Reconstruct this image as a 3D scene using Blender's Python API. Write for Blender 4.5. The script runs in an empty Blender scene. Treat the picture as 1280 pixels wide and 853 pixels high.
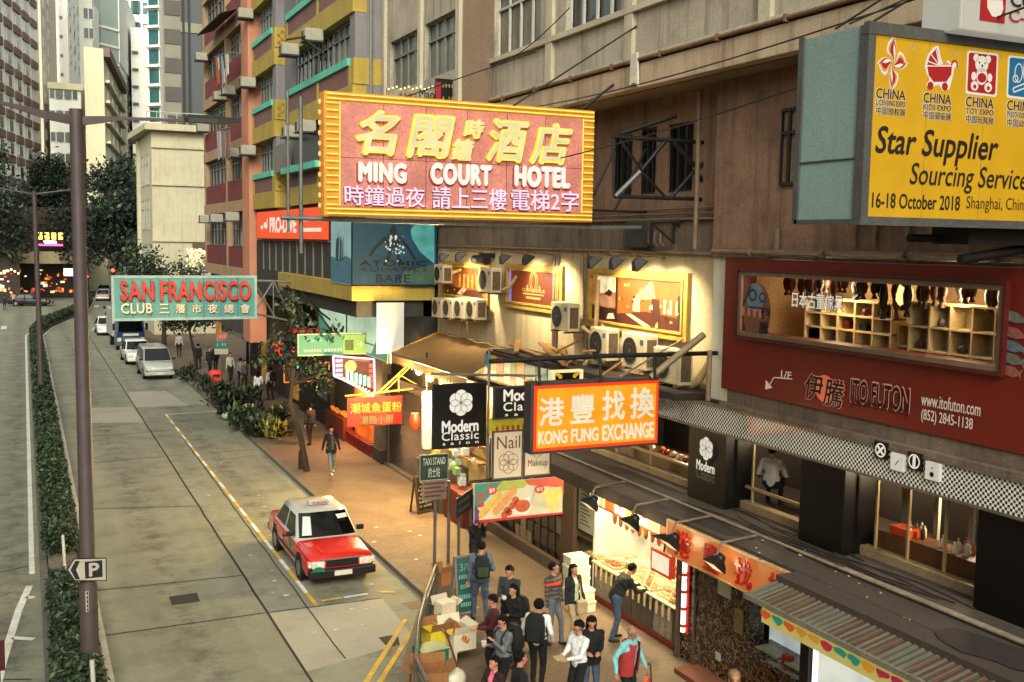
import bpy, bmesh, math, random
import numpy as np
from mathutils import Vector, Matrix
random.seed(7)
SC = bpy.context.scene
COL = SC.collection
rad = math.radians
# ---------------------------------------------------------------- camera (street = +Y, right pavement = +X)
F, CX, CY, CAMH = 1310.0, 640.0, 426.5, 8.5
_d = np.array([29.-CX, -(292.-CY), -F]); _d /= np.linalg.norm(_d)
_x = np.array([3400.-CX, -(345.-CY), -F]); _x -= _d*_x.dot(_d); _x /= np.linalg.norm(_x)
ROT = np.array([_x, _d, np.cross(_x, _d)])
CAM = np.array([0., 0., CAMH])
cd = bpy.data.cameras.new('camera'); cam = bpy.data.objects.new('camera', cd); COL.objects.link(cam)
cd.sensor_width = 36.0; cd.sensor_fit = 'HORIZONTAL'; cd.lens = F/1280*36
cd.clip_start = 0.1; cd.clip_end = 3000
cam.matrix_world = Matrix([list(ROT[0])+[0], list(ROT[1])+[0], list(ROT[2])+[CAMH], [0, 0, 0, 1]])
SC.camera = cam
# ---------------------------------------------------------------- sky, sun, exposure
W = bpy.data.worlds.new('World'); SC.world = W; W.use_nodes = True
nt = W.node_tree; nt.nodes.clear()
sky = nt.nodes.new('ShaderNodeTexSky'); sky.sky_type = 'NISHITA'; sky.sun_disc = False
SUN_EL, SUN_AZ = rad(33), rad(200)
sky.sun_elevation = SUN_EL; sky.sun_rotation = SUN_AZ; sky.dust_density = 4.0; sky.air_density = 1.0
hs = nt.nodes.new('ShaderNodeHueSaturation'); hs.inputs['Saturation'].default_value = 0.22
tint = nt.nodes.new('ShaderNodeMix'); tint.data_type = 'RGBA'; tint.blend_type = 'MULTIPLY'
tint.inputs[0].default_value = 1.0; tint.inputs[7].default_value = (1.0, 0.985, 0.86, 1)
bg = nt.nodes.new('ShaderNodeBackground'); bg.inputs['Strength'].default_value = 0.15
wo = nt.nodes.new('ShaderNodeOutputWorld')
nt.links.new(sky.outputs[0], hs.inputs['Color']); nt.links.new(hs.outputs[0], tint.inputs[6])
nt.links.new(tint.outputs[2], bg.inputs['Color']); nt.links.new(bg.outputs[0], wo.inputs['Surface'])
sd = bpy.data.lights.new('sun', 'SUN'); sd.energy = 1.0; sd.angle = rad(20); sd.color = (1.0, 0.95, 0.84)
so = bpy.data.objects.new('sun', sd); COL.objects.link(so)
_sv = Vector((math.sin(SUN_AZ)*math.cos(SUN_EL), math.cos(SUN_AZ)*math.cos(SUN_EL), math.sin(SUN_EL)))
so.rotation_euler = _sv.to_track_quat('Z', 'Y').to_euler(); so.location = (0, 0, 60)
SC.view_settings.view_transform = 'Standard'; SC.view_settings.look = 'None'
SC.view_settings.exposure = 1.0; SC.view_settings.gamma = 1.0; SC.view_settings.use_curve_mapping = False
DISP = 2.0**(-SC.view_settings.exposure)       # lit signs keep their brightness when the exposure changes
SC.render.engine = 'CYCLES'
SC.cycles.use_denoising = True; SC.cycles.max_bounces = 6; SC.cycles.diffuse_bounces = 2
SC.cycles.glossy_bounces = 3; SC.cycles.transmission_bounces = 4; SC.cycles.transparent_max_bounces = 8
SC.cycles.sample_clamp_indirect = 4.0; SC.cycles.caustics_reflective = False; SC.cycles.caustics_refractive = False

# ---------------------------------------------------------------- measuring: photograph pixel -> point on a plane of the street
def _ray(px, py): return ROT @ np.array([px-CX, -(py-CY), -F])
def P(px, py, axis, val):
    r = _ray(px, py); i = 'xyz'.index(axis)
    t = (val-CAM[i])/r[i]
    return Vector(CAM+t*r)
def gx(px, py, x): return P(px, py, 'x', x)
def gy(px, py, y): return P(px, py, 'y', y)
def gz(px, py, z=0.0): return P(px, py, 'z', z)

# ---------------------------------------------------------------- materials
def lin(c):
    if isinstance(c, str):
        c = c.lstrip('#'); c = [int(c[i:i+2], 16)/255 for i in (0, 2, 4)]
    return [(v/12.92 if v <= 0.04045 else ((v+0.055)/1.055)**2.4) for v in c]
def lin_srgb(c):
    return [int(c[1+i:3+i], 16)/255 for i in (0, 2, 4)] if isinstance(c, str) else list(c)
MATS = {}
def mat(name, col, rough=0.75, var=0.18, scale=3.0, bump=0.0, bscale=30.0, metal=0.0, spec=0.35, coat=0.0,
        streak=0.0, em=None, es=0.0, dark=None, dirt=0.0):
    """procedural surface: base colour with two octaves of wear, optional rain streaks and bump"""
    if name in MATS: return MATS[name]
    m = bpy.data.materials.new(name); m.use_nodes = True; t = m.node_tree; N = t.nodes; L = t.links
    b = N['Principled BSDF']; c = lin(col)
    b.inputs['Roughness'].default_value = rough; b.inputs['Metallic'].default_value = metal
    b.inputs['Specular IOR Level'].default_value = spec; b.inputs['Coat Weight'].default_value = coat
    b.inputs['Coat Roughness'].default_value = 0.08
    tc = N.new('ShaderNodeTexCoord')
    def noise(sc, det=6, ro=0.6, vec=None):
        n = N.new('ShaderNodeTexNoise'); n.inputs['Scale'].default_value = sc
        n.inputs['Detail'].default_value = det; n.inputs['Roughness'].default_value = ro
        L.new(vec or tc.outputs['Object'], n.inputs['Vector']); return n
    def mixc(fac, a, bb, mode='MIX'):
        x = N.new('ShaderNodeMix'); x.data_type = 'RGBA'; x.blend_type = mode
        for s, v in ((0, fac), (6, a), (7, bb)):
            if hasattr(v, 'node'): L.new(v, x.inputs[s])
            elif isinstance(v, (int, float)): x.inputs[s].default_value = v
            else: x.inputs[s].default_value = tuple(v)+(1,) if len(v) == 3 else v
        return x.outputs[2]
    def ramp(inp, lo, hi):
        r = N.new('ShaderNodeMapRange'); r.inputs[1].default_value = lo; r.inputs[2].default_value = hi
        L.new(inp, r.inputs[0]); return r.outputs[0]
    cur = None
    if var > 0:
        lo = [v*(1-var) for v in c]; hi = [min(1, v*(1+var)) for v in c]
        n1 = noise(scale); cur = mixc(ramp(n1.outputs[0], 0.3, 0.7), lo, hi)
        n2 = noise(scale*14, 3); g = 1-var*0.7
        cur = mixc(ramp(n2.outputs[0], 0.35, 0.75), mixc(1.0, cur, (g, g, g), 'MULTIPLY'), cur)
        if var >= .05 and not coat and not metal:      # fine grain of render, tile and concrete
            n6 = noise(34.0, 2); g = 1-min(.34, var*1.7); cur = mixc(ramp(n6.outputs[0], 0.36, 0.64), mixc(1.0, cur, (g, g, g), 'MULTIPLY'), cur)
    if streak > 0:
        mp = N.new('ShaderNodeMapping'); mp.inputs['Scale'].default_value = (2.2, 2.2, 0.12)
        L.new(tc.outputs['Object'], mp.inputs[0])
        n3 = noise(1.6, 5, 0.65, mp.outputs[0]); d = lin(dark) if dark else [v*0.35 for v in c]
        rr = ramp(n3.outputs[0], 0.5, 0.78); mu = N.new('ShaderNodeMath'); mu.operation = 'MULTIPLY'
        mu.inputs[1].default_value = streak; L.new(rr, mu.inputs[0])
        cur = mixc(mu.outputs[0], cur if cur is not None else c, d)
    if dirt > 0:
        n4 = noise(0.9, 8, 0.7); rr = ramp(n4.outputs[0], 0.48, 0.7); mu = N.new('ShaderNodeMath'); mu.operation = 'MULTIPLY'
        mu.inputs[1].default_value = dirt; L.new(rr, mu.inputs[0])
        cur = mixc(mu.outputs[0], cur if cur is not None else c, lin(dark) if dark else [v*0.3 for v in c])
    if cur is None: b.inputs['Base Color'].default_value = c+[1]
    else: L.new(cur, b.inputs['Base Color'])
    if em is not None:
        b.inputs['Emission Color'].default_value = lin(em)+[1]; b.inputs['Emission Strength'].default_value = es*DISP
    if bump > 0:
        n5 = noise(bscale, 4); bp = N.new('ShaderNodeBump'); bp.inputs['Strength'].default_value = bump
        bp.inputs['Distance'].default_value = 0.02; L.new(n5.outputs[0], bp.inputs['Height']); L.new(bp.outputs[0], b.inputs['Normal'])
    MATS[name] = m; return m
def emat(name, col, es=1.0, base=None, var=0.12, scale=2.5):
    """a face that gives off light (neon tube, light box, or glow painted into interiors, prints, cloth, goods), unevenly"""
    if name in MATS: return MATS[name]
    m = mat(name, [v*0.5 for v in lin_srgb(base or col)], rough=0.5, var=0.0); t = m.node_tree; b = t.nodes['Principled BSDF']
    tc = t.nodes.new('ShaderNodeTexCoord'); n = t.nodes.new('ShaderNodeTexNoise'); n.inputs['Scale'].default_value = scale
    r = t.nodes.new('ShaderNodeMapRange'); r.inputs[1].default_value = 0.3; r.inputs[2].default_value = 0.7
    r.inputs[3].default_value = es*(1-var)*DISP; r.inputs[4].default_value = es*(1+var)*DISP
    t.links.new(tc.outputs['Object'], n.inputs['Vector']); t.links.new(n.outputs[0], r.inputs[0])
    b.inputs['Emission Color'].default_value = lin(col)+[1]; t.links.new(r.outputs[0], b.inputs['Emission Strength'])
    return m
def glassmat(name, tintc='#202a2c', alpha=0.25, rough=0.05):
    if name in MATS: return MATS[name]
    m = bpy.data.materials.new(name); m.use_nodes = True; t = m.node_tree; b = t.nodes['Principled BSDF']
    b.inputs['Base Color'].default_value = lin(tintc)+[1]; b.inputs['Roughness'].default_value = rough
    b.inputs['Specular IOR Level'].default_value = 0.6
    mx = t.nodes.new('ShaderNodeMixShader'); tr = t.nodes.new('ShaderNodeBsdfTransparent')
    mx.inputs[0].default_value = alpha
    t.links.new(tr.outputs[0], mx.inputs[1]); t.links.new(b.outputs[0], mx.inputs[2])
    t.links.new(mx.outputs[0], t.nodes['Material Output'].inputs['Surface']); MATS[name] = m; return m

# ---------------------------------------------------------------- mesh collecting
class MB:
    def __init__(s): s.v = []; s.f = []; s.mi = []; s.sm = []; s.cur = 0; s.smooth = False
    def _add(s, vs, fs):
        o = len(s.v); s.v += [tuple(v) for v in vs]
        for f in fs: s.f.append([i+o for i in f]); s.mi.append(s.cur); s.sm.append(s.smooth)
    def m(s, i): s.cur = i; return s
    def box(s, x0, x1, y0, y1, z0, z1, M=None):
        x0, x1 = sorted((x0, x1)); y0, y1 = sorted((y0, y1)); z0, z1 = sorted((z0, z1))
        vs = [Vector((x, y, z)) for z in (z0, z1) for y in (y0, y1) for x in (x0, x1)]
        if M: vs = [M @ v for v in vs]
        s._add(vs, [(0, 2, 3, 1), (4, 5, 7, 6), (0, 1, 5, 4), (2, 6, 7, 3), (0, 4, 6, 2), (1, 3, 7, 5)]); return s
    def quad(s, a, b, c, d): s._add([a, b, c, d], [(0, 1, 2, 3)]); return s
    def poly(s, pts): s._add(pts, [tuple(range(len(pts)))]); return s
    def prism(s, pts, off):
        n = len(pts); off = Vector(off); q = [Vector(p)+off for p in pts]
        s._add(list(pts)+q, [tuple(range(n))[::-1], tuple(range(n, 2*n))]+[(i, (i+1) % n, n+(i+1) % n, n+i) for i in range(n)]); return s
    def tube(s, path, r, n=8, cap=True):
        path = [Vector(p) for p in path]; rs = r if isinstance(r, (list, tuple)) else [r]*len(path)
        vs = []; N = len(path); ref = None; sm = s.smooth
        for i, p in enumerate(path):
            d = (path[min(i+1, N-1)]-path[max(i-1, 0)])
            d = d.normalized() if d.length > 1e-9 else Vector((0, 0, 1))
            a = Vector((0, 0, 1)) if abs(d.z) < 0.9 else Vector((1, 0, 0))
            if ref is not None:
                u = ref-d*ref.dot(d); u = u.normalized() if u.length > 1e-6 else a.cross(d).normalized()
            else: u = a.cross(d).normalized()
            ref = u; w = d.cross(u)
            vs += [p+(u*math.cos(2*math.pi*k/n)+w*math.sin(2*math.pi*k/n))*rs[i] for k in range(n)]
        fs = [(i*n+k, i*n+(k+1) % n, (i+1)*n+(k+1) % n, (i+1)*n+k) for i in range(N-1) for k in range(n)]
        s.smooth = n > 5; s._add(vs, fs); s.smooth = sm
        if cap: s._add(vs[:n], [tuple(range(n))[::-1]]); s._add(vs[-n:], [tuple(range(n))])
        return s
    def cyl(s, c, r, h, n=16, axis='z', r2=None):
        d = {'x': Vector((1, 0, 0)), 'y': Vector((0, 1, 0)), 'z': Vector((0, 0, 1))}[axis]*h
        c = Vector(c); return s.tube([c, c+d], [r, r if r2 is None else r2], n)
    def ell(s, c, rx, ry, rz, nu=12, nv=8, M=None):
        vs = []; c = Vector(c); sm = s.smooth
        for j in range(nv+1):
            th = math.pi*j/nv
            for i in range(nu):
                a = 2*math.pi*i/nu; v = Vector((rx*math.sin(th)*math.cos(a), ry*math.sin(th)*math.sin(a), rz*math.cos(th)))
                vs.append((M @ v if M else v)+c)
        s.smooth = True
        s._add(vs, [(j*nu+i, (j+1)*nu+i, (j+1)*nu+(i+1) % nu, j*nu+(i+1) % nu) for j in range(nv) for i in range(nu)]); s.smooth = sm; return s
    def loft(s, secs, cap=True, smooth=True, closed=True):
        n = len(secs[0]); vs = [v for sec in secs for v in sec]; sm = s.smooth; s.smooth = smooth
        K = n if closed else n-1
        s._add(vs, [(i*n+k, i*n+(k+1) % n, (i+1)*n+(k+1) % n, (i+1)*n+k) for i in range(len(secs)-1) for k in range(K)])
        s.smooth = sm
        if cap: s._add(secs[0], [tuple(range(n))[::-1]]); s._add(secs[-1], [tuple(range(n))])
        return s
    def mesh(s, name, mats, o=(0, 0, 0)):
        me = bpy.data.meshes.new(name); ox, oy, oz = o
        me.from_pydata([(x-ox, y-oy, z-oz) for x, y, z in s.v], [], s.f)
        for mm in (mats if isinstance(mats, (list, tuple)) else [mats]): me.materials.append(mm)
        me.polygons.foreach_set('material_index', s.mi); me.polygons.foreach_set('use_smooth', s.sm); me.update()
        return me
    def build(s, name, mats, parent=None, bevel=0.0, fix=True):
        o = base(parent); me = s.mesh(name, mats, o)
        if fix and len(s.f) < 20000:
            bm = bmesh.new(); bm.from_mesh(me); bmesh.ops.recalc_face_normals(bm, faces=bm.faces); bm.to_mesh(me); bm.free()
        ob = bpy.data.objects.new(name, me); COL.objects.link(ob)
        if parent is not None: ob.parent = parent
        if bevel > 0:
            bv = ob.modifiers.new('bevel', 'BEVEL'); bv.width = bevel; bv.segments = 2; bv.limit_method = 'ANGLE'; bv.angle_limit = rad(40)
        return ob
def base(o):
    v = Vector((0, 0, 0))
    while o is not None: v += o.location; o = o.parent
    return v
def tag(o, label=None, cat=None, group=None, kind=None):
    for k, v in (('label', label), ('category', cat), ('group', group), ('kind', kind)):
        if v: o[k] = v
    return o
def thing(name, label, cat, loc=(0, 0, 0), group=None):
    o = bpy.data.objects.new(name, None); COL.objects.link(o); o.location = loc; o.empty_display_size = 0.2
    return tag(o, label, cat, group)
def struct(name, mb, m): return tag(mb.build(name, m), kind='structure')
def copy_tree(o, loc=None, rz=None, label=None, parent=None, scale=None):
    kids = [c for c in bpy.data.objects if c.parent == o]
    c = o.copy(); COL.objects.link(c)
    if parent is not None: c.parent = parent
    if loc is not None: c.location = loc
    if rz is not None: c.rotation_euler = (0, 0, rz)
    if scale is not None: c.scale = scale
    if label: c['label'] = label
    for k in kids: copy_tree(k, parent=c)
    return c
# ---------------------------------------------------------------- writing
_dg = None
def letters(txt, bold=0.0, shear=0.0, extrude=0.0, spacing=1.0, res=3, curve=0):
    cu = bpy.data.curves.new('lettering', 'FONT'); cu.body = txt; cu.size = 1.0; cu.shear = shear
    cu.extrude = extrude; cu.space_character = spacing; cu.resolution_u = res
    o = bpy.data.objects.new('lettering', cu); COL.objects.link(o)
    dg = bpy.context.evaluated_depsgraph_get(); me = bpy.data.meshes.new_from_object(o.evaluated_get(dg))
    bpy.data.objects.remove(o); bpy.data.curves.remove(cu); return me
class Face:
    """a flat board in the street: u to the right, v up as one reads it, n out of it"""
    def __init__(s, o, u, v): s.o = Vector(o); s.u = Vector(u).normalized(); s.v = Vector(v).normalized(); s.n = s.u.cross(s.v)
    def pt(s, a, b, d=0.0): return s.o+s.u*a+s.v*b+s.n*d
    def uv(s, px, py):
        r = Vector(_ray(px, py)); t = (s.o-Vector(CAM)).dot(s.n)/r.dot(s.n); q = Vector(CAM)+r*t-s.o
        return q.dot(s.u), q.dot(s.v)
    def rect(s, x0, y0, x1, y1):
        xm, ym = (x0+x1)/2, (y0+y1)/2
        return s.uv(x0, ym)[0], s.uv(x1, ym)[0], s.uv(xm, y1)[1], s.uv(xm, y0)[1]
    def text(s, txt, rect, m, parent, name='lettering', d=0.012, bold=0.0, shear=0.0, depth=0.0, spacing=1.0, px=True, label=None):
        u0, u1, v0, v1 = s.rect(*rect) if px else rect
        me = letters(txt, bold, shear, 1.0 if depth else 0.0, spacing)
        if bold > 0 and len(me.vertices):
            bm = bmesh.new(); bm.from_mesh(me); g0 = bm.verts[:]+bm.edges[:]+bm.faces[:]; k = bold*.42; zz = 0
            for dx, dy in ((k, 0), (-k, 0), (0, k), (0, -k), (k*.7, k*.7), (-k*.7, k*.7)):
                zz += .002; r = bmesh.ops.duplicate(bm, geom=g0); bmesh.ops.translate(bm, verts=[v for v in r['geom'] if isinstance(v, bmesh.types.BMVert)], vec=(dx, dy, zz if not depth else zz*8))
            bm.to_mesh(me); bm.free()
        n = len(me.vertices); co = np.empty(n*3, 'f'); me.vertices.foreach_get('co', co); co = co.reshape(-1, 3)
        if n == 0: return None
        a0, a1, b0, b1 = co[:, 0].min(), co[:, 0].max(), co[:, 1].min(), co[:, 1].max()
        su = (u1-u0)/max(a1-a0, 1e-6); sv = (v1-v0)/max(b1-b0, 1e-6); o = base(parent)
        O = np.array(s.o-o); U = np.array(s.u); V = np.array(s.v); Nn = np.array(s.n)
        out = O+np.outer((co[:, 0]-a0)*su+u0, U)+np.outer((co[:, 1]-b0)*sv+v0, V)+np.outer((co[:, 2]+1)*0.5*depth+d if depth else co[:, 2]*.3+d, Nn)
        me.vertices.foreach_set('co', out.astype('f').ravel()); me.update()
        me.materials.clear(); me.materials.append(m)
        ob = bpy.data.objects.new(name, me); COL.objects.link(ob); ob.parent = parent
        if label: ob['label'] = label
        return ob
    def panel(s, mb, u0, u1, v0, v1, d0, d1):
        c = [s.pt(a, b, d0) for a, b in ((u0, v0), (u1, v0), (u1, v1), (u0, v1))]; mb.prism(c, s.n*(d1-d0)); return mb
    def shape(s, mb, pts, d=0.01, th=0.0):
        q = [s.pt(a, b, d) for a, b in pts]
        if th: mb.prism(q, s.n*th)
        else: mb.poly(q)
        return mb
    def disc(s, mb, a, b, r, d=0.01, n=20, r2=None):
        return s.shape(mb, [(a+r*math.cos(2*math.pi*k/n), b+(r2 or r)*math.sin(2*math.pi*k/n)) for k in range(n)], d)
    def ring(s, mb, a, b, r, w, d=0.01, n=28, r2=None, a0=0.0, a1=2*math.pi):
        r2 = r2 or r
        for k in range(n):
            t0 = a0+(a1-a0)*k/n; t1 = a0+(a1-a0)*(k+1)/n
            mb.poly([s.pt(a+(r+e)*math.cos(t), b+(r2+e)*math.sin(t), d) for t, e in ((t0, 0), (t1, 0), (t1, w), (t0, w))])
        return mb
    def line(s, mb, p, q, w, d=0.01):
        p = Vector(p); q = Vector(q); t = (q-p); t = Vector((-t.y, t.x)).normalized()*w/2
        return s.shape(mb, [p-t, q-t, q+t, p+t], d)
def FY(y): return Face((0, y, 0), (1, 0, 0), (0, 0, 1))      # faces the camera (hangs across the pavement)
def FX(x): return Face((x, 0, 0), (0, -1, 0), (0, 0, 1))     # faces the street
# ================================================================ SETTING: ground, roads, pavement
KX = 8.4; PZ = 0.13                     # kerb line and pavement height
asphalt = mat('concrete_road', (0.50, 0.505, 0.43), 0.85, 0.14, 0.35, 0.5, 60, dirt=0.62, dark=(0.30, 0.29, 0.24))
def road_material(m):
    t = m.node_tree; N = t.nodes; L = t.links; b = N['Principled BSDF']; src = b.inputs['Base Color'].links[0].from_socket
    tc = N.new('ShaderNodeTexCoord'); mp = N.new('ShaderNodeMapping'); mp.inputs['Scale'].default_value = (0.9, 0.06, 1)
    L.new(tc.outputs['Object'], mp.inputs[0]); n = N.new('ShaderNodeTexNoise'); n.inputs['Scale'].default_value = 1.0; n.inputs['Detail'].default_value = 7
    L.new(mp.outputs[0], n.inputs['Vector'])
    sx = N.new('ShaderNodeSeparateXYZ'); L.new(tc.outputs['Object'], sx.inputs[0])
    # tyre-worn lane centres: dark oil line down the middle of each 3.5 m lane
    a = N.new('ShaderNodeMath'); a.operation = 'SUBTRACT'; a.inputs[1].default_value = 3.05; L.new(sx.outputs['X'], a.inputs[0])
    p = N.new('ShaderNodeMath'); p.operation = 'PINGPONG'; p.inputs[1].default_value = 1.75; L.new(a.outputs[0], p.inputs[0])
    r = N.new('ShaderNodeMapRange'); r.inputs[1].default_value = 0.8; r.inputs[2].default_value = 0.1; L.new(p.outputs[0], r.inputs[0])
    n2 = N.new('ShaderNodeTexNoise'); n2.inputs['Scale'].default_value = 1.4; n2.inputs['Detail'].default_value = 8; n2.inputs['Roughness'].default_value = 0.75
    L.new(tc.outputs['Object'], n2.inputs['Vector'])
    r2 = N.new('ShaderNodeMapRange'); r2.inputs[1].default_value = 0.40; r2.inputs[2].default_value = 0.62; L.new(n2.outputs[0], r2.inputs[0])
    mu = N.new('ShaderNodeMath'); mu.operation = 'MULTIPLY'; L.new(r.outputs[0], mu.inputs[0]); L.new(r2.outputs[0], mu.inputs[1])
    r3 = N.new('ShaderNodeMapRange'); r3.inputs[1].default_value = 0.45; r3.inputs[2].default_value = 0.75; r3.inputs[4].default_value = 0.5; L.new(n.outputs[0], r3.inputs[0])
    ad = N.new('ShaderNodeMath'); ad.operation = 'MAXIMUM'; L.new(mu.outputs[0], ad.inputs[0]); L.new(r3.outputs[0], ad.inputs[1])
    x = N.new('ShaderNodeMix'); x.data_type = 'RGBA'; x.inputs[7].default_value = (0.035, 0.033, 0.028, 1)
    ml = N.new('ShaderNodeMath'); ml.operation = 'MULTIPLY'; ml.inputs[1].default_value = 0.75; L.new(ad.outputs[0], ml.inputs[0])
    L.new(ml.outputs[0], x.inputs[0]); L.new(src, x.inputs[6]); L.new(x.outputs[2], b.inputs['Base Color'])
road_material(asphalt)
struct('ground', MB().quad((-900, -60, -0.02), (900, -60, -0.02), (900, 1500, -0.02), (-900, 1500, -0.02)), mat('ground_asphalt', (0.30, 0.30, 0.27), 0.9, 0.2, 0.2))
def sub(x0, x1, y0, y1, z):
    mb = MB(); n = max(1, int((y1-y0)/20))
    for i in range(n): mb.quad((x0, y0+(y1-y0)*i/n, z), (x1, y0+(y1-y0)*i/n, z), (x1, y0+(y1-y0)*(i+1)/n, z), (x0, y0+(y1-y0)*(i+1)/n, z))
    return mb
struct('road', sub(-9.5, KX, -20, 112, 0.0), asphalt)
# the bend to the right beyond the straight
def bend(x0, y):                        # centre line shift of everything past y = 96
    return x0+float(np.interp(y, (96, 104, 112, 125, 138, 152, 185, 260), (0, .9, 2.5, 5, 6.2, 7.2, 9.2, 22)))
mb = MB(); ys = [112+4*i for i in range(28)]
for a, b_ in zip(ys[:-1], ys[1:]): mb.quad((bend(-9.5, a) if a < 150 else bend(1.3, a), a, 0.0), (bend(KX, a), a, 0.0), (bend(KX, b_), b_, 0.0), (bend(-9.5, b_) if a < 150 else bend(1.3, b_), b_, 0.0))
struct('road_bend', mb, asphalt)
pale = mat('pale_concrete', (0.56, 0.55, 0.49), 0.85, 0.08, 0.6, 0.3, 60, dirt=0.25, dark=(0.38, 0.37, 0.32))
darkc = mat('oil_stained_concrete', (0.30, 0.29, 0.25), 0.85, 0.2, 0.8, 0.3, 60)
def patch(name, pxs, m, z=0.004): return struct(name, MB().poly([gz(x, y, z) for x, y in pxs]), m)
patch('concrete_patch', [(160, 490), (207, 489), (236, 507), (168, 509)], pale)
patch('concrete_patch', [(112, 510), (166, 509), (181, 528), (115, 529)], pale)
patch('concrete_patch', [(335, 767), (478, 748), (520, 800), (382, 840)], pale)
patch('tarmac_patch', [(211, 746), (246, 741), (250, 752), (215, 757)], mat('tar', (0.17, 0.17, 0.16), 0.9, 0.2, 8), 0.006)
patch('tarmac_patch', [(473, 797), (497, 793), (500, 806), (485, 810)], MATS['tar'], 0.009)
patch('road_drain', [(503, 754), (530, 749), (540, 759), (514, 762)], mat('iron_grate', (0.12, 0.12, 0.12), 0.7, 0.4, 20), 0.006)
joint = mat('road_joint', (0.14, 0.13, 0.11), 0.95, 0.3, 2)
mb = MB(); rw = random.Random(3)
def wob(x0, y0, x1, y1, w, z, n=24):
    pts = [Vector((x0+(x1-x0)*i/n+rw.uniform(-.015, .015), y0+(y1-y0)*i/n+rw.uniform(-.015, .015), z)) for i in range(n+1)]
    d = (Vector((x1, y1, 0))-Vector((x0, y0, 0))).normalized(); s = Vector((-d.y, d.x, 0))*w/2
    for a, b_ in zip(pts[:-1], pts[1:]): mb.quad(a-s, b_-s, b_+s, a+s)
wob(4.81, 12, 4.81, 108, 0.055, 0.007, 90)
for (a, b_) in (((98, 741), (303, 720)), ((130, 795), (322, 768)), ((322, 768), (478, 748)), ((0, 716), (37, 708)), ((60, 638), (250, 633)), ((40, 850), (0, 850))):
    p, q = gz(*a), gz(*b_); wob(p.x, p.y, q.x, q.y, 0.04, 0.010)
for y in (41.5, 47, 53.2, 60, 68, 76, 85): wob(1.4, y, 4.75, y+0.25, 0.04, 0.010); wob(4.85, y+0.3, 8.2, y+0.5, 0.035, 0.010)
for y in (30.5, 37, 44, 52, 61, 72): wob(-6.5, y, -0.6, y+0.3, 0.05, 0.010)
wob(5.9, 46, 5.7, 20, 0.03, 0.013, 30)
struct('road_joints', mb, joint)
white = mat('road_paint_white', (0.80, 0.79, 0.74), 0.8, 0.15, 4, dirt=0.55, dark=(0.5, 0.49, 0.44))
yellow = mat('road_paint_yellow', (0.76, 0.62, 0.22), 0.8, 0.2, 4, dirt=0.6, dark=(0.45, 0.42, 0.33))
mb = MB()
def strip(mb, pts, w, z=0.014):
    for p, q in zip(pts[:-1], pts[1:]):
        p = Vector((p[0], p[1], z)); q = Vector((q[0], q[1], z)); d = (q-p).normalized(); s = Vector((-d.y, d.x, 0))*w/2
        mb.quad(p-s, q-s, q+s, p+s)
strip(mb, [(1.30, 8), (1.30, 96)]+[(bend(1.30, y), y) for y in range(100, 150, 4)], 0.13)
strip(mb, [(-0.02, 28.2), (-0.02, 96)]+[(bend(-0.02, y), y) for y in range(100, 150, 4)], 0.13)
P0 = [(gz(37, 733)), (gz(24, 762)), (gz(12, 800)), (gz(3, 830)), (gz(-8, 880))]
strip(mb, [(p.x, p.y) for p in P0], 0.16)
for a, b_ in (((33, 747), (43, 748)), ((16, 798), (42, 800))):
    p, q = gz(*a), gz(*b_); strip(mb, [(p.x, p.y), (q.x, q.y)], 0.16)
strip(mb, [(5.9, 51.7), (8.3, 51.9)], 0.12)
for i in range(12): strip(mb, [(-3.4, 24+6*i), (-3.4, 26+6*i)], 0.10)
for i in range(7): strip(mb, [(bend(4.9, 100+9*i), 100+9*i), (bend(4.9, 103+9*i), 103+9*i)], 0.12)
for i in range(6): strip(mb, [(bend(1.9+i*1.1, 132), 132), (bend(1.9+i*1.1, 135), 135)], 0.5)
for i in range(5): strip(mb, [(-7+i*1.3, 103), (-7+i*1.3, 106.5)], 0.45)
struct('white_markings', mb, white)
mb = MB(); y = 23.3; k = 0
mw = MB()
while y < 51.6:
    strip(mb if k % 2 == 0 else mw, [(5.95, y), (5.95, y+0.95)], 0.10, 0.016); y += 0.95; k += 1
p, q = gz(402, 752), gz(494, 741)
strip(mb, [(p.x, p.y), (p.x+.5, p.y+.03)], 0.12, 0.016); strip(mw, [(p.x+.55, p.y+.03), (p.x+1.15, p.y+.07)], 0.12, 0.016); strip(mb, [(p.x+1.45, p.y+.1), (q.x, q.y)], 0.12, 0.016)
for dx in (0, 0.28):
    a = gz(455+dx*60, 858); b_ = gz(507+dx*62, 775)
    strip(mb, [(a.x, a.y), (b_.x, b_.y)], 0.11, 0.016)
struct('yellow_markings', mb, yellow); struct('white_bay_dashes', mw, white)
# litter flecks on the road
mb = MB()
for i in range(60):
    x, y = rw.uniform(5.2, 8.3), rw.uniform(19, 50); r = rw.uniform(.02, .07); a = rw.uniform(0, 3)
    mb.poly([(x+r*math.cos(a+t*1.57), y+r*rw.uniform(.5, 1)*math.sin(a+t*1.57), 0.02) for t in range(4)])
for px, py in ((343, 727), (358, 745), (420, 788), (628, 579), (470, 660), (512, 665), (468, 678), (520, 700), (525, 670), (600, 610), (530, 640), (640, 665), (590, 795), (595, 760), (560, 720)):
    c = gz(px, py, PZ if px > 450 else 0); r = rw.uniform(.05, .1); z = c.z+.012
    mb.poly([(c.x+r, c.y, z), (c.x, c.y+r*.6, z+.01), (c.x-r, c.y, z), (c.x, c.y-r*.6, z)])
tag(mb.build('litter', mat('paper_litter', (0.75, 0.73, 0.68), 0.9, 0.2, 10)), kind='stuff')
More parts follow.
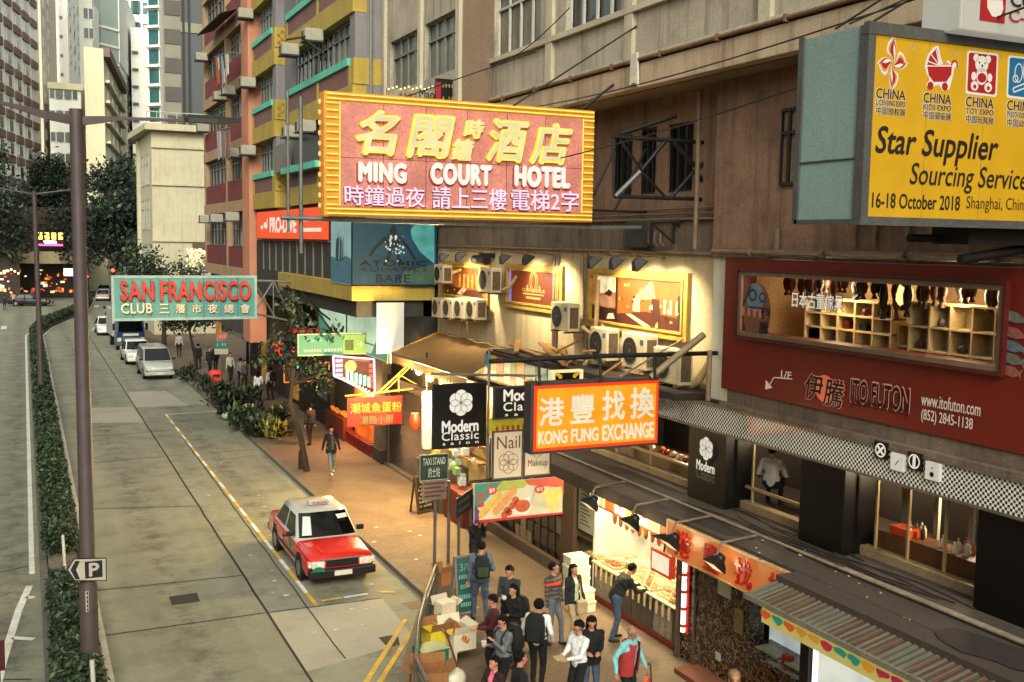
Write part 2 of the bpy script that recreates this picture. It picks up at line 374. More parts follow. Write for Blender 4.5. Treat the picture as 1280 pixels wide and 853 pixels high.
# pavement with kerb stones
pav = mat('pavement_tiles', (0.43, 0.36, 0.28), 0.8, 0.16, 0.8, 0.4, 40, dirt=0.5, dark=(0.26, 0.22, 0.17))
t = pav.node_tree; br = t.nodes.new('ShaderNodeTexBrick'); br.inputs['Scale'].default_value = 2.6; br.inputs['Mortar Size'].default_value = 0.012
br.inputs['Color1'].default_value = (1, 1, 1, 1); br.inputs['Color2'].default_value = (.82, .82, .82, 1); br.inputs['Mortar'].default_value = (.5, .5, .5, 1)
tc = t.nodes.new('ShaderNodeTexCoord'); t.links.new(tc.outputs['Object'], br.inputs['Vector'])
mx = t.nodes.new('ShaderNodeMix'); mx.data_type = 'RGBA'; mx.blend_type = 'MULTIPLY'; mx.inputs[0].default_value = 0.8
bs = t.nodes['Principled BSDF']; src = bs.inputs['Base Color'].links[0].from_socket
t.links.new(src, mx.inputs[6]); t.links.new(br.outputs[0], mx.inputs[7]); t.links.new(mx.outputs[2], bs.inputs['Base Color'])
mb = MB()
for i in range(11): mb.box(KX+0.16, 16, 0+10*i, 10+10*i, -0.02, PZ)
struct('pavement', mb, pav)
mb = MB()
for i in range(100): mb.box(KX, KX+0.155, 2+i*1.0, 2.985+i*1.0, -0.02, PZ+0.004+0.004*rw.random())
tag(mb.build('kerb', mat('kerb_stone', (0.40, 0.37, 0.32), 0.85, 0.2, 2, 0.3)), kind='structure')
mb = MB(); ys = [102+6*i for i in range(16)]
for a, b_ in zip(ys[:-1], ys[1:]): mb.prism([(bend(KX, a), a, -.02), (bend(KX+6, a), a, -.02), (bend(KX+6, b_), b_, -.02), (bend(KX, b_), b_, -.02)], (0, 0, .15))
struct('pavement_beyond', mb, pav)
mb = MB(); ys = [60+6*i for i in range(8)]
for a, b_ in zip(ys[:-1], ys[1:]): mb.prism([(bend(-17, a), a, -.02), (bend(-9.5, a), a, -.02), (bend(-9.5, b_), b_, -.02), (bend(-17, b_), b_, -.02)], (0, 0, .15))
struct('pavement_opposite', mb, pav)
# central reserve: kerbed strip with a low kerb either side
mb = MB(); ys = [4+4*i for i in range(24)]+[100+4*i for i in range(13)]
for a, b_ in zip(ys[:-1], ys[1:]):
    for x0, x1, h in ((0.16, 0.34, .16), (0.34, 1.05, .05), (1.05, 1.2, .16)):
        mb.prism([(bend(x0, a), a, -.02), (bend(x1, a), a, -.02), (bend(x1, b_), b_, -.02), (bend(x0, b_), b_, -.02)], (0, 0, h))
struct('central_reserve', mb, mat('reserve_concrete', (0.36, 0.35, 0.31), 0.9, 0.2, 1.5, 0.4, dirt=.5, dark=(.2, .19, .17)))

# ================================================================ BUILDINGS
def boxes(name, m, parent, bs, bevel=0.0):
    for b in bs: MB().box(*b).build(name, m, parent, bevel)
def tubes(name, m, parent, ts, n=8):
    for pth, r in ts: MB().tube(pth, r, n).build(name, m, parent)
def wall_open(mb, f, u0, u1, v0, v1, ops, th=0.22, d=0.0):
    """front faces of a wall with openings (u0,u1,v0,v1) and their reveals"""
    us = sorted({u0, u1, *[o[i] for o in ops for i in (0, 1)]}); vs = sorted({v0, v1, *[o[i] for o in ops for i in (2, 3)]})
    us = [u for u in us if u0 <= u <= u1]; vs = [v for v in vs if v0 <= v <= v1]
    for b0, b1 in zip(vs[:-1], vs[1:]):
        run = None
        for a0, a1 in zip(us[:-1], us[1:]):
            am, bm_ = (a0+a1)/2, (b0+b1)/2
            hole = any(o[0] < am < o[1] and o[2] < bm_ < o[3] for o in ops)
            if not hole: mb.quad(f.pt(a0, b0, d), f.pt(a1, b0, d), f.pt(a1, b1, d), f.pt(a0, b1, d))
    for o in ops:
        a0, a1, b0, b1 = o
        c = [(a0, b0), (a1, b0), (a1, b1), (a0, b1)]
        for i in range(4):
            p, q = c[i], c[(i+1) % 4]; mb.quad(f.pt(*p, d), f.pt(*q, d), f.pt(*q, d-th), f.pt(*p, d-th))
frame_grey = mat('window_frame_grey', (0.42, 0.43, 0.41), 0.5, 0.15, 6)
frame_white = mat('window_frame_white', (0.66, 0.66, 0.62), 0.55, 0.12, 6)
glass_dark = mat('window_glass_dark', (0.07, 0.08, 0.085), 0.12, 0.35, 0.9, spec=0.6)
glass_mid = mat('window_glass_grey', (0.21, 0.23, 0.22), 0.15, 0.35, 1.3, spec=0.6)
curtain = mat('window_curtained', (0.42, 0.41, 0.36), 0.35, 0.3, 2.2, spec=0.5)
glass_green = mat('window_glass_green', (0.14, 0.25, 0.23), 0.12, 0.3, 1, spec=0.6)
rwn = random.Random(11)
def window(parent, f, r, nu=2, nv=2, fm=None, gm=None, d=-0.12, w=0.05, transom=0.68):
    a0, a1, b0, b1 = r; fm = fm or frame_grey; gm = gm or rwn.choice([glass_dark, glass_dark, glass_mid, curtain])
    mb = MB()
    for i in range(nu+1):
        a = a0+(a1-a0)*i/nu; f.panel(mb, max(a0, a-w/2), min(a1, a+w/2), b0, b1, d-.03, d+.03)
    f.panel(mb, a0, a1, b0, b0+w, d-.028, d+.032); f.panel(mb, a0, a1, b1-w, b1, d-.028, d+.032)
    if nv > 1: f.panel(mb, a0, a1, b0+(b1-b0)*transom-w/2, b0+(b1-b0)*transom+w/2, d-.026, d+.034)
    o = mb.build('window', fm, parent)
    f.shape(MB(), [(a0, b0), (a1, b0), (a1, b1), (a0, b1)], d-.05).build('pane', gm, o)
    return o
# ---- the yellow block on the corner (x = 9.8 over the pavement)
mauve = mat('mauve_tiles', (0.44, 0.31, 0.29), 0.8, 0.15, 1.2, 0.2, streak=0.35)
yel = mat('ochre_paint', (0.61, 0.53, 0.23), 0.8, 0.15, 0.8, 0.2, streak=0.5, dark=(0.38, 0.30, 0.12))
teal = mat('teal_paint', (0.32, 0.66, 0.57), 0.7, 0.12, 2, streak=0.3)
grey_p = mat('lilac_grey_render', (0.44, 0.43, 0.44), 0.85, 0.1, 1, 0.2, streak=0.3)
yb = thing('apartment_block', 'yellow and mauve apartment block with teal window sills above the dive shop', 'building', (9.8, 33.4, 0))
FZ = [9.77+3.0*k for k in range(7)]
bays = [(33.5, 43.0), (45.2, 49.9)]
mb = MB(); mb.box(10.25, 22, 33.46, 50.0, 7.06, 31); mb.build('wall', grey_p, yb)
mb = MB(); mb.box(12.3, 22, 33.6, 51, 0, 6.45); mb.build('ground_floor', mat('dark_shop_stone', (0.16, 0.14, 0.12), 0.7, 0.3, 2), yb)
for k, z in enumerate(FZ):
    for j, (ya, yb_) in enumerate(bays):
        MB().box(9.78, 10.9, ya, yb_, z, z+.72).build('spandrel_band', yel, yb, bevel=.01)
        MB().box(9.83, 10.6, ya+.1, yb_-.06, z+.722, z+1.35).build('tiled_panel', mauve, yb)
        MB().box(9.74, 10.7, ya+.5, yb_-.06, z+1.352, z+1.60).build('window_sill', teal, yb, bevel=.012)
        boxes('pilaster', yel, yb, [(9.80, 9.95, yy-.11, yy+.11, z+.723, z+1.35) for yy in ([ya+.5, ya+4.6, yb_-.06] if j == 0 else [ya+.45, yb_-.06])])
        f = FX(10.12); n = 3 if j == 0 else 2
        L = (yb_-ya-1.0)/n
        for i in range(n):
            y0 = ya+.7+i*L
            window(yb, f, (-(y0+L-.12), -y0, z+1.62, z+2.95), 4 if j == 0 else 3, 2, frame_grey, rwn.choice([glass_dark, glass_dark, glass_mid, curtain]), d=0.0, w=.05)
    # the bay's end face towards the camera: lilac render with a patterned yellow foot
    for (ya, x1) in ((33.5, 10.9), (45.2, 10.5)):
        MB().box(9.86, 10.24 if x1 < 10.6 else 10.88, ya+.01, ya+.6, z+.73, z+3.0-.01).build('end_pier', grey_p, yb)
        MB().box(9.80, x1-.03, ya-.05, ya+.3, z+.72, z+1.55).build('end_panel', yel, yb)
        g = MB(); f = FY(ya-.05)
        for i in range(4):
            for jj in range(4):
                if (i+jj) % 2 == 0: f.panel(g, 9.9+i*.16, 10.03+i*.16, z+.85+jj*.15, z+.97+jj*.15, 0.0, .03)
        if x1 < 10.6: g.build('breeze_blocks', mat('ochre_dark', (0.55, 0.43, 0.14), .8, .2, 3), yb)
# under the lowest band: sign wall and yellow fascia of the first floor
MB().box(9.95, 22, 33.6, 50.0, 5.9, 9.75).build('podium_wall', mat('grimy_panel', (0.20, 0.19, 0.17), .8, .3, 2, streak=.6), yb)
MB().box(9.74, 12.65, 33.44, 44.5, 6.45, 7.05).build('fascia', yel, yb, bevel=.015)
mb = MB()
for y in np.arange(36.6, 49.5, 1.3): mb.box(9.90, 9.96, y-.03, y+.03, 7.06, 8.4)
mb.box(9.89, 9.97, 36, 49.7, 8.36, 8.42); mb.build('panel_battens', mat('batten', (0.42, 0.42, 0.38), .6, .2, 4), yb)
# drain pipe on the end face
mb = MB(); mb.tube([(10.35, 33.36, 9), (10.35, 33.36, 30)], .05, 8); mb.build('drain_pipe', frame_grey, yb)
# ---- red panelled block beyond it
red_t = mat('oxblood_tiles', (0.42, 0.16, 0.15), 0.75, 0.15, 1, 0.2, streak=0.3)
beige = mat('beige_render', (0.60, 0.50, 0.38), 0.85, 0.12, 1, 0.2, streak=0.55, dark=(.33, .27, .2))
pink = mat('salmon_paint', (0.68, 0.46, 0.35), 0.8, 0.12, 0.8, 0.2, streak=0.4, dark=(.45, .25, .18))
rb = thing('apartment_block', 'red panelled apartment block with beige bands beside the cream building', 'building', (9.8, 50, 0))
MB().box(10.1, 24, 50.6, 64.4, 3.5, 31).build('wall', mat('dark_render', (0.25, 0.22, 0.19), .85, .2, 1), rb)
MB().box(9.62, 10.4, 50.0, 51.7, 3.5, 31).build('corner_column', pink, rb, bevel=.02)
MB().box(12.3, 20, 50.1, 64, 0, 3.5).build('ground_floor', MATS['dark_shop_stone'], rb)
boxes('lit_window', emat('ochre_shop_glow', '#c88a30', .35, var=.6, scale=2), rb, [(12.2, 12.29, 51.5, 52.6, .4, 3.0), (12.2, 12.29, 59, 60.2, .4, 3.2), (10.0, 10.09, 60.8, 62.2, 2.2, 3.6)])
boxes('shutter', mat('shutter_dim', (.2, .18, .15), .6, .3, 2), rb, [(12.2, 12.28, 53, 58.6, .2, 2.9)])
for z in [6.4]+FZ:
    MB().box(9.76, 10.6, 51.71, 64.4, z, z+.55).build('floor_band', beige, rb, bevel=.01)
    MB().box(9.82, 10.6, 51.72, 64.3, z+.552, z+1.6).build('tiled_panel', red_t, rb)
    boxes('pilaster', beige, rb, [(9.79, 10.05, y-.2, y+.2, z+.553, z+3.05) for y in (57.0, 64.2)])
    f = FX(10.05)
    for i, (ya, yb2) in enumerate(((52.0, 54.3), (54.5, 56.7), (57.3, 60.4), (60.6, 63.8))):
        window(rb, f, (-yb2, -ya, z+1.62, z+2.9), 3, 2, frame_grey, rwn.choice([glass_dark, glass_dark, glass_mid]), d=-.02, w=.05)
# ---- grey block between (x = 10.8)
conc = mat('weathered_render', (0.64, 0.61, 0.54), 0.88, 0.16, 0.7, 0.5, 40, streak=0.8, dark=(0.27, 0.23, 0.18), dirt=.4)
conc_w = mat('pale_pilaster_paint', (0.66, 0.63, 0.54), 0.85, 0.12, 1, 0.2, streak=0.45, dark=(.4, .35, .28))
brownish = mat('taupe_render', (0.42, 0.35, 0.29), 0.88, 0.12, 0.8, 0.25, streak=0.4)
ga = thing('concrete_block', 'narrow grey concrete block with a pair of casement windows per floor', 'building', (10.8, 27, 0))
f = FX(10.8); ops = []
for z in (13.15, 16.15, 19.15): ops += [(-32.75, -30.05, z, z+1.6), (-29.55, -26.98, z, z+1.6)]
mb = MB(); wall_open(mb, f, -33.35, -26.6, 11.4, 24, ops, .2); mb.build('wall', conc, ga)
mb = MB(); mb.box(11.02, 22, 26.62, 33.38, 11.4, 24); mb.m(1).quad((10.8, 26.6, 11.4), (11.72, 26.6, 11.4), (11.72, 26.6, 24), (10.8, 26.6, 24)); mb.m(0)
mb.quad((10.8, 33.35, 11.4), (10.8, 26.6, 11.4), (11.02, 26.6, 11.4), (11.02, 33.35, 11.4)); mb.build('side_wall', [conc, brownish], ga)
boxes('pilaster', conc_w, ga, [(10.7, 10.8, y-.13, y+.13, 11.4, 24) for y in (33.2, 29.8, 26.78)])
for o in ops: window(ga, f, o, 4, 2, frame_grey, rwn.choice([glass_mid, curtain]), d=-.15, w=.055)
# ---- the long pale block B: upper floors overhang to x = 11.7, lower wall x = 12.75
pb = thing('concrete_block', 'long pale concrete block overhanging the club posters and the red furniture shop', 'building', (11.7, 9, 0))
f = FX(11.7); ops = []
for z in (13.42, 16.6, 19.8): ops += [(-26.55, -23.75, z, z+1.8), (-22.4, -19.85, z, z+1.7), (-18.9, -15.4, z, z+1.7), (-14.4, -10.4, z, z+1.7)]
mb = MB(); wall_open(mb, f, -27.25, 2, 12.25, 24, ops, .2); mb.build('upper_wall', conc, pb)
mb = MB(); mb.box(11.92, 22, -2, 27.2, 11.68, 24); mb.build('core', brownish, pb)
beam_m = mat('stained_beam', (0.66, 0.59, 0.49), 0.88, 0.14, 0.6, 0.3, streak=0.75, dark=(0.33, 0.2, 0.12), dirt=.35)
MB().box(11.64, 11.91, -2, 27.25, 11.7, 12.2).build('edge_beam', beam_m, pb, bevel=.015)
boxes('pilaster', conc_w, pb, [(11.6, 11.7, y-.16, y+.16, 12.26, 24) for y in (26.95, 23.1, 19.4, 14.9, 9.6)])
boxes('string_course', conc_w, pb, [(11.58, 11.72, -2, 27.1, 13.28, 13.40), (11.61, 11.72, -2, 27.1, 12.3, 12.36)])
for o in ops: window(pb, f, o, 4, 2, frame_white, rwn.choice([glass_dark, curtain, glass_dark]), d=-.14, w=.06, transom=.7)
rec_m = mat('brown_recess_render', (0.51, 0.40, 0.32), 0.9, 0.2, 0.6, 0.5, 40, streak=0.75, dark=(0.19, 0.13, 0.1), dirt=.5)
soot = mat('sooty_render', (0.44, 0.38, 0.32), 0.9, 0.2, 0.7, 0.3, streak=0.8, dark=(0.13, 0.1, 0.08), dirt=.5)
cream_w = mat('cream_wall_paint', (0.72, 0.65, 0.50), 0.85, 0.12, 0.7, 0.25, streak=0.55, dark=(0.38, 0.28, 0.17), dirt=.25)
f = FX(12.75)
rops = []
for x0, x1, y0, y1 in ((767, 790, 170, 245), (800, 820, 160, 243), (835, 866, 154, 240)):
    a0, a1, b0, b1 = f.rect(x0, y0, x1, y1); rops.append((a0, a1, b0, b1))
mb = MB(); wall_open(mb, f, -33.4, -17.42, 9.05, 11.68, rops, .15); mb.build('terrace_wall', rec_m, pb)
for o in rops: window(pb, f, o, 3, 1, mat('black_iron', (0.06, 0.055, 0.05), .6, .3, 5), mat('black_void', (0.025, 0.022, 0.02), .4, .3, 2), d=-.08, w=.05)
mb = MB(); mb.box(12.5, 14, -2, 17.4, 8.42, 11.67); mb.build('terrace_wall', rec_m, pb)
g = FX(12.5); window(pb, g, g.rect(978, 135, 998, 232), 2, 2, MATS['black_iron'], MATS['black_void'], d=.02, w=.06)
MB().box(12.72, 14, 17.42, 33.4, 8.28, 9.04).build('sooty_band', soot, pb)
MB().box(12.75, 14, 17.35, 33.4, 5.4, 8.28).build('lower_wall', cream_w, pb)
MB().box(12.55, 12.76, 16.75, 17.42, 4.1, 8.3).build('white_pier', mat('white_pier_paint', (0.72, 0.71, 0.64), .85, .1, 1, .2, streak=.4), pb, bevel=.01)
# ---- first floor salon: ledge, black columns, chequered fascia
LZ = 3.3; wallp = soot
ledge_m = mat('ledge_roofing_felt', (0.26, 0.22, 0.19), 0.92, 0.18, 0.9, 0.4, 40, dirt=.6, dark=(0.12, 0.1, 0.085))
mb = MB(); mb.box(11.15, 15.5, -2, 23.0, 3.02, LZ); led = mb.build('ledge', ledge_m, pb, bevel=.01)
tubes('conduit', mat('white_conduit', (0.52, 0.48, 0.40), .7, .3, 4, dirt=.5), pb, [([(11.75, -2, LZ+.06), (11.75, 22.9, LZ+.06)], .03), ([(11.83, -2, LZ+.05), (11.83, 12.6, LZ+.05)], .03)])
blk = mat('black_cladding', (0.028, 0.027, 0.026), 0.35, 0.2, 2, spec=.3)
for i, (ya, yb_) in enumerate(((16.55, 17.75), (13.25, 14.35), (9.2, 10.55))):
    MB().box(12.35, 13.1, ya, yb_, LZ, 4.86).build('black_column', blk, pb, bevel=.01)
chq = mat('chequer_panel', (0.7, 0.69, 0.64), 0.12, 0.0, spec=.9, coat=1.0)
t = chq.node_tree; ck = t.nodes.new('ShaderNodeTexChecker'); ck.inputs['Scale'].default_value = 1/0.043
ck.inputs['Color1'].default_value = (.60, .58, .52, 1); ck.inputs['Color2'].default_value = (.012, .012, .012, 1)
tc = t.nodes.new('ShaderNodeTexCoord'); mp = t.nodes.new('ShaderNodeMapping'); mp.inputs['Location'].default_value = (0.031, 0.0, 0.0)
t.links.new(tc.outputs['Object'], mp.inputs[0]); t.links.new(mp.outputs[0], ck.inputs['Vector']); t.links.new(ck.outputs[0], t.nodes['Principled BSDF'].inputs['Base Color'])
ch = MB().box(0, .12, -2, 23.2, 0, .47).build('chequer_fascia', chq, None); ch.location = (12.29-11.7, -9, 4.84); ch.parent = pb
boxes('fascia_trim', mat('steel_trim', (0.42, 0.38, 0.33), .45, .2, 4, metal=.4), pb, [(12.26, 12.42, -2, 23.2, 4.80, 4.838), (12.26, 12.42, -2, 23.2, 5.312, 5.345)])
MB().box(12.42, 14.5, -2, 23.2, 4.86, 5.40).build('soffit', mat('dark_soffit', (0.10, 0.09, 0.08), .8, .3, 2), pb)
MB().box(12.275, 12.41, -2, 16.7, 5.347, 5.44).build('sooty_ledge', soot, pb)
boxes('wall_strip', soot, pb, [(12.46, 12.715, -2, 16.7, 5.41, 5.675), (12.51, 12.715, -2, 17.4, 8.245, 8.415)])
# salon room behind the columns
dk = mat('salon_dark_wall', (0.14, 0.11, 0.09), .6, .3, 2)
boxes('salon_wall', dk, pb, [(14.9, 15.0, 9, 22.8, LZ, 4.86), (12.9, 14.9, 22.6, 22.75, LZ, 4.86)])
MB().box(12.75, 12.95, 10.56, 22.6, LZ, LZ+.16).build('window_board', mat('window_board_wood', (0.52, 0.44, 0.32), .6, .2, 3), pb, bevel=.01)
brass = mat('brass_frame', (0.6, 0.52, 0.36), .4, .15, 5, metal=.3)
boxes('window_mullion', brass, pb, [(12.83, 12.87, y-.02, y+.02, LZ+.16, 4.85) for y in (10.9, 11.55, 12.3, 13.0, 14.6, 16.3, 18.3, 20.0, 21.5)])
boxes('window_rail', brass, pb, [(12.82, 12.88, 14.4, 16.5, LZ+.42, LZ+.47), (12.82, 12.88, 17.8, 22.5, LZ+.42, LZ+.47)])
# stains, cables and rubbish on the ledge
tar2 = mat('ledge_tar', (.17, .145, .125), .9, .3, 3); rg = random.Random(41)
for y, x, w, l in ((9.3, 11.3, .4, .9), (13.2, 12.05, .35, 1.2), (16.2, 11.5, .3, 1.4), (19.5, 12.1, .4, 2)): MB().poly([(x+w*math.cos(a)*rg.uniform(.7, 1.2), y+l*math.sin(a)*rg.uniform(.7, 1.2), LZ+.004) for a in np.arange(0, 6.2, .5)]).build('tar_stain', tar2, pb)
for k in range(7): x = 11.9+.1*k; y0 = rg.uniform(8, 13); tubes('loose_cable', tar2, pb, [([(x+.08*math.sin(i*1.3+k), y0+.55*i, LZ+.025) for i in range(9)], .014)], 5)
for k in range(34): x, y, r = rg.uniform(10.85, 12.3), rg.uniform(6.5, 15), rg.uniform(.012, .04); MB().poly([(x+r, y, LZ+.008), (x, y+r*1.4, LZ+.02), (x-r, y, LZ+.008), (x, y-r, LZ+.01)]).build('rubbish', conc_w if k % 3 else wallp, pb, fix=False)
# service pipe in front of the terrace wall
pipe_m = mat('grey_pipe', (0.44, 0.36, 0.29), .6, .25, 4); rust_m = mat('rusty_pipe', (0.46, 0.34, 0.25), .7, .3, 4)
mb = MB(); mb.tube([(12.3, -2, 8.36), (12.3, 9, 8.36), (12.36, 9.05, 8.36), (12.36, 17.2, 8.36)], [.09, .09, .055, .055], 12)
for y in (6, 8.9, 10.5, 12.2, 14, 16): mb.tube([(12.33, y-.05, 8.36), (12.33, y+.05, 8.36)], .1 if y < 9 else .075, 10)
mb.build('service_pipe', pipe_m, pb)
tubes('service_pipe', pipe_m, pb, [([(12.66, 17.3, 8.30), (12.66, 33.2, 8.30)], .035), ([(12.66, 17.3, 9.02), (12.66, 33.2, 9.0)], .03), ([(12.64, 17.3, 9.14), (12.64, 30, 9.1)], .022), ([(12.68, 17.3, 9.25), (12.68, 28, 9.22)], .018)])
mb = MB(); mb.tube([(11.6, -2, 12.27), (11.6, 26.8, 12.27)], .04, 8)
for y in np.arange(1, 26, 1.9): mb.box(11.55, 11.66, y-.03, y+.03, 12.2, 12.33)
mb.build('edge_pipe', rust_m, pb)
mb = MB()
for y, z0, z1 in ((12.2, 8.6, 8.95), (12.9, 8.5, 9.05), (13.35, 8.5, 8.9)): mb.tube([(12.42, y, z0), (12.42, y, z1)], .04, 8)
mb.tube([(12.42, 11.9, 8.95), (12.42, 13.4, 8.95)], .045, 8); mb.build('valve_pipes', pipe_m, pb)
tubes('down_pipe', pipe_m, pb, [([(12.42, 17.9, 8.4), (12.42, 17.9, 11.6)], .05), ([(12.4, 15.3, 8.4), (12.4, 15.3, 8.8)], .06), ([(12.72, 24.7, 5.5), (12.66, 24.6, 8.2)], .05), ([(12.72, 24.55, 5.5), (12.66, 24.45, 8.2)], .04), ([(12.72, 22.9, 5.5), (12.66, 22.95, 8.2)], .06)])
# ground floor of block B: dark shop interiors behind the stalls
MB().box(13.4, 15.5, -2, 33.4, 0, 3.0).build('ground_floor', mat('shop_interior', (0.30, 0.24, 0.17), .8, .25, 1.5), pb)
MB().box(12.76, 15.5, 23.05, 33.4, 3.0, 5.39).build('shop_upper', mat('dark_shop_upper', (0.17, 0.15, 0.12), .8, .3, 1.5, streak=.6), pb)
# ================================================================ FAR BUILDINGS
def at(px, y): p = P(px, 292, 'y', y); return Vector((p.x, y, 0))
WCACHE = {}
def far_window(parent, f, u, v, w, h, fm, gm, d=0.03):
    key = (round(w, 2), round(h, 2), fm.name, gm.name)
    if key not in WCACHE:
        mb = MB(); mb.box(-w/2, w/2, -.06, .06, 0, h); mb.m(1)
        for s in (-1, 1): mb.box(s*w/4-w*.2, s*w/4+w*.2, -.08, .0, h*.07, h*.93)
        WCACHE[key] = mb.mesh('window', [fm, gm])
    o = bpy.data.objects.new('window', WCACHE[key]); COL.objects.link(o); o.parent = parent
    ang = math.atan2(f.u.y, f.u.x); o.rotation_euler = (0, 0, ang); o.location = f.pt(u, v, d)-base(parent); return o
def tower(label, pts, zt, wm, z0=0.0, depth=18, cat='building', name='tower_block', cap=None):
    pts = [at(px, y) for px, y in pts]; c = pts[0]
    t = thing(name, label, cat, (c.x, c.y, z0))
    d = Vector((0.22, 0.975, 0))*depth
    plan = [Vector((p.x, p.y, z0)) for p in pts]+[Vector((pts[-1].x, pts[-1].y, z0))+d*.3, Vector((pts[0].x*(1+depth/pts[0].y)+1.5, pts[0].y+depth, z0))]
    MB().prism(plan, (0, 0, zt-z0)).build('wall', wm, t)
    fs = [Face((a.x, a.y, 0), b-a, (0, 0, 1)) for a, b in zip(pts[:-1], pts[1:])]
    for f, a, b in zip(fs, pts[:-1], pts[1:]): f.w = (b-a).length
    return t, fs
tw_white = mat('far_white_render', (0.95, 0.95, 0.91), .9, .05, .06, streak=.25, dark=(.55, .53, .46))
tw_beige = mat('far_beige_render', (0.80, 0.76, 0.68), .9, .06, .06, streak=.25, dark=(.45, .4, .32))
tw_cream = mat('far_cream_render', (0.84, 0.81, 0.68), .9, .08, .1, streak=.35, dark=(.45, .4, .28))
tw_brown = mat('far_brown_tile', (0.50, 0.41, 0.39), .9, .1, .3)
tw_glass = mat('far_grey_glass', (0.58, 0.64, 0.62), .3, .1, .12, spec=.6)
tw_line = mat('far_pale_line', (0.88, 0.89, 0.85), .8, .05, 1)
gwin = mat('far_window_glass', (0.20, 0.24, 0.23), .2, .4, .7, spec=.6)
gteal = mat('far_teal_glass', (0.22, 0.42, 0.42), .2, .35, .4, spec=.6)
gdark = mat('far_dark_glass', (0.16, 0.19, 0.19), .2, .2, .2, spec=.6)
t, fs = tower('white residential tower with stepped bays and brown spandrels, leftmost', [(-40, 142), (45, 178)], 51, tw_white)
f = fs[0]; nb = 7; bw = f.w/nb
for i in range(nb):
    mb = MB(); f.panel(mb, i*bw+.2, i*bw+bw*.72, 14, 51.5, 0, 1.0); mb.build('bay', tw_white, t)
    for k in range(12):
        z = 15+3.0*k
        f.panel(MB(), i*bw+.1, i*bw+bw*.75, z, z+1.05, 1.002, 1.25).build('spandrel', tw_brown, t)
        if i*17+k < 100: far_window(t, f, i*bw+bw*.5, z+1.15, bw*.36, 1.7, tw_line, gwin, 1.03)
t, fs = tower('beige slab tower with a blank end wall and narrow windows', [(37, 190), (58, 190), (69, 212)], 57, tw_beige)
for k in range(12):
    for i in range(2): far_window(t, fs[1], fs[1].w*(.25+.5*i), 18+3.05*k, 3.2, 1.9, tw_line, gwin)
t, fs = tower('tall white tower with a blank face and gridded window side', [(64, 218), (91, 218), (113, 255)], 68, tw_white)
for k in range(9):
    for i in range(5):
        far_window(t, fs[1], fs[1].w*(.1+.2*i), 41+3.0*k, 3.0, 1.8, tw_line, gwin)
for k in range(10): fs[0].panel(MB(), fs[0].w*.62, fs[0].w*.62+.5, 38+3.5*k, 38.6+3.5*k, 0, .1).build('vent', gwin, t)
t, fs = tower('lower white building with paired windows behind the near lamp post', [(66, 186), (105, 186), (128, 220)], 32.5, tw_white)
for k in range(6):
    for i in range(3): far_window(t, fs[0], fs[0].w*(.18+.27*i), 13+3.4*k, 1.7, 1.7, tw_line, gwin)
    far_window(t, fs[1], fs[1].w*.6, 13+3.4*k, 5, 1.8, tw_line, gwin)
fs[0].panel(MB(), -.2, fs[0].w+.3, 31.6, 32.6, 0, .5).build('parapet', tw_cream, t)
t, fs = tower('slim grey tower half hidden behind the tall white one', [(105, 240), (121, 240), (124, 250)], 58, tw_line)
for k in range(6): far_window(t, fs[0], fs[0].w*.72, 33+4*k, 2.0, 2.4, tw_line, gdark)
t, fs = tower('old cream building with ornate balconied side and dark cornice', [(110, 170), (134, 170), (156, 212)], 36, tw_cream)
for k in range(7):
    for i in range(4):
        far_window(t, fs[1], fs[1].w*(.14+.24*i), 14+3.0*k, 3.6, 1.9, tw_cream, gwin)
    fs[1].panel(MB(), 1, fs[1].w-1, 13.2+3*k, 13.6+3*k, 0, .7).build('balcony_band', tw_cream, t)
fs[1].panel(MB(), -.3, fs[1].w+.3, 34.8, 36.2, 0, .9).build('cornice', tw_brown, t)
t, fs = tower('grey glass tower ringed with white floor lines', [(121, 262), (131, 258), (153, 262), (173, 305)], 66.5, tw_glass)
for j in (0, 1):
    for k in range(12): fs[j].panel(MB(), 0, fs[j].w, 12+3.9*k, 12.5+3.9*k, 0, .25).build('floor_line', tw_line, t)
fs[2].panel(MB(), 0, fs[2].w, 48, 66.4, 0, .2).build('blank_top', tw_line, t)
for k in range(12):
    for i in range(6): far_window(t, fs[2], fs[2].w*(.1+.16*i), 14+2.8*k, 4.2, 1.7, tw_line, gteal)
t, fs = tower('blank white slab tower with small ledges between glass towers', [(168, 282), (193, 282), (196, 300)], 60, tw_white)
for k in range(9): fs[0].panel(MB(), .2, 1.6, 20+4.2*k, 20.5+4.2*k, 0, .8).build('ledge', tw_brown, t)
t, fs = tower('pale tower with wide teal windows rising behind the blank slab', [(162, 305), (206, 305), (210, 330)], 84, tw_white)
for k in range(4):
    for i in range(2): far_window(t, fs[0], fs[0].w*(.12+.33*i), 62+5.6*k, 5, 3.6, tw_line, gteal)
t, fs = tower('slender teal glass tower with white balcony edges', [(189, 242), (203, 240), (209, 246)], 66, tw_white)
for k in range(13):
    fs[0].panel(MB(), .3, fs[0].w-.2, 12.4+4.1*k, 15.4+4.1*k, 0, .12).build('window', gteal, t)
    fs[0].panel(MB(), -.2, fs[0].w+.3, 11.6+4.1*k, 12.1+4.1*k, 0, 1.0).build('balcony_edge', tw_line, t)
t, fs = tower('grey tower of alternating dark and concrete bands', [(207, 192), (232, 192)], 56, mat('far_band_concrete', (0.50, 0.49, 0.43), .9, .1, .3))
for k in range(9): fs[0].panel(MB(), .3, fs[0].w-.25, 12.2+4.85*k, 14.7+4.85*k, 0, .15).build('window_band', mat('far_band_dark', (0.30, 0.29, 0.26), .5, .2, .5), t)
t, fs = tower('dark glass tower with a pale floor band beside the red block', [(229, 140), (262, 140)], 46, mat('far_blue_black', (0.17, 0.21, 0.22), .25, .2, .15, spec=.6))
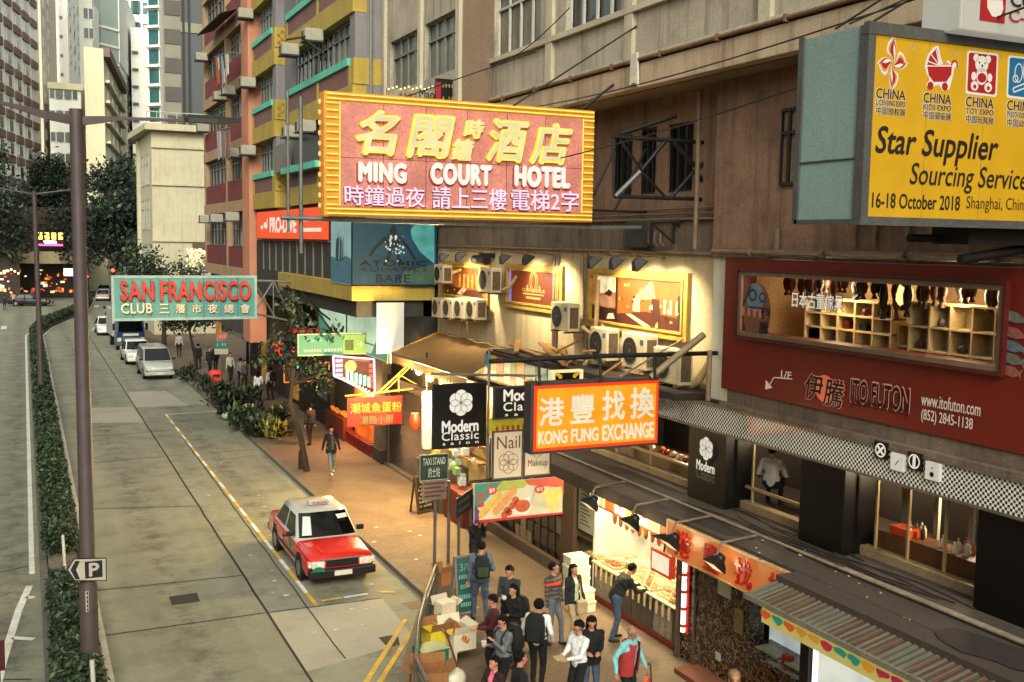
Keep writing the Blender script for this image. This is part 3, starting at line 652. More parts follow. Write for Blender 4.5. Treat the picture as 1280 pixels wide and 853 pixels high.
fs[0].panel(MB(), 0, fs[0].w, 34.0, 35.2, 0, .2).build('floor_band', mat('far_band_concrete', (0.50, 0.49, 0.43)), t)
for u in (.2, .9): fs[0].panel(MB(), u, u+.3, 12, 45.5, 0, .25).build('fin', mat('far_black', (.07, .08, .08), .4), t)
# ---- cream corner building (y = 93)
cb_m = mat('cream_render_near', (0.69, 0.665, 0.56), .88, .1, .25, .15, 20, streak=.5, dark=(.45, .38, .24), dirt=.2)
c0 = at(191, 93); c1 = at(270, 93); cl = at(175, 103)
t = thing('corner_building', 'cream rendered corner building with railed flat roof at the bend', 'building', (c0.x, 93, 0))
zt = 17.2
plan = [(cl.x, 103, 0), (c0.x, 93, 0), (c1.x, 93, 0), (c1.x+3, 108, 0), (cl.x+3, 108, 0)]
MB().prism(plan, (0, 0, zt)).build('wall', cb_m, t)
MB().prism([(cl.x-.9, 103.5, zt), (c0.x-.6, 92.2, zt), (c1.x, 92.2, zt), (c1.x, 108, zt), (cl.x, 108, zt)], (0, 0, .55)).build('roof_slab', cb_m, t, bevel=.03)
f = FY(93.0)
for z in (15.8, 12.7, 8.0): f.panel(MB(), c0.x-.05, c1.x, z, z+.22, 0, .18).build('moulding', cb_m, t)
f.panel(MB(), c0.x+3.2, c1.x, 6.2, 7.9, 0, .06).build('stone_panel', mat('brown_stone', (.36, .3, .23), .8, .2, 2), t)
f2 = Face((cl.x, 103, 0), c0-cl, (0, 0, 1)); wl = (c0-cl).length
for u in (.25, .62):
    for z in (5.2, 9.0, 12.8): window(t, f2, (wl*u, wl*u+2.0, z, z+2.6), 2, 3, frame_white, glass_mid, d=.05)
f2.panel(MB(), wl*.06, wl*.12, 3, 17, 0, .3).build('fin', cb_m, t)
mb = MB(); mb.tube([(c0.x-.4, 92.4, zt+1.5), (c1.x, 92.4, zt+1.5)], .04, 6); mb.tube([(c0.x-.4, 92.4, zt+1.0), (c1.x, 92.4, zt+1.0)], .03, 6)
for x in np.arange(c0.x-.4, c1.x, .8): mb.tube([(x, 92.4, zt+.5), (x, 92.4, zt+1.5)], .03, 6)
mb.build('railing', frame_white, t)
# ---- far street wall to close the bend: low dark shopfronts on the right and shops on the outside of the bend
dkb = mat('far_dark_front', (0.22, 0.19, 0.16), .8, .3, .3, streak=.4)
sh = thing('shop_building', 'shop building with a curved pale canopy and bright neon board at the bend', 'building', (2.5, 152, 0))
MB().box(-3, 7.9, 154, 166, 0, 12).build('wall', dkb, sh)
mb = MB(); pts = [(-2+9.8*i/14, 154-3.5*math.sin(math.pi*i/14)) for i in range(15)]
mb.loft([[(x, y, 4.6), (x, y, 6.2), (x, y+.5, 6.2), (x, y+.5, 4.6)] for x, y in pts], smooth=False); mb.build('canopy', mat('canopy_cream', (.72, .66, .52), .7, .1, .5), sh)
MB().box(4.7, 6.4, 150.0, 150.2, 3.0, 4.0).build('name_board', emat('white_board_light', '#f2f6ea', 2.0, var=.3), sh)
fb = FY(150.0)
nb_ = thing('neon_sign', 'bright yellow and pink neon board over the curved canopy', 'sign', (4.8, 150, 6.3))
u0, u1, v0, v1 = fb.rect(46, 290, 80, 309)
fb.panel(MB(), u0, u1, v0, v1, -.5, 0).build('box', mat('sign_maroon', (.3, .06, .1), .6), nb_)
mb = MB()
for i in range(4): fb.panel(mb, u0+.15+(u1-u0)*i/4, u0+(u1-u0)*(i+.82)/4, v0+(v1-v0)*.5, v1-.12, .01, .05)
mb.build('letter_blocks', emat('neon_yellow_far', '#ffd75a', 4.0, var=.5, scale=2), nb_)
fb.panel(MB(), u0+.15, u1-.15, v0+.15, v0+(v1-v0)*.2, .01, .05).build('pink_strip', emat('neon_pink_far', '#ff5aa8', 3.0), nb_)
fb.panel(MB(), u0+.8, u1-.9, v0+(v1-v0)*.22, v0+(v1-v0)*.42, .01, .05).build('white_strip', emat('neon_white_far', '#fff3e0', 3.0, var=.5, scale=3), nb_)
mk = thing('market_front', 'warmly lit open shop front with hanging bulbs at the far left corner', 'shop', (-4, 140, 0))
MB().box(-16, -0.5, 141, 150, 0, 5.5).build('wall', dkb, mk)
def bits(par, n, x0, x1, y, z0, z1, seed):
    rr = random.Random(seed); lc = [emat('market_'+c[1:], c, e, var=.8, scale=3) for c, e in (('#ff9c40', 1.0), ('#ff5a30', .8), ('#ffd890', 1.4), ('#ff7038', .6), ('#fff0d8', 1.2))]
    for i in range(n):
        x = rr.uniform(x0, x1); z = z0+(z1-z0)*rr.random()**1.2; w = rr.uniform(.12, .6); MB().box(x, x+w, y-.25+.003*i, y-.01, z, z+rr.uniform(.1, .4)).build('lit_goods', lc[rr.randrange(5)], par)
bits(mk, 40, -5, -1, 141, .5, 4, 19); bits(sh, 60, -2.5, 7.3, 154, .5, 3.6, 20)
rr = random.Random(5); mb = MB()
for i in range(14): mb.ell((-5.6+i*.38, 140.4, 3.9+.25*math.sin(i*1.3)), .12, .12, .12, 8, 5)
mb.build('bulb_string', emat('bulb_light', '#ffd48a', 6.0), mk)
# street wall on the right past the cream building
for (x, y, w, h, lab) in ((24, 118, 10, 9, 'low dark shop row past the cream building, nearer half'), (33, 142, 14, 11, 'dark shop row at the end of the bend under the trees')):
    s_ = thing('shop_row', lab, 'building', (x, y, 0)); bits(s_, 14, x-.2, x+w*.6, y, .6, 4, int(x))
    MB().box(x, x+w, y, y+14, 0, h).build('wall', dkb, s_)
    MB().box(x-.2, x-.02, y+1, y+5, 3.2, 4.4).build('sign_board', emat('red_sign_far', '#ff4020', 1.6, var=.6, scale=1), s_)

# ================================================================ TREES AND HEDGES
leaf_d = mat('leaf_dark', (0.10, 0.145, 0.105), .65, .35, .5, spec=.3)
leaf_m = mat('leaf_mid', (0.19, 0.27, 0.17), .6, .35, .5, spec=.35)
leaf_l = mat('leaf_light', (0.29, 0.37, 0.23), .6, .3, .5, spec=.35)
bark = mat('bark', (0.20, 0.16, 0.12), .95, .3, 3, .5, 12)
def leaves(n, blobs, size, rg, up=0.35, aspect=.55, mix=(.45, .4, .15)):
    """leaf faces through the volume of uneven blobs, gathered in clumps"""
    wts = np.array([b[1]*b[2]*b[3] for b in [(0, *b[1:]) for b in blobs]]) if False else np.array([b[3]*b[4]*b[5] for b in blobs]); wts = wts/wts.sum()
    idx = rg.choice(len(blobs), n, p=wts); B = np.array(blobs, float)[idx]
    d = rg.normal(size=(n, 3)); d /= np.linalg.norm(d, axis=1)[:, None]; r = rg.random(n)**0.40
    c = B[:, :3]+d*B[:, 3:6]*r[:, None]
    ncl = max(8, n//26); cl = c[rg.choice(n, ncl)]; own = rg.integers(0, ncl, n)
    k = rg.random(n) < .72
    c[k] = cl[own[k]]+rg.normal(size=(k.sum(), 3))*size*2.1
    nrm = d*.6+rg.normal(size=(n, 3))*.6+np.array([0, 0, up]); nrm /= np.linalg.norm(nrm, axis=1)[:, None]
    a = np.cross(nrm, rg.normal(size=(n, 3))); a /= np.linalg.norm(a, axis=1)[:, None]; b = np.cross(nrm, a)
    s = size*(.6+.8*rg.random(n))[:, None]; a = a*s; b = b*s*aspect
    V = np.stack([c-a, c+b*.9-a*.1, c+a, c-b*.9-a*.1], 1).reshape(-1, 3)
    return V, rg.choice(3, n, p=list(mix))
def leaf_obj(name, V, mi, parent, mats=None):
    o = base(parent); n = len(V)//4; me = bpy.data.meshes.new(name)
    me.vertices.add(4*n); me.vertices.foreach_set('co', (V-np.array(o)).astype('f').ravel())
    me.loops.add(4*n); me.loops.foreach_set('vertex_index', np.arange(4*n)); me.polygons.add(n)
    me.polygons.foreach_set('loop_start', np.arange(n)*4)
    for m in (mats or (leaf_d, leaf_m, leaf_l)): me.materials.append(m)
    me.polygons.foreach_set('material_index', mi.astype('i')); me.update(calc_edges=True); me.validate()
    ob = bpy.data.objects.new(name, me); COL.objects.link(ob); ob.parent = parent; return ob
def tree(label, x, y, z0, h, blobs, n, size, seed, name='tree', trunk=.25, mix=(.45, .4, .15), group=None, lean=(0, 0)):
    rg = np.random.default_rng(seed); t = thing(name, label, 'tree', (x, y, z0), group)
    bl = [(x+b[0], y+b[1], z0+b[2], b[3], b[4], b[5]) for b in blobs]
    mb = MB(); top = Vector((x+lean[0], y+lean[1], z0+h*.55))
    mb.tube([(x, y, z0-.1), (x+lean[0]*.3, y, z0+h*.2), (x+lean[0]*.7, y+lean[1]*.6, z0+h*.4), top], [trunk*1.25, trunk, trunk*.8, trunk*.6], 9)
    for b in bl[:7]:
        e = Vector(b[:3]); mid = top.lerp(e, .5)+Vector((0, 0, .1*h*.3)); st = Vector((x+lean[0]*.7, y+lean[1]*.6, z0+h*.4)).lerp(top, rg.random())
        mb.tube([st, mid, e], [trunk*.5, trunk*.3, trunk*.1], 6)
    mb.build('trunk', bark, t, fix=False)
    V, mi = leaves(n, bl, size, rg, mix=mix); leaf_obj('crown', V, mi, t); return t
def blobs_rand(seed, n, rx, ry, z0, z1, br):
    rg = random.Random(seed); out = []
    for i in range(n):
        a = rg.uniform(0, 6.28); q = rg.random()**.5; f = rg.random()
        taper = math.sin(math.pi*(.25+.65*f)); r = br*rg.uniform(.6, 1.2)
        out.append((rx*q*math.cos(a)*taper, ry*q*math.sin(a)*taper, z0+(z1-z0)*f, r, r, r*.75))
    return out
TR = (('dense dark banyan at the far left edge of the street', -45, 140, 18.6, 8, 0), ('broad dark tree whose crown spreads over the neon board', 52, 176, 19.5, 10, 1),
      ('dark tree arching over the buses at the bend', 165, 150, 17.6, 8.5, 2), ('tall loose tree with bare top branches before the cream building', 172, 130, 17.2, 6.5, 3),
      ('dark tree close beside the cream corner building', 182, 122, 13.6, 5.0, 4), ('distant tree behind the far traffic signals', 178, 182, 17.5, 10, 5), ('low spreading dark tree left of the near lamp post', 80, 178, 19, 8, 6),
      ('huge dark tree filling the gap behind the far lamp post', 25, 176, 20, 11, 7))
for lab, px, y, h, rx, i in TR:
    p = at(px, y); tree(lab, p.x, y, 0, h, blobs_rand(30+i, 17, rx, rx, h*(.42 if i in (0, 1, 6, 7) else .30), h*.93, rx*.42), 9000, .27, 50+i, trunk=.45, mix=(.8, .18, .02))
p = at(203, 76); ct = tree('small street tree with warm fairy lights before the cream building', p.x, 76, 0, 8.2, blobs_rand(61, 12, 3.0, 3, 3.6, 7.6, 1.5), 5200, .15, 71, trunk=.16, mix=(.4, .42, .18))
mb = MB(); rr = random.Random(8)
for i in range(46):
    q = P(rr.uniform(232, 259), rr.uniform(311, 334), 'y', 74+rr.uniform(-.8, .8)); mb.ell(q, .05, .05, .05, 6, 4)
for x, y_ in ((240, 315), (250, 313), (257, 316)): q = P(x, y_, 'y', 73.5); mb.ell(q, .16, .12, .12, 8, 6)
mb.tube([v for v in mb.v[::30]], .01, 4, False); fl = mb.build('fairy_lights', emat('fairy_light', '#ffe2a0', 2.2)); tag(fl, 'string of warm fairy lights in the small street tree', 'lights')
# young leaning tree on the pavement
b0 = gz(384, 589, PZ); tp = gy(362, 505, b0.y)
t = thing('street_tree', 'young leaning street tree with sparse crown before the green arrow sign', 'tree', tuple(b0))
ccs = [gy(x, y, b0.y+dy) for x, y, dy in ((352, 428, .8), (385, 455, .3), (404, 420, 0), (370, 446, .6), (344, 446, 1.2), (395, 473, .3), (414, 462, 0), (374, 405, .5), (362, 380, .6), (392, 440, .4))]
mb = MB(); mb.tube([b0-Vector((0, 0, .1)), b0.lerp(tp, .5)+Vector((.08, 0, 0)), tp, ccs[3]], [.13, .10, .08, .05], 9)
for c in ccs: mb.tube([tp.lerp(ccs[3], .4), c], [.05, .015], 6)
mb.build('trunk', bark, t, fix=False)
V, mi = leaves(1350, [(*c, .60, .62, .36) for c in ccs], .11, np.random.default_rng(9), mix=(.45, .4, .15)); leaf_obj('crown', V, mi, t)
# slender tree further on
b0 = gz(246, 462, PZ)
tree('slender dark street tree under the blue club sign', b0.x, b0.y, PZ, 5.2, blobs_rand(77, 9, 1.6, 1.6, 2.9, 5.0, .85), 2600, .12, 78, trunk=.1, mix=(.6, .33, .07), lean=(-.5, 0))
b0 = gz(300, 455, PZ)
tree('bushy street tree behind the teal stop sign', b0.x+.5, b0.y, PZ, 4.6, blobs_rand(79, 9, 1.3, 1.5, 2.6, 4.6, .8), 2600, .12, 80, trunk=.1, mix=(.6, .33, .07))
# hedges on the reserve
soil = mat('planter_concrete', (0.40, 0.38, 0.33), .9, .2, 2, .4, dirt=.5)
def hedge(label, ya, yb_, x0=.36, x1=1.04, h=.62, n=None, seed=1, bend_=False):
    n = n or int((yb_-ya)*(760 if ya < 40 else 330)); rg = np.random.default_rng(seed); sz = .065 if ya < 40 else .1
    t = thing('hedge', label, 'hedge', ((x0+x1)/2, ya, .1))
    u = rg.random(n); y = ya+u*(yb_-ya); q = rg.random((n, 2))
    lump = .10*np.sin(y*1.9+seed)+.07*np.sin(y*4.3)+.05*np.sin(y*9.1)
    x = x0+q[:, 0]*(x1-x0); z = .16+(h+lump)*(1-.35*(2*q[:, 0]-1)**4)*(q[:, 1]**.35)
    x = x+(q[:, 0]-.5)*.30*rg.random(n)
    if bend_: x = x+np.array([bend(0, v) for v in y])
    c = np.stack([x, y, z], 1); d = np.stack([(q[:, 0]-.5)*1.6, rg.normal(size=n)*.4, .7+0*q[:, 0]], 1)
    nrm = d+rg.normal(size=(n, 3))*.5; nrm /= np.linalg.norm(nrm, axis=1)[:, None]
    a = np.cross(nrm, rg.normal(size=(n, 3))); a /= np.linalg.norm(a, axis=1)[:, None]; b = np.cross(nrm, a)
    s = sz*(.6+.8*rg.random(n))[:, None]; a *= s; b *= s*.5
    V = np.stack([c-a, c+b, c+a, c-b], 1).reshape(-1, 3)
    leaf_obj('foliage', V, rg.choice(3, n, p=[.4, .42, .18]), t)
    mb = MB(); ys = np.linspace(ya+.05, yb_-.05, max(2, int((yb_-ya)/4)))
    for p, r in zip(ys[:-1], ys[1:]):
        s0, s1 = (bend(0, p), bend(0, r)) if bend_ else (0, 0)
        mb.prism([(x0+s0, p, .0), (x1+s0, p, .0), (x1+s1, r, .0), (x0+s1, r, .0)], (0, 0, .3))
    mb.build('planter', soil, t); return t
ya = gz(130, 706).y
hedge('hedge on the central reserve in front of the parking sign', 17, 26.0, seed=2)
hedge('middle hedge on the central reserve beyond the parking sign', 28.4, 45.6, seed=3)
hedge('long hedge on the central reserve running to the bend', 46.3, 97, seed=4)
hedge('far hedge on the central reserve curving round the bend', 98, 146, seed=5, bend_=True, h=.8)
mb = MB(); mb.tube([(.72, 26.6, .05), (.70, 27.9, 1.0)], .035, 8); po = tag(mb.build('marker_post', frame_white), 'white marker post leaning in the hedge gap', 'post')
mb = MB(); mb.tube([(.9, 18.6, .3), (.88, 18.7, 1.25)], .04, 8); po = tag(mb.build('marker_post', frame_white), 'white marker post in the nearest hedge', 'post')
# pavement planting by the kerb
def plant(label, p, r, h, n, size, seed, mats=None, name='shrub', aspect=.35, group=None):
    rg = np.random.default_rng(seed); t = thing(name, label, 'plant', tuple(p), group)
    nl = n; a = rg.random(nl)*6.283; lean_ = rg.random(nl)**.7; ln = size*(.7+.6*rg.random(nl))
    c0 = np.array(p)+np.stack([rg.normal(size=nl)*r*.5, rg.normal(size=nl)*r*.5, rg.random(nl)*h*.75], 1)
    d = np.stack([np.cos(a)*lean_, np.sin(a)*lean_, 1.05-lean_*.8], 1); d /= np.linalg.norm(d, axis=1)[:, None]
    sd_ = np.stack([-np.sin(a), np.cos(a), 0*a], 1)*ln[:, None]*aspect*.5
    m_ = c0+d*ln[:, None]*.55; e = c0+d*ln[:, None]+np.array([0, 0, -1])*(lean_*ln*.25)[:, None]
    V = np.stack([c0, m_+sd_, e, m_-sd_], 1).reshape(-1, 3)
    leaf_obj('foliage', V, rg.choice(3, nl, p=[.45, .38, .17]), t, mats)
    MB().cyl((p[0], p[1], p[2]), max(.12, r*.35), h*.3, 10).build('stem_base', soil, t); return t
yl = mat('leaf_yellow', (0.62, 0.60, 0.25), .55, .25, 2, spec=.4); rl = mat('leaf_red', (0.45, 0.18, 0.13), .55, .25, 2, spec=.4)
PL = ((236, 476, .5, .9, 260, .32, None, 'dark shrub by the kerb nearest the traffic cone'), (258, 490, .5, 1.0, 260, .3, None, 'dark shrub between the orange bin and the kerb'),
      (278, 506, .6, 1.3, 420, .38, None, 'tall leafy shrub beside the orange bin'), (292, 520, .7, 1.4, 520, .42, None, 'large glossy shrub left of the white notice'),
      (305, 535, .6, 1.1, 420, .38, None, 'bushy shrub under the white notice'), (322, 545, .55, .9, 300, .4, None, 'low dark shrub between white notice and yellow plant'),
      (336, 548, .5, .75, 160, .5, (leaf_m, yl, yl), 'yellow leaved ornamental plant near the kerb'), (355, 545, .4, .5, 130, .4, (leaf_m, rl, yl), 'red and green low plant at the end of the planting'),
      (345, 532, .45, .9, 240, .4, (leaf_d, leaf_m, yl), 'tufted plant behind the yellow leaved one'), (312, 512, .5, 1.3, 300, .36, None, 'upright dark shrub behind the white notice'))
for i, (px, py, r, h, n, s, mm, lab) in enumerate(PL): plant(lab, gz(px, py, PZ), r, h, n, s, 90+i, mm)
# ================================================================ SIGNS
iron = mat('black_steel', (0.10, 0.095, 0.09), .55, .3, 6, metal=.3)
galv = mat('galvanised_steel', (0.40, 0.42, 0.41), .5, .25, 5, metal=.5)
dkmetal = mat('dark_sign_casing', (0.20, 0.18, 0.17), .6, .25, 4)
def sign(name, label, loc, cat='sign', group=None): return thing(name, label, cat, tuple(loc), group)
def board(f, t, rect, m, d0=-.15, d1=0.0, name='panel', bevel=0.0):
    r = f.rect(*rect); f.panel(MB(), *r, d0, d1).build(name, m, t, bevel); return r
def frame(f, t, r, w, m, d0=-.02, d1=.03, name='frame'):
    a0, a1, b0, b1 = r; mb = MB()
    for q in ((a0-w, a1+w, b0-w, b0), (a0-w, a1+w, b1, b1+w), (a0-w, a0, b0, b1), (a1, a1+w, b0, b1)): f.panel(mb, *q, d0, d1)
    return mb.build(name, m, t)
def bars(f, t, rect, m, rows=1, n=8, name='lettering', d=.012, seed=0):
    """illegible small print: rows of short marks"""
    u0, u1, v0, v1 = f.rect(*rect); rg = random.Random(seed); mb = MB()
    for k in range(rows):
        b0 = v0+(v1-v0)*(k+.18)/rows; b1 = v0+(v1-v0)*(k+.82)/rows; w = (u1-u0)/n
        for i in range(n):
            if rg.random() < .1: continue
            a = u0+w*(i+.12); h = b1-b0
            f.panel(mb, a, a+w*.7, b0+h*.42, b0+h*.58, d-.002, d)
            f.panel(mb, a+w*rg.uniform(.15, .45), a+w*rg.uniform(.5, .6), b0, b1, d-.004, d-.002)
            f.panel(mb, a+w*.05, a+w*.66, b0+h*rg.uniform(0, .12), b0+h*rg.uniform(.14, .22), d-.002, d+.001)
            f.panel(mb, a+w*.1, a+w*.6, b1-h*.16, b1-h*rg.uniform(0, .08), d-.002, d+.001)
    return mb.build(name, m, t)
# ---- the big pink neon hotel sign
f = FY(20.0); rct = (405, 126, 742, 274)
u0, u1, v0, v1 = f.rect(*rct)
t = sign('hotel_sign', 'huge pink neon hotel sign with yellow tube border hung over the pavement', (u1, 20, v0))
face_m = mat('faded_pink_enamel', (0.74, 0.47, 0.41), .6, .22, 1.2, dirt=.75, dark=(.50, .30, .27), streak=.4, em='#b8606c', es=.11)
bord_m = mat('ochre_border', (0.74, 0.50, 0.13), .6, .2, 3, streak=.4, dark=(.4, .22, .06), em='#d8901c', es=.22)
f.panel(MB(), u0, u1, v0, v1, -.35, 0).build('box', bord_m, t, bevel=.01)
bw = .19
a0, a1, b0, b1 = f.uv(424, 200)[0], f.uv(727, 200)[0], v0+bw, v1-bw
f.panel(MB(), a0, a1, b0, b1, .001, .02).build('panel', face_m, t)
mb = MB()
for k in range(1, 6): u_ = a0+(a1-a0)*k/6; f.panel(mb, u_-.006, u_+.006, b0, b1, .0205, .022)
f.panel(mb, a0, a1, b0+(b1-b0)*.47, b0+(b1-b0)*.475, .0205, .022); mb.build('panel_seams', mat('seam_rust', (.36, .2, .17), .8, .3, 6), t)
ntube = emat('neon_yellow', '#ffe067', 1.15, var=.1)
mb = MB()
for vv in (v0+.05, v0+.14, v1-.05, v1-.14): mb.tube([f.pt(u0+.04, vv, .05), f.pt(u1-.04, vv, .05)], .013, 6)
n = 15
for i in range(n):
    vv = v0+.22+(v1-v0-.44)*i/(n-1)
    mb.tube([f.pt(u0+.03, vv, .05), f.pt(a0-.03, vv, .05)], .012, 6); mb.tube([f.pt(a1+.03, vv, .05), f.pt(u1-.03, vv, .05)], .012, 6)
for uu in (a0+.0, a1-.0): mb.tube([f.pt(uu, b0, .05), f.pt(uu, b1, .05)], .011, 6)
mb.build('neon_border', ntube, t)
mb = MB()
for i in range(11): mb.ell(f.pt(u0-.06, v0+.2+(v1-v0-.4)*i/10, -.1), .03, .03, .05, 6, 4)
mb.build('edge_bulbs', emat('edge_bulb', '#ffb060', 1.3), t)
yl_l = emat('letter_yellow_glow', '#ffdf55', .95, var=.15); cr_l = emat('letter_cream', '#f1e2a8', .62, base='#e8ddb0', var=.2)
for ch, rc in (('名', (443, 138, 499, 195)), ('閣', (506, 144, 567, 199)), ('時', (578, 150, 603, 174)), ('鐘', (562, 174, 590, 201)), ('酒', (606, 149, 659, 204)), ('店', (660, 154, 713, 207))):
    sm_ = ch in '時鐘'
    f.text(ch, rc, yl_l, t, 'letter_outline', d=.03, bold=.075, shear=.2, depth=.08)
    f.text(ch, (rc[0]+3, rc[1]+3, rc[2]-3, rc[3]-3) if not sm_ else (rc[0]+1, rc[1]+1, rc[2]-1, rc[3]-1), cr_l, t, 'lettering', d=.118, bold=.035, shear=.2)
wp_l = emat('letter_white_pink', '#ffe4d8', .85, base='#f0ddd0', var=.12); red_l = emat('letter_red_back', '#c8402c', .3, base='#a83826')
for w_, rc in (('MING', (447, 203, 507, 229)), ('COURT', (537, 205, 613, 232)), ('HOTEL', (642, 208, 711, 235))):
    f.text(w_, (rc[0]-2, rc[1]+1, rc[2]+2, rc[3]+3), red_l, t, 'letter_outline', d=.022, bold=.17, spacing=1.12)
    f.text(w_, rc, wp_l, t, d=.03, bold=.13, depth=.05, spacing=1.12)
pk_l = emat('letter_pale_pink', '#ffd8ec', .85, base='#f0c8d8'); mg_l = emat('letter_magenta_back', '#a8205c', .32, base='#8a1c4c')
for w_, rc in (('時鐘過夜', (430, 233, 530, 258)), ('請上三樓', (540, 235, 632, 262)), ('電梯2字', (638, 238, 722, 264))):
    f.text(w_, (rc[0]-1, rc[1]+1, rc[2]+1, rc[3]+2), mg_l, t, 'letter_outline', d=.022, bold=.03)
    f.text(w_, rc, pk_l, t, d=.03, bold=.008, depth=.03)
# supporting steelwork behind and below
tubes('support_pole', galv, t, [([(3.3+1.2, 20.25, 9.05-.17), (11.5, 20.2, 8.92-.1), (12.75, 20.2, 8.85)], .045), ([(4.9, 20.3, 8.2), (4.9, 20.3, 11.2)], .04), ([(4.65, 20.3, 8.6), (4.65, 20.3, 11.3)], .025)])
tubes('stay_wire', iron, t, [([(9.0, 20.1, 11.1), (11.7, 19.2, 13.0)], .018), ([(6.4, 20.1, 11.1), (11.7, 24, 13.2)], .012), ([(10.7, 20.1, 11.15), (11.64, 20, 11.9)], .03)])
mb = MB()
for x0, x1 in ((11.2, 11.9), (11.9, 12.7)): mb.tube([(x0, 20.3, 9.2), (x1, 20.3, 10.6)], .035, 6)
mb.tube([(11.2, 20.3, 9.2), (12.75, 20.3, 9.2)], .03, 6); mb.build('wall_truss', iron, t)
# ---- rusted frame of a vanished sign in front of the terrace
t = sign('empty_sign_frame', 'rusted empty steel sign frame projecting from the brown terrace wall', (12.7, 18, 9.4), 'frame')
def fp(px, py, y=18.2): return gy(px, py, y)
tubes('strut', iron, t, [([fp(765, 171), fp(905, 180)], .045), ([fp(768, 246), fp(905, 250)], .045), ([fp(905, 178), fp(905, 252)], .06), ([fp(775, 175), fp(800, 210), fp(805, 213)], .03),
    ([fp(802, 213), fp(832, 176)], .04), ([fp(840, 176), fp(873, 212)], .04), ([fp(870, 214), fp(900, 180)], .045), ([fp(800, 213), fp(835, 250)], .03), ([fp(868, 214), fp(898, 250)], .045), ([fp(868, 214), fp(838, 248)], .04),
    ([fp(767, 168), fp(767, 246)], .03), ([fp(775, 168), fp(845, 145)], .05)], 6)
tubes('stay', galv, t, [([fp(769, 246), fp(800, 215)], .05)], 6)
t = sign('small_sign_frame', 'smaller bent steel bracket below the empty sign frame', (12.7, 20, 8.4), 'frame')
tubes('strut', iron, t, [([fp(813, 277, 19.5), fp(813, 308, 19.5)], .03), ([fp(870, 275, 18.5), fp(870, 310, 18.5)], .035), ([fp(842, 277, 19), fp(842, 305, 19)], .03), ([fp(812, 278, 19.2), fp(872, 276, 18.6)], .03), ([fp(845, 280, 19), fp(870, 300, 18.6)], .02), ([fp(815, 280, 19), fp(840, 302, 19)], .02)], 6)
MB().box(12.55, 12.8, 19.9, 20.9, 8.4, 9.0).build('junction_box', dkmetal, t, bevel=.02)
mb = MB()
for i in range(3): mb.tube([gx(812+i*7, 290, 12.5), gx(811+i*7, 304, 12.5), gx(815+i*7, 306, 12.5)], .04, 6)
mb.build('pipe_bend', pipe_m, t)
# ---- San Francisco club
f = FY(42.0); t = sign('club_sign', 'teal club sign with red block letters on a lattice arm', (8.4, 42, 5.2))
tq = mat('turquoise_enamel', (0.31, 0.53, 0.51), .6, .1, .8, streak=.6, dark=(.28, .34, .3), dirt=.25)
r = board(f, t, (143, 348, 318, 397), tq, -.4, 0, 'box')
frame(f, t, r, .1, mat('pale_teal_trim', (0.55, 0.64, 0.60), .6, .15, 3, streak=.5), -.3, .03)
mb = MB()
for i in range(1, 8): u = r[0]+(r[1]-r[0])*i/8; f.panel(mb, u-.008, u+.008, r[2], r[3], 0, .006)
mb.build('panel_seam', mat('seam_dark', (.18, .24, .23)), t)
rd = mat('letter_red', (0.72, 0.20, 0.15), .5, .2, 3, streak=.3, dark=(.35, .1, .08)); rdk = mat('letter_red_shadow', (.36, .09, .07), .6, .2, 3)
crm = mat('letter_cream_paint', (0.80, 0.75, 0.62), .6, .15, 3, streak=.3)
for w_, rc in (('SAN', (150, 351, 192, 376)), ('FRANCISCO', (200, 351, 313, 376))):
    f.text(w_, (rc[0], rc[1]+1, rc[2]+1, rc[3]+2), rdk, t, 'letter_shadow', d=.008, bold=.09, spacing=1.1); f.text(w_, rc, rd, t, d=.02, bold=.07, depth=.12, spacing=1.12)  # darker offset copy paints a shadow behind the red letters
f.text('CLUB', (151, 379, 190, 392), crm, t, d=.02, bold=.06, depth=.1, spacing=1.08)
for i, ch in enumerate('三藩市夜總會'): x = 205+20.2*i; f.text(ch, (x-6, 380, x+6, 391.5), crm, t, d=.02, bold=.03, depth=.06)
A = [f.pt(r[1], r[2]+.1, -.2), f.pt(r[1], r[3]-.1, -.2)]; B_ = [Vector((9.85, 42.2, r[2]-.25)), Vector((9.85, 42.2, r[3]-.15))]
tubes('lattice_arm', galv, t, [([A[0], B_[0]], .05), ([A[1], B_[1]], .05), ([A[0], A[0].lerp(B_[0], .5).lerp(A[1].lerp(B_[1], .5), 1.0)], .035), ([A[1], A[0].lerp(B_[0], .55)], .035), ([A[1].lerp(B_[1], .5), B_[0]], .035), ([A[0].lerp(B_[0], .5), A[1].lerp(B_[1], .5)], .03), ([B_[0], B_[1]], .05)], 6)
f2_ = FY(41.5)
tubes('outrigger', iron, t, [([f2_.pt(9.4, 6.6), f2_.pt(11.6, 4.9)], .04), ([Vector((9.8, 41, 6.55)), Vector((9.8, 36, 5.2))], .035)], 6)
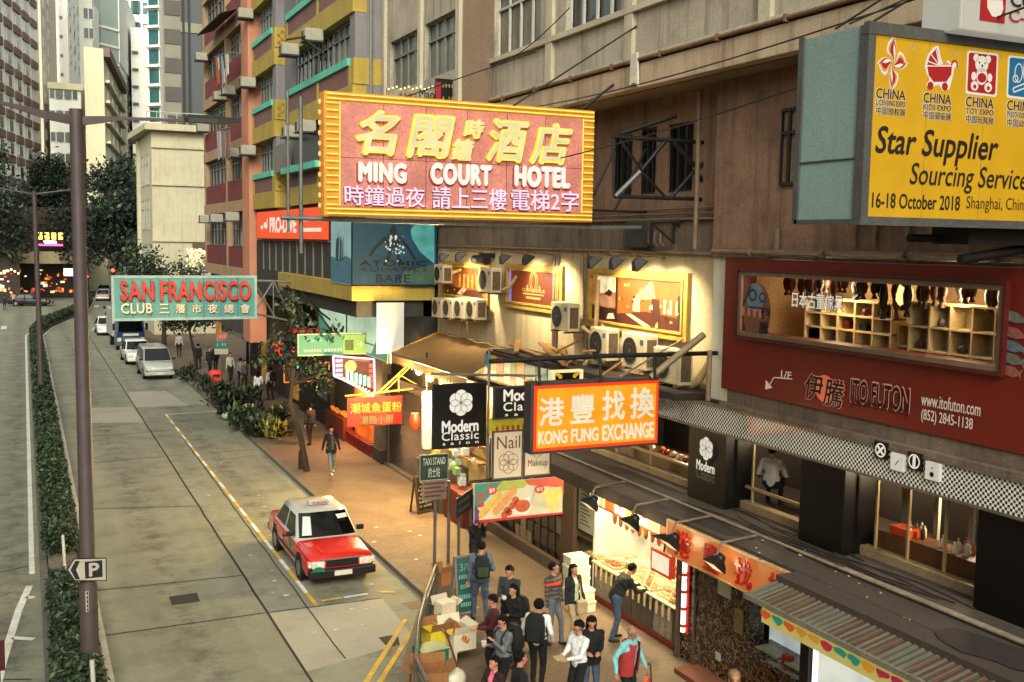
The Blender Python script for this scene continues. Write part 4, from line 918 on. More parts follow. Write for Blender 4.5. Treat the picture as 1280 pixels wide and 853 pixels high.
# ---- yellow trade fair billboard
f = FY(9.5); xl = f.uv(1078, 160)[0]
t = sign('billboard', 'big yellow trade fair billboard in a deep grey steel box', (xl, 9.5, 8.8), 'billboard')
zb, zt_ = f.uv(1076, 276)[1], f.uv(1085, 31)[1]
bsteel = mat('billboard_side', (0.46, 0.55, 0.53), .6, .14, .7, streak=.45, dark=(.34, .42, .42), dirt=.2); btrim = mat('billboard_trim', (0.27, 0.27, 0.26), .6, .2, 3, streak=.3)
MB().box(xl, 12.3, 9.52, 10.62, zb, zt_).build('box', bsteel, t)
boxes('edge_trim', btrim, t, [(xl-.02, xl+.09, 9.44, 9.519, zb-.02, zt_+.02), (xl-.03, 12.3, 9.43, 9.518, zt_-.11, zt_+.03), (xl-.03, 12.3, 9.43, 9.518, zb-.05, zb+.05), (xl-.025, xl-.001, 9.52, 9.58, zb, zt_), (xl-.03, xl-.001, 10.55, 10.64, zb-.03, zt_+.03), (xl-.03, xl-.001, 9.52, 10.6, zb-.04, zb+.02)])
MB().box(xl-.02, xl-.001, 9.6, 10.55, (zb+zt_)/2-.4, (zb+zt_)/2-.385).build('seam', btrim, t)
yface = emat('billboard_yellow', '#eab414', .44, base='#e2aa10', var=.12, scale=2.5)
f.panel(MB(), xl+.091, 12.2, zb+.051, zt_-.111, 0, .03).build('poster', yface, t)
boxes('poster_seam', mat('poster_seam', (.6, .43, .06), .7, .1, 5), t, [(xl+k, xl+k+.006, 9.466, 9.4695, zb+.06, zt_-.12) for k in (.95, 1.9, 2.85)])
ink = mat('poster_ink', (.06, .03, .05), .6, 0); inkred = mat('poster_crimson', (.48, .04, .06), .6, 0, em='#7c0c14', es=.15); pwhite = emat('poster_white', '#f4ecd8', .5, var=0)
porange = emat('poster_orange', '#f0a050', .4, var=0); pblue = emat('poster_blue', '#1878a8', .35, var=0); purple = mat('poster_purple', (.25, .1, .3), .6, 0)
D = .034
def bt(txt, rc, m=ink, **k): f.text(txt, rc, m, t, d=D+.003, **k)
def halo(txt, rc, **k): f.text(txt, (rc[0]-.6, rc[1]-.6, rc[2]+.6, rc[3]+.6), pwhite, t, 'letter_halo', d=D+.0002, bold=k.get('bold', 0)+.03)
for x, y, sub, cn in ((1092, 112, 'LICENSING EXPO', '中国授权展'), (1151, 117.5, 'KIDS EXPO', '中国婴童展'), (1204, 122.5, 'TOY EXPO', '中国玩具展'), (1255.5, 127, 'PRESCHOOL EXPO', '中国幼教展')):
    w = 37 if x < 1100 else 35
    for tx, rc, bo in (('CHINA', (x, y, x+w, y+13), .03), (sub, (x, y+14, x+w, y+21.5), .015), (cn, (x, y+23, x+w, y+33), .015)):
        halo(tx, rc, bold=bo); bt(tx, rc, bold=bo)
bt('Star Supplier', (1091, 163, 1245, 207), bold=.045, shear=.18)
bt('Sourcing Services', (1134, 208, 1289, 243), bold=.02, shear=.18)
bt('16-18 October 2018', (1087, 243, 1197, 262), bold=.04); bt('Shanghai, China', (1205, 247, 1282, 267), bold=.0)
def uv(px, py): return f.uv(px, py)
px_ = (uv(1100, 80)[0]-uv(1000, 80)[0])/100
# pinwheel
mb = MB(); c = Vector(uv(1113, 80)); R0 = 22*px_
def petal(mb, k, r, w, m, d):
    pts = []
    for i in range(9):
        s = i/8; a = k*math.pi/2+.75+s*.9; rr = r*s; pts.append((c.x+rr*math.cos(a)*.85, c.y+rr*math.sin(a)*1.2))
    for i in range(9):
        s = 1-i/8; a = k*math.pi/2+.75+s*.9+w*math.sin(math.pi*min(1, s*1.05+.05)); rr = r*s; pts.append((c.x+rr*math.cos(a)*.85, c.y+rr*math.sin(a)*1.2))
    mb.m(m); f.shape(mb, pts, d)
for k in range(4): petal(mb, k, R0*1.12, 1.25, 0, D+.001)
for k in range(4): petal(mb, k, R0*1.02, 1.05, 1, D+.003)
for k in range(4): petal(mb, k, R0*.93, .85, 2, D+.005)
for k in range(4): petal(mb, k, R0*.8, .38, 3, D+.007)
mb.build('pinwheel_emblem', [pwhite, porange, inkred, pwhite], t)
# pram
mb = MB()
def pg(pts, m, d): mb.m(m); f.shape(mb, [uv(*p) for p in pts], d)
body = [(1156, 84), (1187, 84), (1186, 94), (1180, 103), (1164, 103), (1158, 95)]
hood = [(1156, 82), (1159, 71), (1165, 64), (1168, 61), (1170, 72), (1171, 83)]
pg([(1153, 82), (1157, 69), (1164, 60), (1170, 58), (1173, 72), (1176, 80), (1182, 76), (1188, 81), (1192, 76), (1196, 82), (1190, 86), (1188, 97), (1184, 112), (1176, 115), (1171, 107), (1166, 108), (1160, 113), (1155, 107), (1159, 100), (1155, 92)], 0, D+.001)
pg(body, 1, D+.003); pg(hood, 1, D+.003); pg([(1173, 82), (1179, 77), (1185, 82)], 2, D+.003)
for p, q in (((1171, 83), (1161, 69)), ((1171, 83), (1156, 77)), ((1171, 83), (1167, 63))): mb.m(0); f.line(mb, uv(*p), uv(*q), 1.2*px_, D+.005)
mb.m(1)
for x, y in ((1160, 108), (1178, 109)): f.disc(mb, *uv(x, y), 4.2*px_, D+.004)
f.ring(mb, *uv(1190, 82), 3*px_, 2*px_, D+.004, a0=-.5, a1=3.4)
mb.build('pram_emblem', [pwhite, inkred, porange], t)
# bear
mb = MB()
def rrect(x0, y0, x1, y1, sk=4): return [(x0+2, y0), (x1-1, y0+sk*.95), (x1, y0+sk+2), (x1-2, y1+sk-2), (x1-4, y1+sk), (x0, y1), (x0-2, y1-2), (x0, y0+2)]
pg(rrect(1206, 64, 1245, 118), 0, D+.001); pg(rrect(1208, 66.5, 1243, 115), 1, D+.003); mb.m(0)
for x, y, rx, ry in ((1224, 81, 9.5, 8.5), (1217, 73, 4, 4), (1232, 75, 4, 4), (1224, 96, 8, 9), (1215, 108, 5.5, 5), (1232, 110, 5.5, 5), (1214, 96, 3.5, 4.5), (1234, 98, 3.5, 4.5)): f.disc(mb, *uv(x, y), rx*px_, D+.005, r2=ry*px_)
mb.m(1); f.disc(mb, *uv(1224, 98), 6.5*px_, D+.007, r2=5*px_)
for x, y in ((1215, 109), (1232, 111)): f.disc(mb, *uv(x, y), 2.3*px_, D+.007)
mb.m(2)
for x, y, q in ((1221, 79, 1.1), (1228, 80, 1.1), (1224.5, 83, 1.4)): f.disc(mb, *uv(x, y), q*px_, D+.007)
mb.build('toy_bear_emblem', [pwhite, inkred, ink], t)
mb = MB(); pg(rrect(1257, 70, 1296, 123), 0, D+.001); pg(rrect(1259, 72.5, 1294, 120), 1, D+.003); mb.m(0)
for p, q in (((1264, 116), (1295, 104)), ((1263, 111), (1295, 98)), ((1263, 111), (1264, 116))): f.line(mb, uv(*p), uv(*q), 1.4*px_, D+.005)
f.ring(mb, *uv(1270, 92), 5*px_, 1.2*px_, D+.005, r2=9*px_); f.ring(mb, *uv(1280, 88), 4*px_, 1.2*px_, D+.005, r2=12*px_); f.ring(mb, *uv(1266, 99), 3*px_, 1.2*px_, D+.005)
mb.build('book_emblem', [pwhite, pblue], t)
mb = MB()
for x, y in ((1137, 59.5), (1191, 67), (1247, 73)): f.ring(mb, *uv(x, y), 2.3*px_, .6*px_, D+.003, n=12)
mb.build('registered_mark', mat('mark_grey', (.5, .55, .6), .6, 0), t)
mb = MB(); mb.tube([(11.0, 9.9, 8.35), (12.5, 9.9, 8.55)], .07, 6); mb.box(10.9, 12.3, 9.7, 10.3, 8.55, 8.78); mb.tube([(10.4, 10.2, 8.62), (12.6, 10.2, 8.62)], .06, 6); mb.build('support_beam', iron, t)
tubes('stay_rod', iron, t, [([gy(1090, 28, 9.6), Vector((11.6, 10.6, 12.3))], .015), ([gy(1045, 36, 10.5), Vector((11.6, 11.6, 12.3))], .015), ([gy(1062, 30, 10), Vector((11.6, 10.2, 12.25))], .012)], 6)
# ---- white board at the top right corner
f = FY(9.2); t = sign('white_sign', 'white light box with red square emblem above the yellow billboard', (9.8, 9.2, 11.1))
a0, b0 = f.uv(1200, 37); f.panel(MB(), a0, a0+2.2, b0, b0+1.3, -.6, 0).build('box', emat('white_box_face', '#e2ded0', .33, base='#d8d4c6', var=.06), t, bevel=.02)
q = f.rect(1225, -10, 1256, 28); f.panel(MB(), *q, .002, .012).build('emblem', inkred, t)
f.shape(MB(), [f.uv(*p) for p in ((1233, 0), (1252, 1), (1253, 12), (1249, 22), (1239, 21), (1233, 10))], .014).build('emblem_mark', pwhite, t)
f.text('CO', (1262, -8, 1293, 11), ink, t, d=.012, bold=.06); f.text('C-2', (1260, 14, 1290, 30), inkred, t, d=.012, bold=.05)
# ---- orange exchange box sign
f = FY(17.2); t = sign('exchange_sign', 'glowing orange exchange sign hanging from a black pole', (9.8, 17.2, 4.6))
r = f.rect(667, 479, 822, 559)
f.panel(MB(), r[0]-.06, r[1]+.02, r[2]-.05, r[3]+.05, -.3, -.001).build('casing', dkmetal, t, bevel=.01)
f.panel(MB(), *r, 0, .015).build('edge_glow', emat('sign_red_edge', '#e8380c', .85, var=.1), t)
f.panel(MB(), r[0]+.06, r[1]-.06, r[2]+.06, r[3]-.06, .0155, .02).build('panel', emat('sign_orange', '#f79a10', .80, var=.24, scale=2.2), t)
cw = emat('sign_cream_letter', '#efe3c4', .68, base='#e8dcc0', var=.08)
for ch, rc in (('港', (673, 497, 704, 532)), ('豐', (712, 493, 742, 529)), ('找', (752, 488, 780, 525)), ('換', (787, 484, 817, 523))): f.text(ch, rc, cw, t, d=.022, bold=.045, depth=.02)
for w_, rc in (('KONG', (672, 538, 708, 555)), ('FUNG', (713, 535, 747, 552)), ('EXCHANGE', (752, 529, 816, 549))): f.text(w_, rc, cw, t, d=.022, bold=.06, depth=.02, spacing=.98)
tubes('pole', iron, t, [([gy(612, 452, 17.2), gy(760, 445, 17.2), Vector((12.55, 17.2, 6.33))], .045)], 8)
tubes('hanger', iron, t, [([Vector((x, 17.1, r[3]+.05)), Vector((x, 17.15, 6.33))], .03) for x in (r[0]+.06, r[0]+1.35, r[1]-.15)], 6)
tubes('stay', mat('pale_stay', (.55, .47, .36), .6, .2, 4), t, [([Vector((r[1]-.9, 17.15, 5.95)), Vector((12.7, 18.6, 6.5))], .02), ([gy(813, 472, 17.2), gy(880, 418, 17.0)], .07), ([Vector((12.3, 17.1, 5.4)), Vector((12.3, 17.1, 6.4))], .05)], 6)
# ---- salon signs
def flower(f, t, px, py, rp, m, outline, name='flower_emblem', d=.014):
    c = Vector(f.uv(px, py)); r = f.uv(px+rp, py)[0]-c.x; mb = MB()
    for k in range(6):
        a = k*math.pi/3+.52
        if outline: f.ring(mb, c.x+r*.5*math.cos(a), c.y+r*.5*math.sin(a), r*.48, r*.05, d+.0006*k)
        else: f.disc(mb, c.x+r*.5*math.cos(a), c.y+r*.5*math.sin(a), r*.5, d+.0006*k, 22)
    o = mb.build(name, m, t)
    if not outline:
        mb = MB()
        for k in range(6): a = k*math.pi/3+.52; f.ring(mb, c.x+r*.5*math.cos(a), c.y+r*.5*math.sin(a), r*.48, r*.03, d+.006)
        mb.build('flower_line', blk, t)
wl = emat('salon_white', '#f2ecdc', .66, base='#eae4d4', var=.05); blkface = mat('salon_black_face', (.022, .02, .02), .4, .2, 2)
f = FY(23.0); t = sign('salon_sign', 'large black salon box sign with white flower emblem', (10, 23, 3.5))
r = board(f, t, (542, 481, 606, 558), blkface, -.12, 0)
frame(f, t, r, .035, iron)
flower(f, t, 576, 503.5, 15.5, wl, False)
f.text('Modern', (552, 525, 598, 540.5), wl, t, bold=.07, spacing=.95); f.text('Classic', (552, 539.5, 598, 550), wl, t, bold=.02, spacing=1.1)
f.text('salon', (553, 551.5, 598, 555.5), wl, t, bold=.03, spacing=2.2)
tubes('post', galv, t, [([Vector((r[1]+.09, 23.0, 2.2)), Vector((r[1]+.09, 23.0, 5.9))], .035), ([Vector((r[0]-.05, 23.05, 5.35)), Vector((12.3, 23.05, 5.15))], .03)])
f = FY(22.2); t = sign('salon_sign', 'smaller black salon sign half hidden by the orange exchange sign', (10.5, 22.2, 4.4))
r = board(f, t, (618, 484, 690, 521), blkface, -.12, 0); frame(f, t, r, .04, dkmetal)
f.text('Modern', (629, 486, 681, 501), wl, t, bold=.07, spacing=.95); f.text('Classic', (629, 502, 681, 513), wl, t, bold=.02, spacing=1.1); f.text('salon', (631, 515, 682, 519), wl, t, bold=.03, spacing=2.2)
tan = emat('salon_tan_face', '#e0c8a4', .42, base='#d8c09c', var=.06); brn = mat('salon_brown_ink', (.20, .14, .1), .6, 0)
f = FY(21.5); t = sign('nail_sign', 'tan nail salon light box with line drawn flower', (9.8, 21.5, 3))
r = board(f, t, (617, 540, 652, 597), tan, -.14, 0); frame(f, t, r, .035, dkmetal)
f.text('Nail', (621, 545, 650, 561), brn, t, bold=.0); flower(f, t, 635.5, 578, 12.5, brn, True)
t = sign('makeup_sign', 'tan makeup light box under the orange exchange sign', (10.7, 21.5, 3.1))
r = board(f, t, (656, 545, 687, 593), tan, -.14, 0); frame(f, t, r, .03, dkmetal)
f.text('Makeup', (660, 574, 684, 585), brn, t, bold=.01); flower(f, t, 671, 562, 9, brn, True)
t = sign('menu_strip', 'bright yellow menu strips behind the small black salon sign', (10.4, 22.5, 4.1))
f = FY(22.6); r = board(f, t, (612, 521, 690, 540), emat('menu_yellow', '#c8b428', .45, var=.4, scale=5), -.05, 0); bars(f, t, (618, 530, 664, 540), inkred, 1, 7, seed=4)
f = FX(11.58); t = sign('poster_board', 'long board of colourful small posters above the nail sign', (11.58, 24, 4.7))
r = f.rect(611, 447, 688, 470); PBZ = (4.72, 5.38)
cols = ['#3c8c88', '#c8a838', '#b0482c', '#d8cdb0', '#6c8c3c', '#c87830', '#4c7478']; rg = random.Random(4); y = 26.6; i = 0
while y > 22.8:
    w = rg.uniform(.35, .7)
    f.panel(MB(), -y, -y+w*.94, PBZ[0]+.28, PBZ[1], 0, .02).build('poster', emat('poster_'+cols[i % 7][1:], cols[i % 7], .38, var=.5, scale=6), t)
    f.panel(MB(), -y, -y+w*.97, PBZ[0], PBZ[0]+.26, 0, .025).build('poster', emat('poster_'+('d8cdb0' if i % 2 else 'c83c2c'), ('#d8cdb0', '#c83c2c')[i % 2 == 0], .42, var=.5, scale=7), t); y -= w; i += 1
t = sign('gilt_sign', 'small lit black sign with gilt corners behind the orange exchange sign', (11.2, 21, 5.2)); f = FY(21.0)
r = board(f, t, (689, 463, 729, 485), emat('gilt_glow', '#f6e6a8', .75), -.15, 0); q = f.rect(694, 466, 724, 485); f.panel(MB(), *q, .003, .012).build('face', blk, t)
mb = MB()
for x, y in ((697, 468), (721, 467), (700, 471), (718, 470)): f.disc(mb, *f.uv(x, y), .05, .016)
mb.build('gilt_corner', emat('gilt_gold', '#d8a820', .6), t)
# ---- food banner over the pavement
f = FY(22.0); t = sign('food_banner', 'colourful snack banner with skewers and curry bowl on a black pole', (10.5, 22, 1.9), 'banner')
u0, u1 = f.uv(592, 630)[0], f.uv(703, 620)[0]; v0, v1 = f.rect(592, 600, 703, 648)[2:]
def bu(a, b): return (u0+(u1-u0)*a, v0+(v1-v0)*b)
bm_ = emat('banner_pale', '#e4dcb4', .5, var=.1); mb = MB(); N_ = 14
for i in range(N_):
    pa, pb_ = i/N_, (i+1)/N_; wv = lambda s: .03*math.sin(s*9)
    mb.quad(f.pt(*bu(pa, 0), wv(pa)), f.pt(*bu(pb_, 0), wv(pb_)), f.pt(*bu(pb_, 1), wv(pb_)*.4), f.pt(*bu(pa, 1), wv(pa)*.4))
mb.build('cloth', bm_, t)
L_ = [(.05, [(0, .3), (0, 1), (.3, 1), (.12, .55)], '#2c8c74', .42), (.05, [(0, 0), (0, .45), (.06, .3), (.05, .0)], '#6c3c88', .4), (.05, [(.22, .75), (.3, 1), (.62, 1), (.55, .8)], '#b0b830', .5),
      (.055, [(.55, 1), (1, 1), (1, .5), (.93, .72), (.6, .85)], '#d8421c', .55), (.055, [(.62, .35), (.7, .75), (.99, .7), (.99, .15), (.9, .12)], '#dcd0a0', .5), (.05, [(0, 0), (1, 0), (1, .055), (0, .075)], '#c82018', .5), (.055, [(.3, .15), (.5, .5), (.62, .55), (.6, .1)], '#e0e8d8', .5)]
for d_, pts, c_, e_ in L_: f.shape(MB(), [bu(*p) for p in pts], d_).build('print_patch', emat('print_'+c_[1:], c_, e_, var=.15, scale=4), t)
mb = MB()
for k in range(7): f.disc(mb, *bu(.08+.032*k, .22+.075*k), .085, .062+.001*k, 12, r2=.1)
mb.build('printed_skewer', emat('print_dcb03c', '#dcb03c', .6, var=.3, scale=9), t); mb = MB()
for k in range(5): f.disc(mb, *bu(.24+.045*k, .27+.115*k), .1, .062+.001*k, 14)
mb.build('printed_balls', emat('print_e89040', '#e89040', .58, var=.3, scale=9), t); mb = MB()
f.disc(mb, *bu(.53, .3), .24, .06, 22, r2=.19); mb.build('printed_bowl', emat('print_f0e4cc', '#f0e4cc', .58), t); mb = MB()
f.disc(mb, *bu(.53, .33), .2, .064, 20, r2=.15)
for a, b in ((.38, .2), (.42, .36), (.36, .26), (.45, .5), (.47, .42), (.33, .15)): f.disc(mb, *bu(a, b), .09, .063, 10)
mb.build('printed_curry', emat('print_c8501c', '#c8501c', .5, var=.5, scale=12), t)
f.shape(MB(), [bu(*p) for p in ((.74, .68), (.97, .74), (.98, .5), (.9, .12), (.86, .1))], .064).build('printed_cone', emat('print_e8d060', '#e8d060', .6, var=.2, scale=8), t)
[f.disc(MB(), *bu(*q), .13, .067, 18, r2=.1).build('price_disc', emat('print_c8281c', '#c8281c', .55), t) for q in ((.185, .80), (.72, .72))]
def btx(s, a0, b0, a1, b1, m=wl): q = (*[bu(a0, 0)[0], bu(a1, 0)[0]], bu(0, b0)[1], bu(0, b1)[1]); f.text(s, q, m, t, d=.072, bold=.05, px=False)
btx('$9', .155, .74, .215, .86); btx('$12', .685, .67, .755, .77)
f.shape(MB(), [bu(*p) for p in ((.03, .62), (.03, .74), (.1, .75), (.1, .63))], .06).build('price_block', MATS['print_c8281c'], t); f.shape(MB(), [bu(*p) for p in ((.03, .4), (.03, .52), (.1, .53), (.1, .41))], .06).build('price_block', MATS['print_c8281c'], t)
tubes('pole', iron, t, [([Vector((u0-.1, 22, v1+.05)), Vector((12.4, 22, v1+.08))], .035)])
# ---- red noodle banner and its yellow bracket
f = FY(34.0); t = sign('noodle_banner', 'red cloth banner with yellow characters on a yellow bracket', (10.7, 34, 2.1), 'banner')
u0, u1, v0, v1 = f.rect(434, 496, 503, 532); mb = MB()
for i in range(10):
    a, b = i/10, (i+1)/10; wv = lambda s: .03*math.sin(s*11)
    mb.quad(f.pt(u0+(u1-u0)*a, v0, wv(a)), f.pt(u0+(u1-u0)*b, v0, wv(b)), f.pt(u0+(u1-u0)*b, v1, 0), f.pt(u0+(u1-u0)*a, v1, 0))
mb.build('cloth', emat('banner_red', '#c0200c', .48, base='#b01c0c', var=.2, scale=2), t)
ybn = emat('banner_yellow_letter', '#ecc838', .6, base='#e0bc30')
for i, ch in enumerate('潮城魚蛋粉'): x = 437.5+13*i; f.text(ch, (x, 504-i*.5, x+12.2, 517-i*.6), ybn, t, d=.05, bold=.03)
f.text('潮麵小廚', (450, 519, 491, 530), emat('banner_green_letter', '#8c9c58', .42), t, d=.05, bold=.015)
ypaint = mat('yellow_bracket_paint', (.78, .60, .26), .5, .2, 4)
tubes('bracket', ypaint, t, [([Vector((u0-.05, 34.1, v1+.05)), Vector((12.6, 34.1, v1+.22))], .035), ([Vector((u0+1.1, 34.1, v1+.1)), Vector((12.5, 34.1, v1+1.5))], .04), ([Vector((11.6, 34.1, v1+.1)), Vector((11.6, 34.1, v1+.75))], .03), ([Vector((11.6, 34.1, v1+.72)), Vector((12.5, 34.1, v1+.2))], .025), ([Vector((11.0, 34.0, v1+.1)), Vector((12.6, 33.6, v1+1.7))], .025)])
# ---- the pink and green neon
f = FY(36.0); t = sign('neon_shop_sign', 'pink outlined neon shop sign with yellow disc and green letters', (10.6, 36, 3))
sh_ = [f.uv(*p) for p in ((416, 445), (467, 449), (468, 490), (462, 492), (427, 474), (417, 470))]
f.shape(MB(), sh_, -.15, .15).build('panel', mat('neon_maroon', (.22, .05, .08), .6, .3, 3, em='#6c1420', es=.3), t)
mb = MB()
for a, b in zip(sh_, sh_[1:]+sh_[:1]): mb.tube([f.pt(*a, .05), f.pt(*b, .05)], .035, 6)
mb.build('neon_border', emat('neon_pinkwhite', '#ffb8e0', 2.2), t)
mb = MB(); f.disc(mb, *f.uv(438, 458), .21, .03); mb.build('neon_disc', emat('neon_yellow_disc', '#ffd85c', 1.3), t)
mb = MB()
for k in range(6): x = 432+5.4*k; y0, y1 = 463+1.6*k, 476+1.6*k; r = f.rect(x, y0, x+3.6, y1); f.panel(mb, *r, .03, .05)
mb.build('green_letters', emat('neon_green', '#7cf0b0', 1.9, var=.3, scale=6), t)
mb = MB()
for k in range(4): r = f.rect(419, 449+6*k, 428, 453+6*k); f.panel(mb, *r, .03, .05)
mb.build('pink_letters', emat('neon_pink', '#ff9ad8', 1.2), t); mb = MB()
for k in range(5): r = f.rect(461, 455+6.5*k, 466, 459.5+6.5*k); f.panel(mb, *r, .03, .05)
for k in range(8): f.disc(mb, *f.uv(442+2.6*k, 449.8+.2*k), .035, .03, 8)
mb.build('red_letters', emat('neon_red', '#ff5040', 1.2), t); mb = MB()
for k in range(9): f.disc(mb, *f.uv(429+4*k, 473+2*k), .045, .035, 8)
mb.build('bulb_row', emat('neon_bulb', '#fff0a0', 1.6), t)
# ---- green arrow sign and neighbours
f = FY(36.6); t = sign('arrow_sign', 'green light box with a white arrow pointing right', (10, 36.6, 4.3))
r = board(f, t, (373, 418, 457, 443), emat('arrow_green', '#2c9c70', .70, var=.1), -.2, 0)
q = f.rect(429, 419, 457, 443); f.panel(MB(), *q, .003, .008).build('light_panel', emat('arrow_lime', '#8cc050', .7, var=.1), t)
frame(f, t, r, .035, mat('sign_cream_edge', (.7, .66, .5), .6, .1, 3))
mb = MB(); f.line(mb, f.uv(446, 430.5), f.uv(453, 430.2), .035, .014); f.line(mb, f.uv(450, 427), f.uv(453.2, 430.3), .035, .014); f.line(mb, f.uv(450, 434), f.uv(453.2, 430.3), .035, .014); mb.build('arrow', wl, t)
bars(f, t, (379, 436, 402, 441), wl, 1, 7, seed=1); bars(f, t, (405, 435, 428, 440), wl, 1, 6, seed=2); bars(f, t, (384, 424, 402, 428), mat('sign_pale_green', (.5, .75, .6), .6, 0), 1, 9, seed=3)
q = f.rect(431, 425, 442, 438); f.panel(MB(), *q, .01, .014).build('picture', mat('sign_picture', (.25, .35, .15), .6, .4, 8), t)
f = FY(37.4); t = sign('red_strip_sign', 'dim red strip sign above the green arrow sign', (10, 37.4, 5.2)); board(f, t, (366, 411, 400, 417), emat('strip_red', '#c82818', .42, var=.4, scale=4), -.15, 0)
bars(f, t, (368, 412, 398, 416.5), emat('strip_pink_letter', '#f0b090', .45), 1, 9, seed=6)
f = FY(41.0); t = sign('neon_board', 'dark sign with orange neon frame behind the leaning tree', (10, 41, 2.7))
r = board(f, t, (355, 454, 411, 477), mat('neon_black', (.05, .05, .05), .5, .2, 3), -.15, 0); mb = MB()
for a, b in (((r[0], r[2]), (r[1], r[2])), ((r[1], r[2]), (r[1], r[3])), ((r[1], r[3]), (r[0], r[3])), ((r[0], r[3]), (r[0], r[2]))): mb.tube([f.pt(*a, .03), f.pt(*b, .03)], .025, 6)
mb.build('neon_border', emat('neon_orange', '#ff7a28', 1.1), t); bars(f, t, (359, 456, 393, 462), emat('neon_teal', '#50f0c0', 1.1), 1, 9, seed=7); bars(f, t, (392, 466, 409, 475), emat('neon_orange_letter', '#ff8038', .9), 1, 2, seed=8)
f = FY(44.0); t = sign('lantern_sign', 'small cluster of red shop lamps behind the leaning tree', (9.6, 44, 4)); mb = MB()
for x, y in ((343, 436), (350, 432), (366, 440), (370, 437), (352, 440)): mb.ell(f.pt(*f.uv(x, y)), .16, .1, .2, 8, 6)
mb.build('lamp', emat('neon_lamp_red', '#ff3a20', 1.2), t)
# ---- dive shop signs on the corner
f = FX(9.70); t = sign('dive_shop_sign', 'bright orange dive shop sign with white lettering', (9.7, 40, 8.4))
r = f.rect(321, 268, 404, 303); r = (r[0], r[1], 8.45, 9.62); f.panel(MB(), *r, -.2, 0).build('panel', emat('dive_orange', '#ff5416', .72, base='#e84c1a', var=.05), t)
dv = emat('dive_white', '#f6ead8', .68)
def du(a, b): return (r[0]+(r[1]-r[0])*a, r[2]+(r[3]-r[2])*b)
f.text('PRO-DIVE', (du(.24, 0)[0], du(.66, 0)[0], du(0, .2)[1], du(0, .78)[1]), dv, t, bold=.1, px=False, spacing=.92)
for k, (a, b) in enumerate(((.7, .97), (.7, 1.0))): q = (*[du(a, 0)[0], du(b-.02, 0)[0]], du(0, .58-.34*k)[1], du(0, .7-.34*k)[1]); f.panel(MB(), *q, .004, .01).build('small_print', dv, t)
mb = MB()
for a, b, w, h in ((.1, .42, .26, .1), (.15, .5, .22, .14), (.18, .48, .2, .16), (.195, .66, .07, .1)): f.disc(mb, *du(a, b), w, .006, 16, r2=h)
mb.build('fin_emblem', dv, t)
f = FX(9.70); t = sign('sea_banner', 'pale blue banner of water plants beside the diver poster', (9.7, 34.5, 7), 'banner')
SZ = (6.98, 9.08); f.panel(MB(), -35.85, -33.3, *SZ, -.05, 0).build('poster', emat('sea_pale', '#9cc4c4', .42, var=.25, scale=1.5), t)
rg = random.Random(3); mb = MB()
for i in range(7): u = -34.7+rg.uniform(-.5, .5); f.shape(mb, [(u-.07, SZ[0]+.75), (u+.07, SZ[0]+.75), (u+.12+rg.uniform(-.1, .1), SZ[0]+1.4+rg.random()*.4), (u+.02, SZ[0]+1.5)], .006+.001*i)
mb.build('printed_plants', mat('print_reed', (.15, .25, .24), .6, .3, 8), t)
f.shape(MB(), [(-35.84, SZ[0]+.02), (-33.31, SZ[0]+.02), (-33.31, SZ[0]+.85), (-34, SZ[0]+.95), (-34.8, SZ[0]+.82), (-35.84, SZ[0]+.9)], .004).build('printed_water', emat('sea_deep', '#3c7888', .36, var=.5, scale=6), t)
f = FY(33.30); t = sign('diver_poster', 'large blue underwater poster with a dark diver silhouette', (11, 33.3, 7), 'poster')
r = (9.72, 12.65, 6.98, 9.12); sea = emat('sea_blue', '#1c7494', .22, base='#0c3444', var=.3, scale=.9); f.panel(MB(), *r, -.05, 0).build('poster', sea, t)
mb = MB(); frame(f, t, r, .03, blk, -.05, .02)
def dd(px, py): return f.uv(px, py)
for pts, c_, e_, d_ in (([(441, 276), (520, 278), (510, 292), (470, 300), (445, 320)], '#0c4458', .3, .004), ([(512, 280), (543, 280), (543, 330), (525, 315), (515, 298)], '#5cbcb4', .4, .004), ([(441, 325), (470, 318), (520, 322), (543, 335), (543, 355), (441, 355)], '#10465c', .3, .005), ([(505, 340), (543, 330), (543, 355), (500, 355)], '#4c6c58', .35, .007)):
    f.shape(MB(), [dd(*p) for p in pts], d_).build('print_patch', emat('print_'+c_[1:], c_, e_, var=.5, scale=3), t)
mb = MB()
for p, q, w in (((483, 297), (470, 309), .11), ((470, 309), (462, 320), .09), ((500, 298), (510, 310), .11), ((510, 310), (519, 325), .09), ((489, 308), (484, 326), .13), ((495, 308), (499, 326), .13), ((484, 324), (480, 332), .1), ((499, 324), (503, 332), .1), ((491, 285), (491, 280), .07)): f.line(mb, dd(*p), dd(*q), w, .012)
f.disc(mb, *dd(491.5, 301), .26, .013, 18, r2=.24); f.disc(mb, *dd(491.5, 288), .12, .014, 14, r2=.14); mb.build('printed_diver', mat('print_diver', (.02, .03, .04), .6, 0), t); mb = MB(); rg = random.Random(14)
for k in range(30): f.disc(mb, *dd(491+rg.gauss(0, 8), 308+rg.gauss(0, 7)), rg.uniform(.015, .05), .016+.0004*k, 7)
f.disc(mb, *dd(488.5, 297), .05, .031, 10, r2=.08); f.disc(mb, *dd(494.5, 297), .05, .031, 10, r2=.08); mb.build('printed_bubbles', emat('print_e0f0f0', '#c8e8ec', .45, var=.4, scale=9), t)
dk_ = mat('print_dark_letter', (.015, .02, .03), .5, 0)
f.text('ATOMIC', (449, 326, 533, 333), dk_, t, d=.02, bold=.04, spacing=1.1); f.text('AQUATICS', (448, 334.5, 534, 340.5), dk_, t, d=.02, bold=.0, shear=.2, spacing=1.15); f.text('BARE', (470, 343.5, 512, 353.5), dk_, t, d=.02, bold=.02, spacing=1.1)
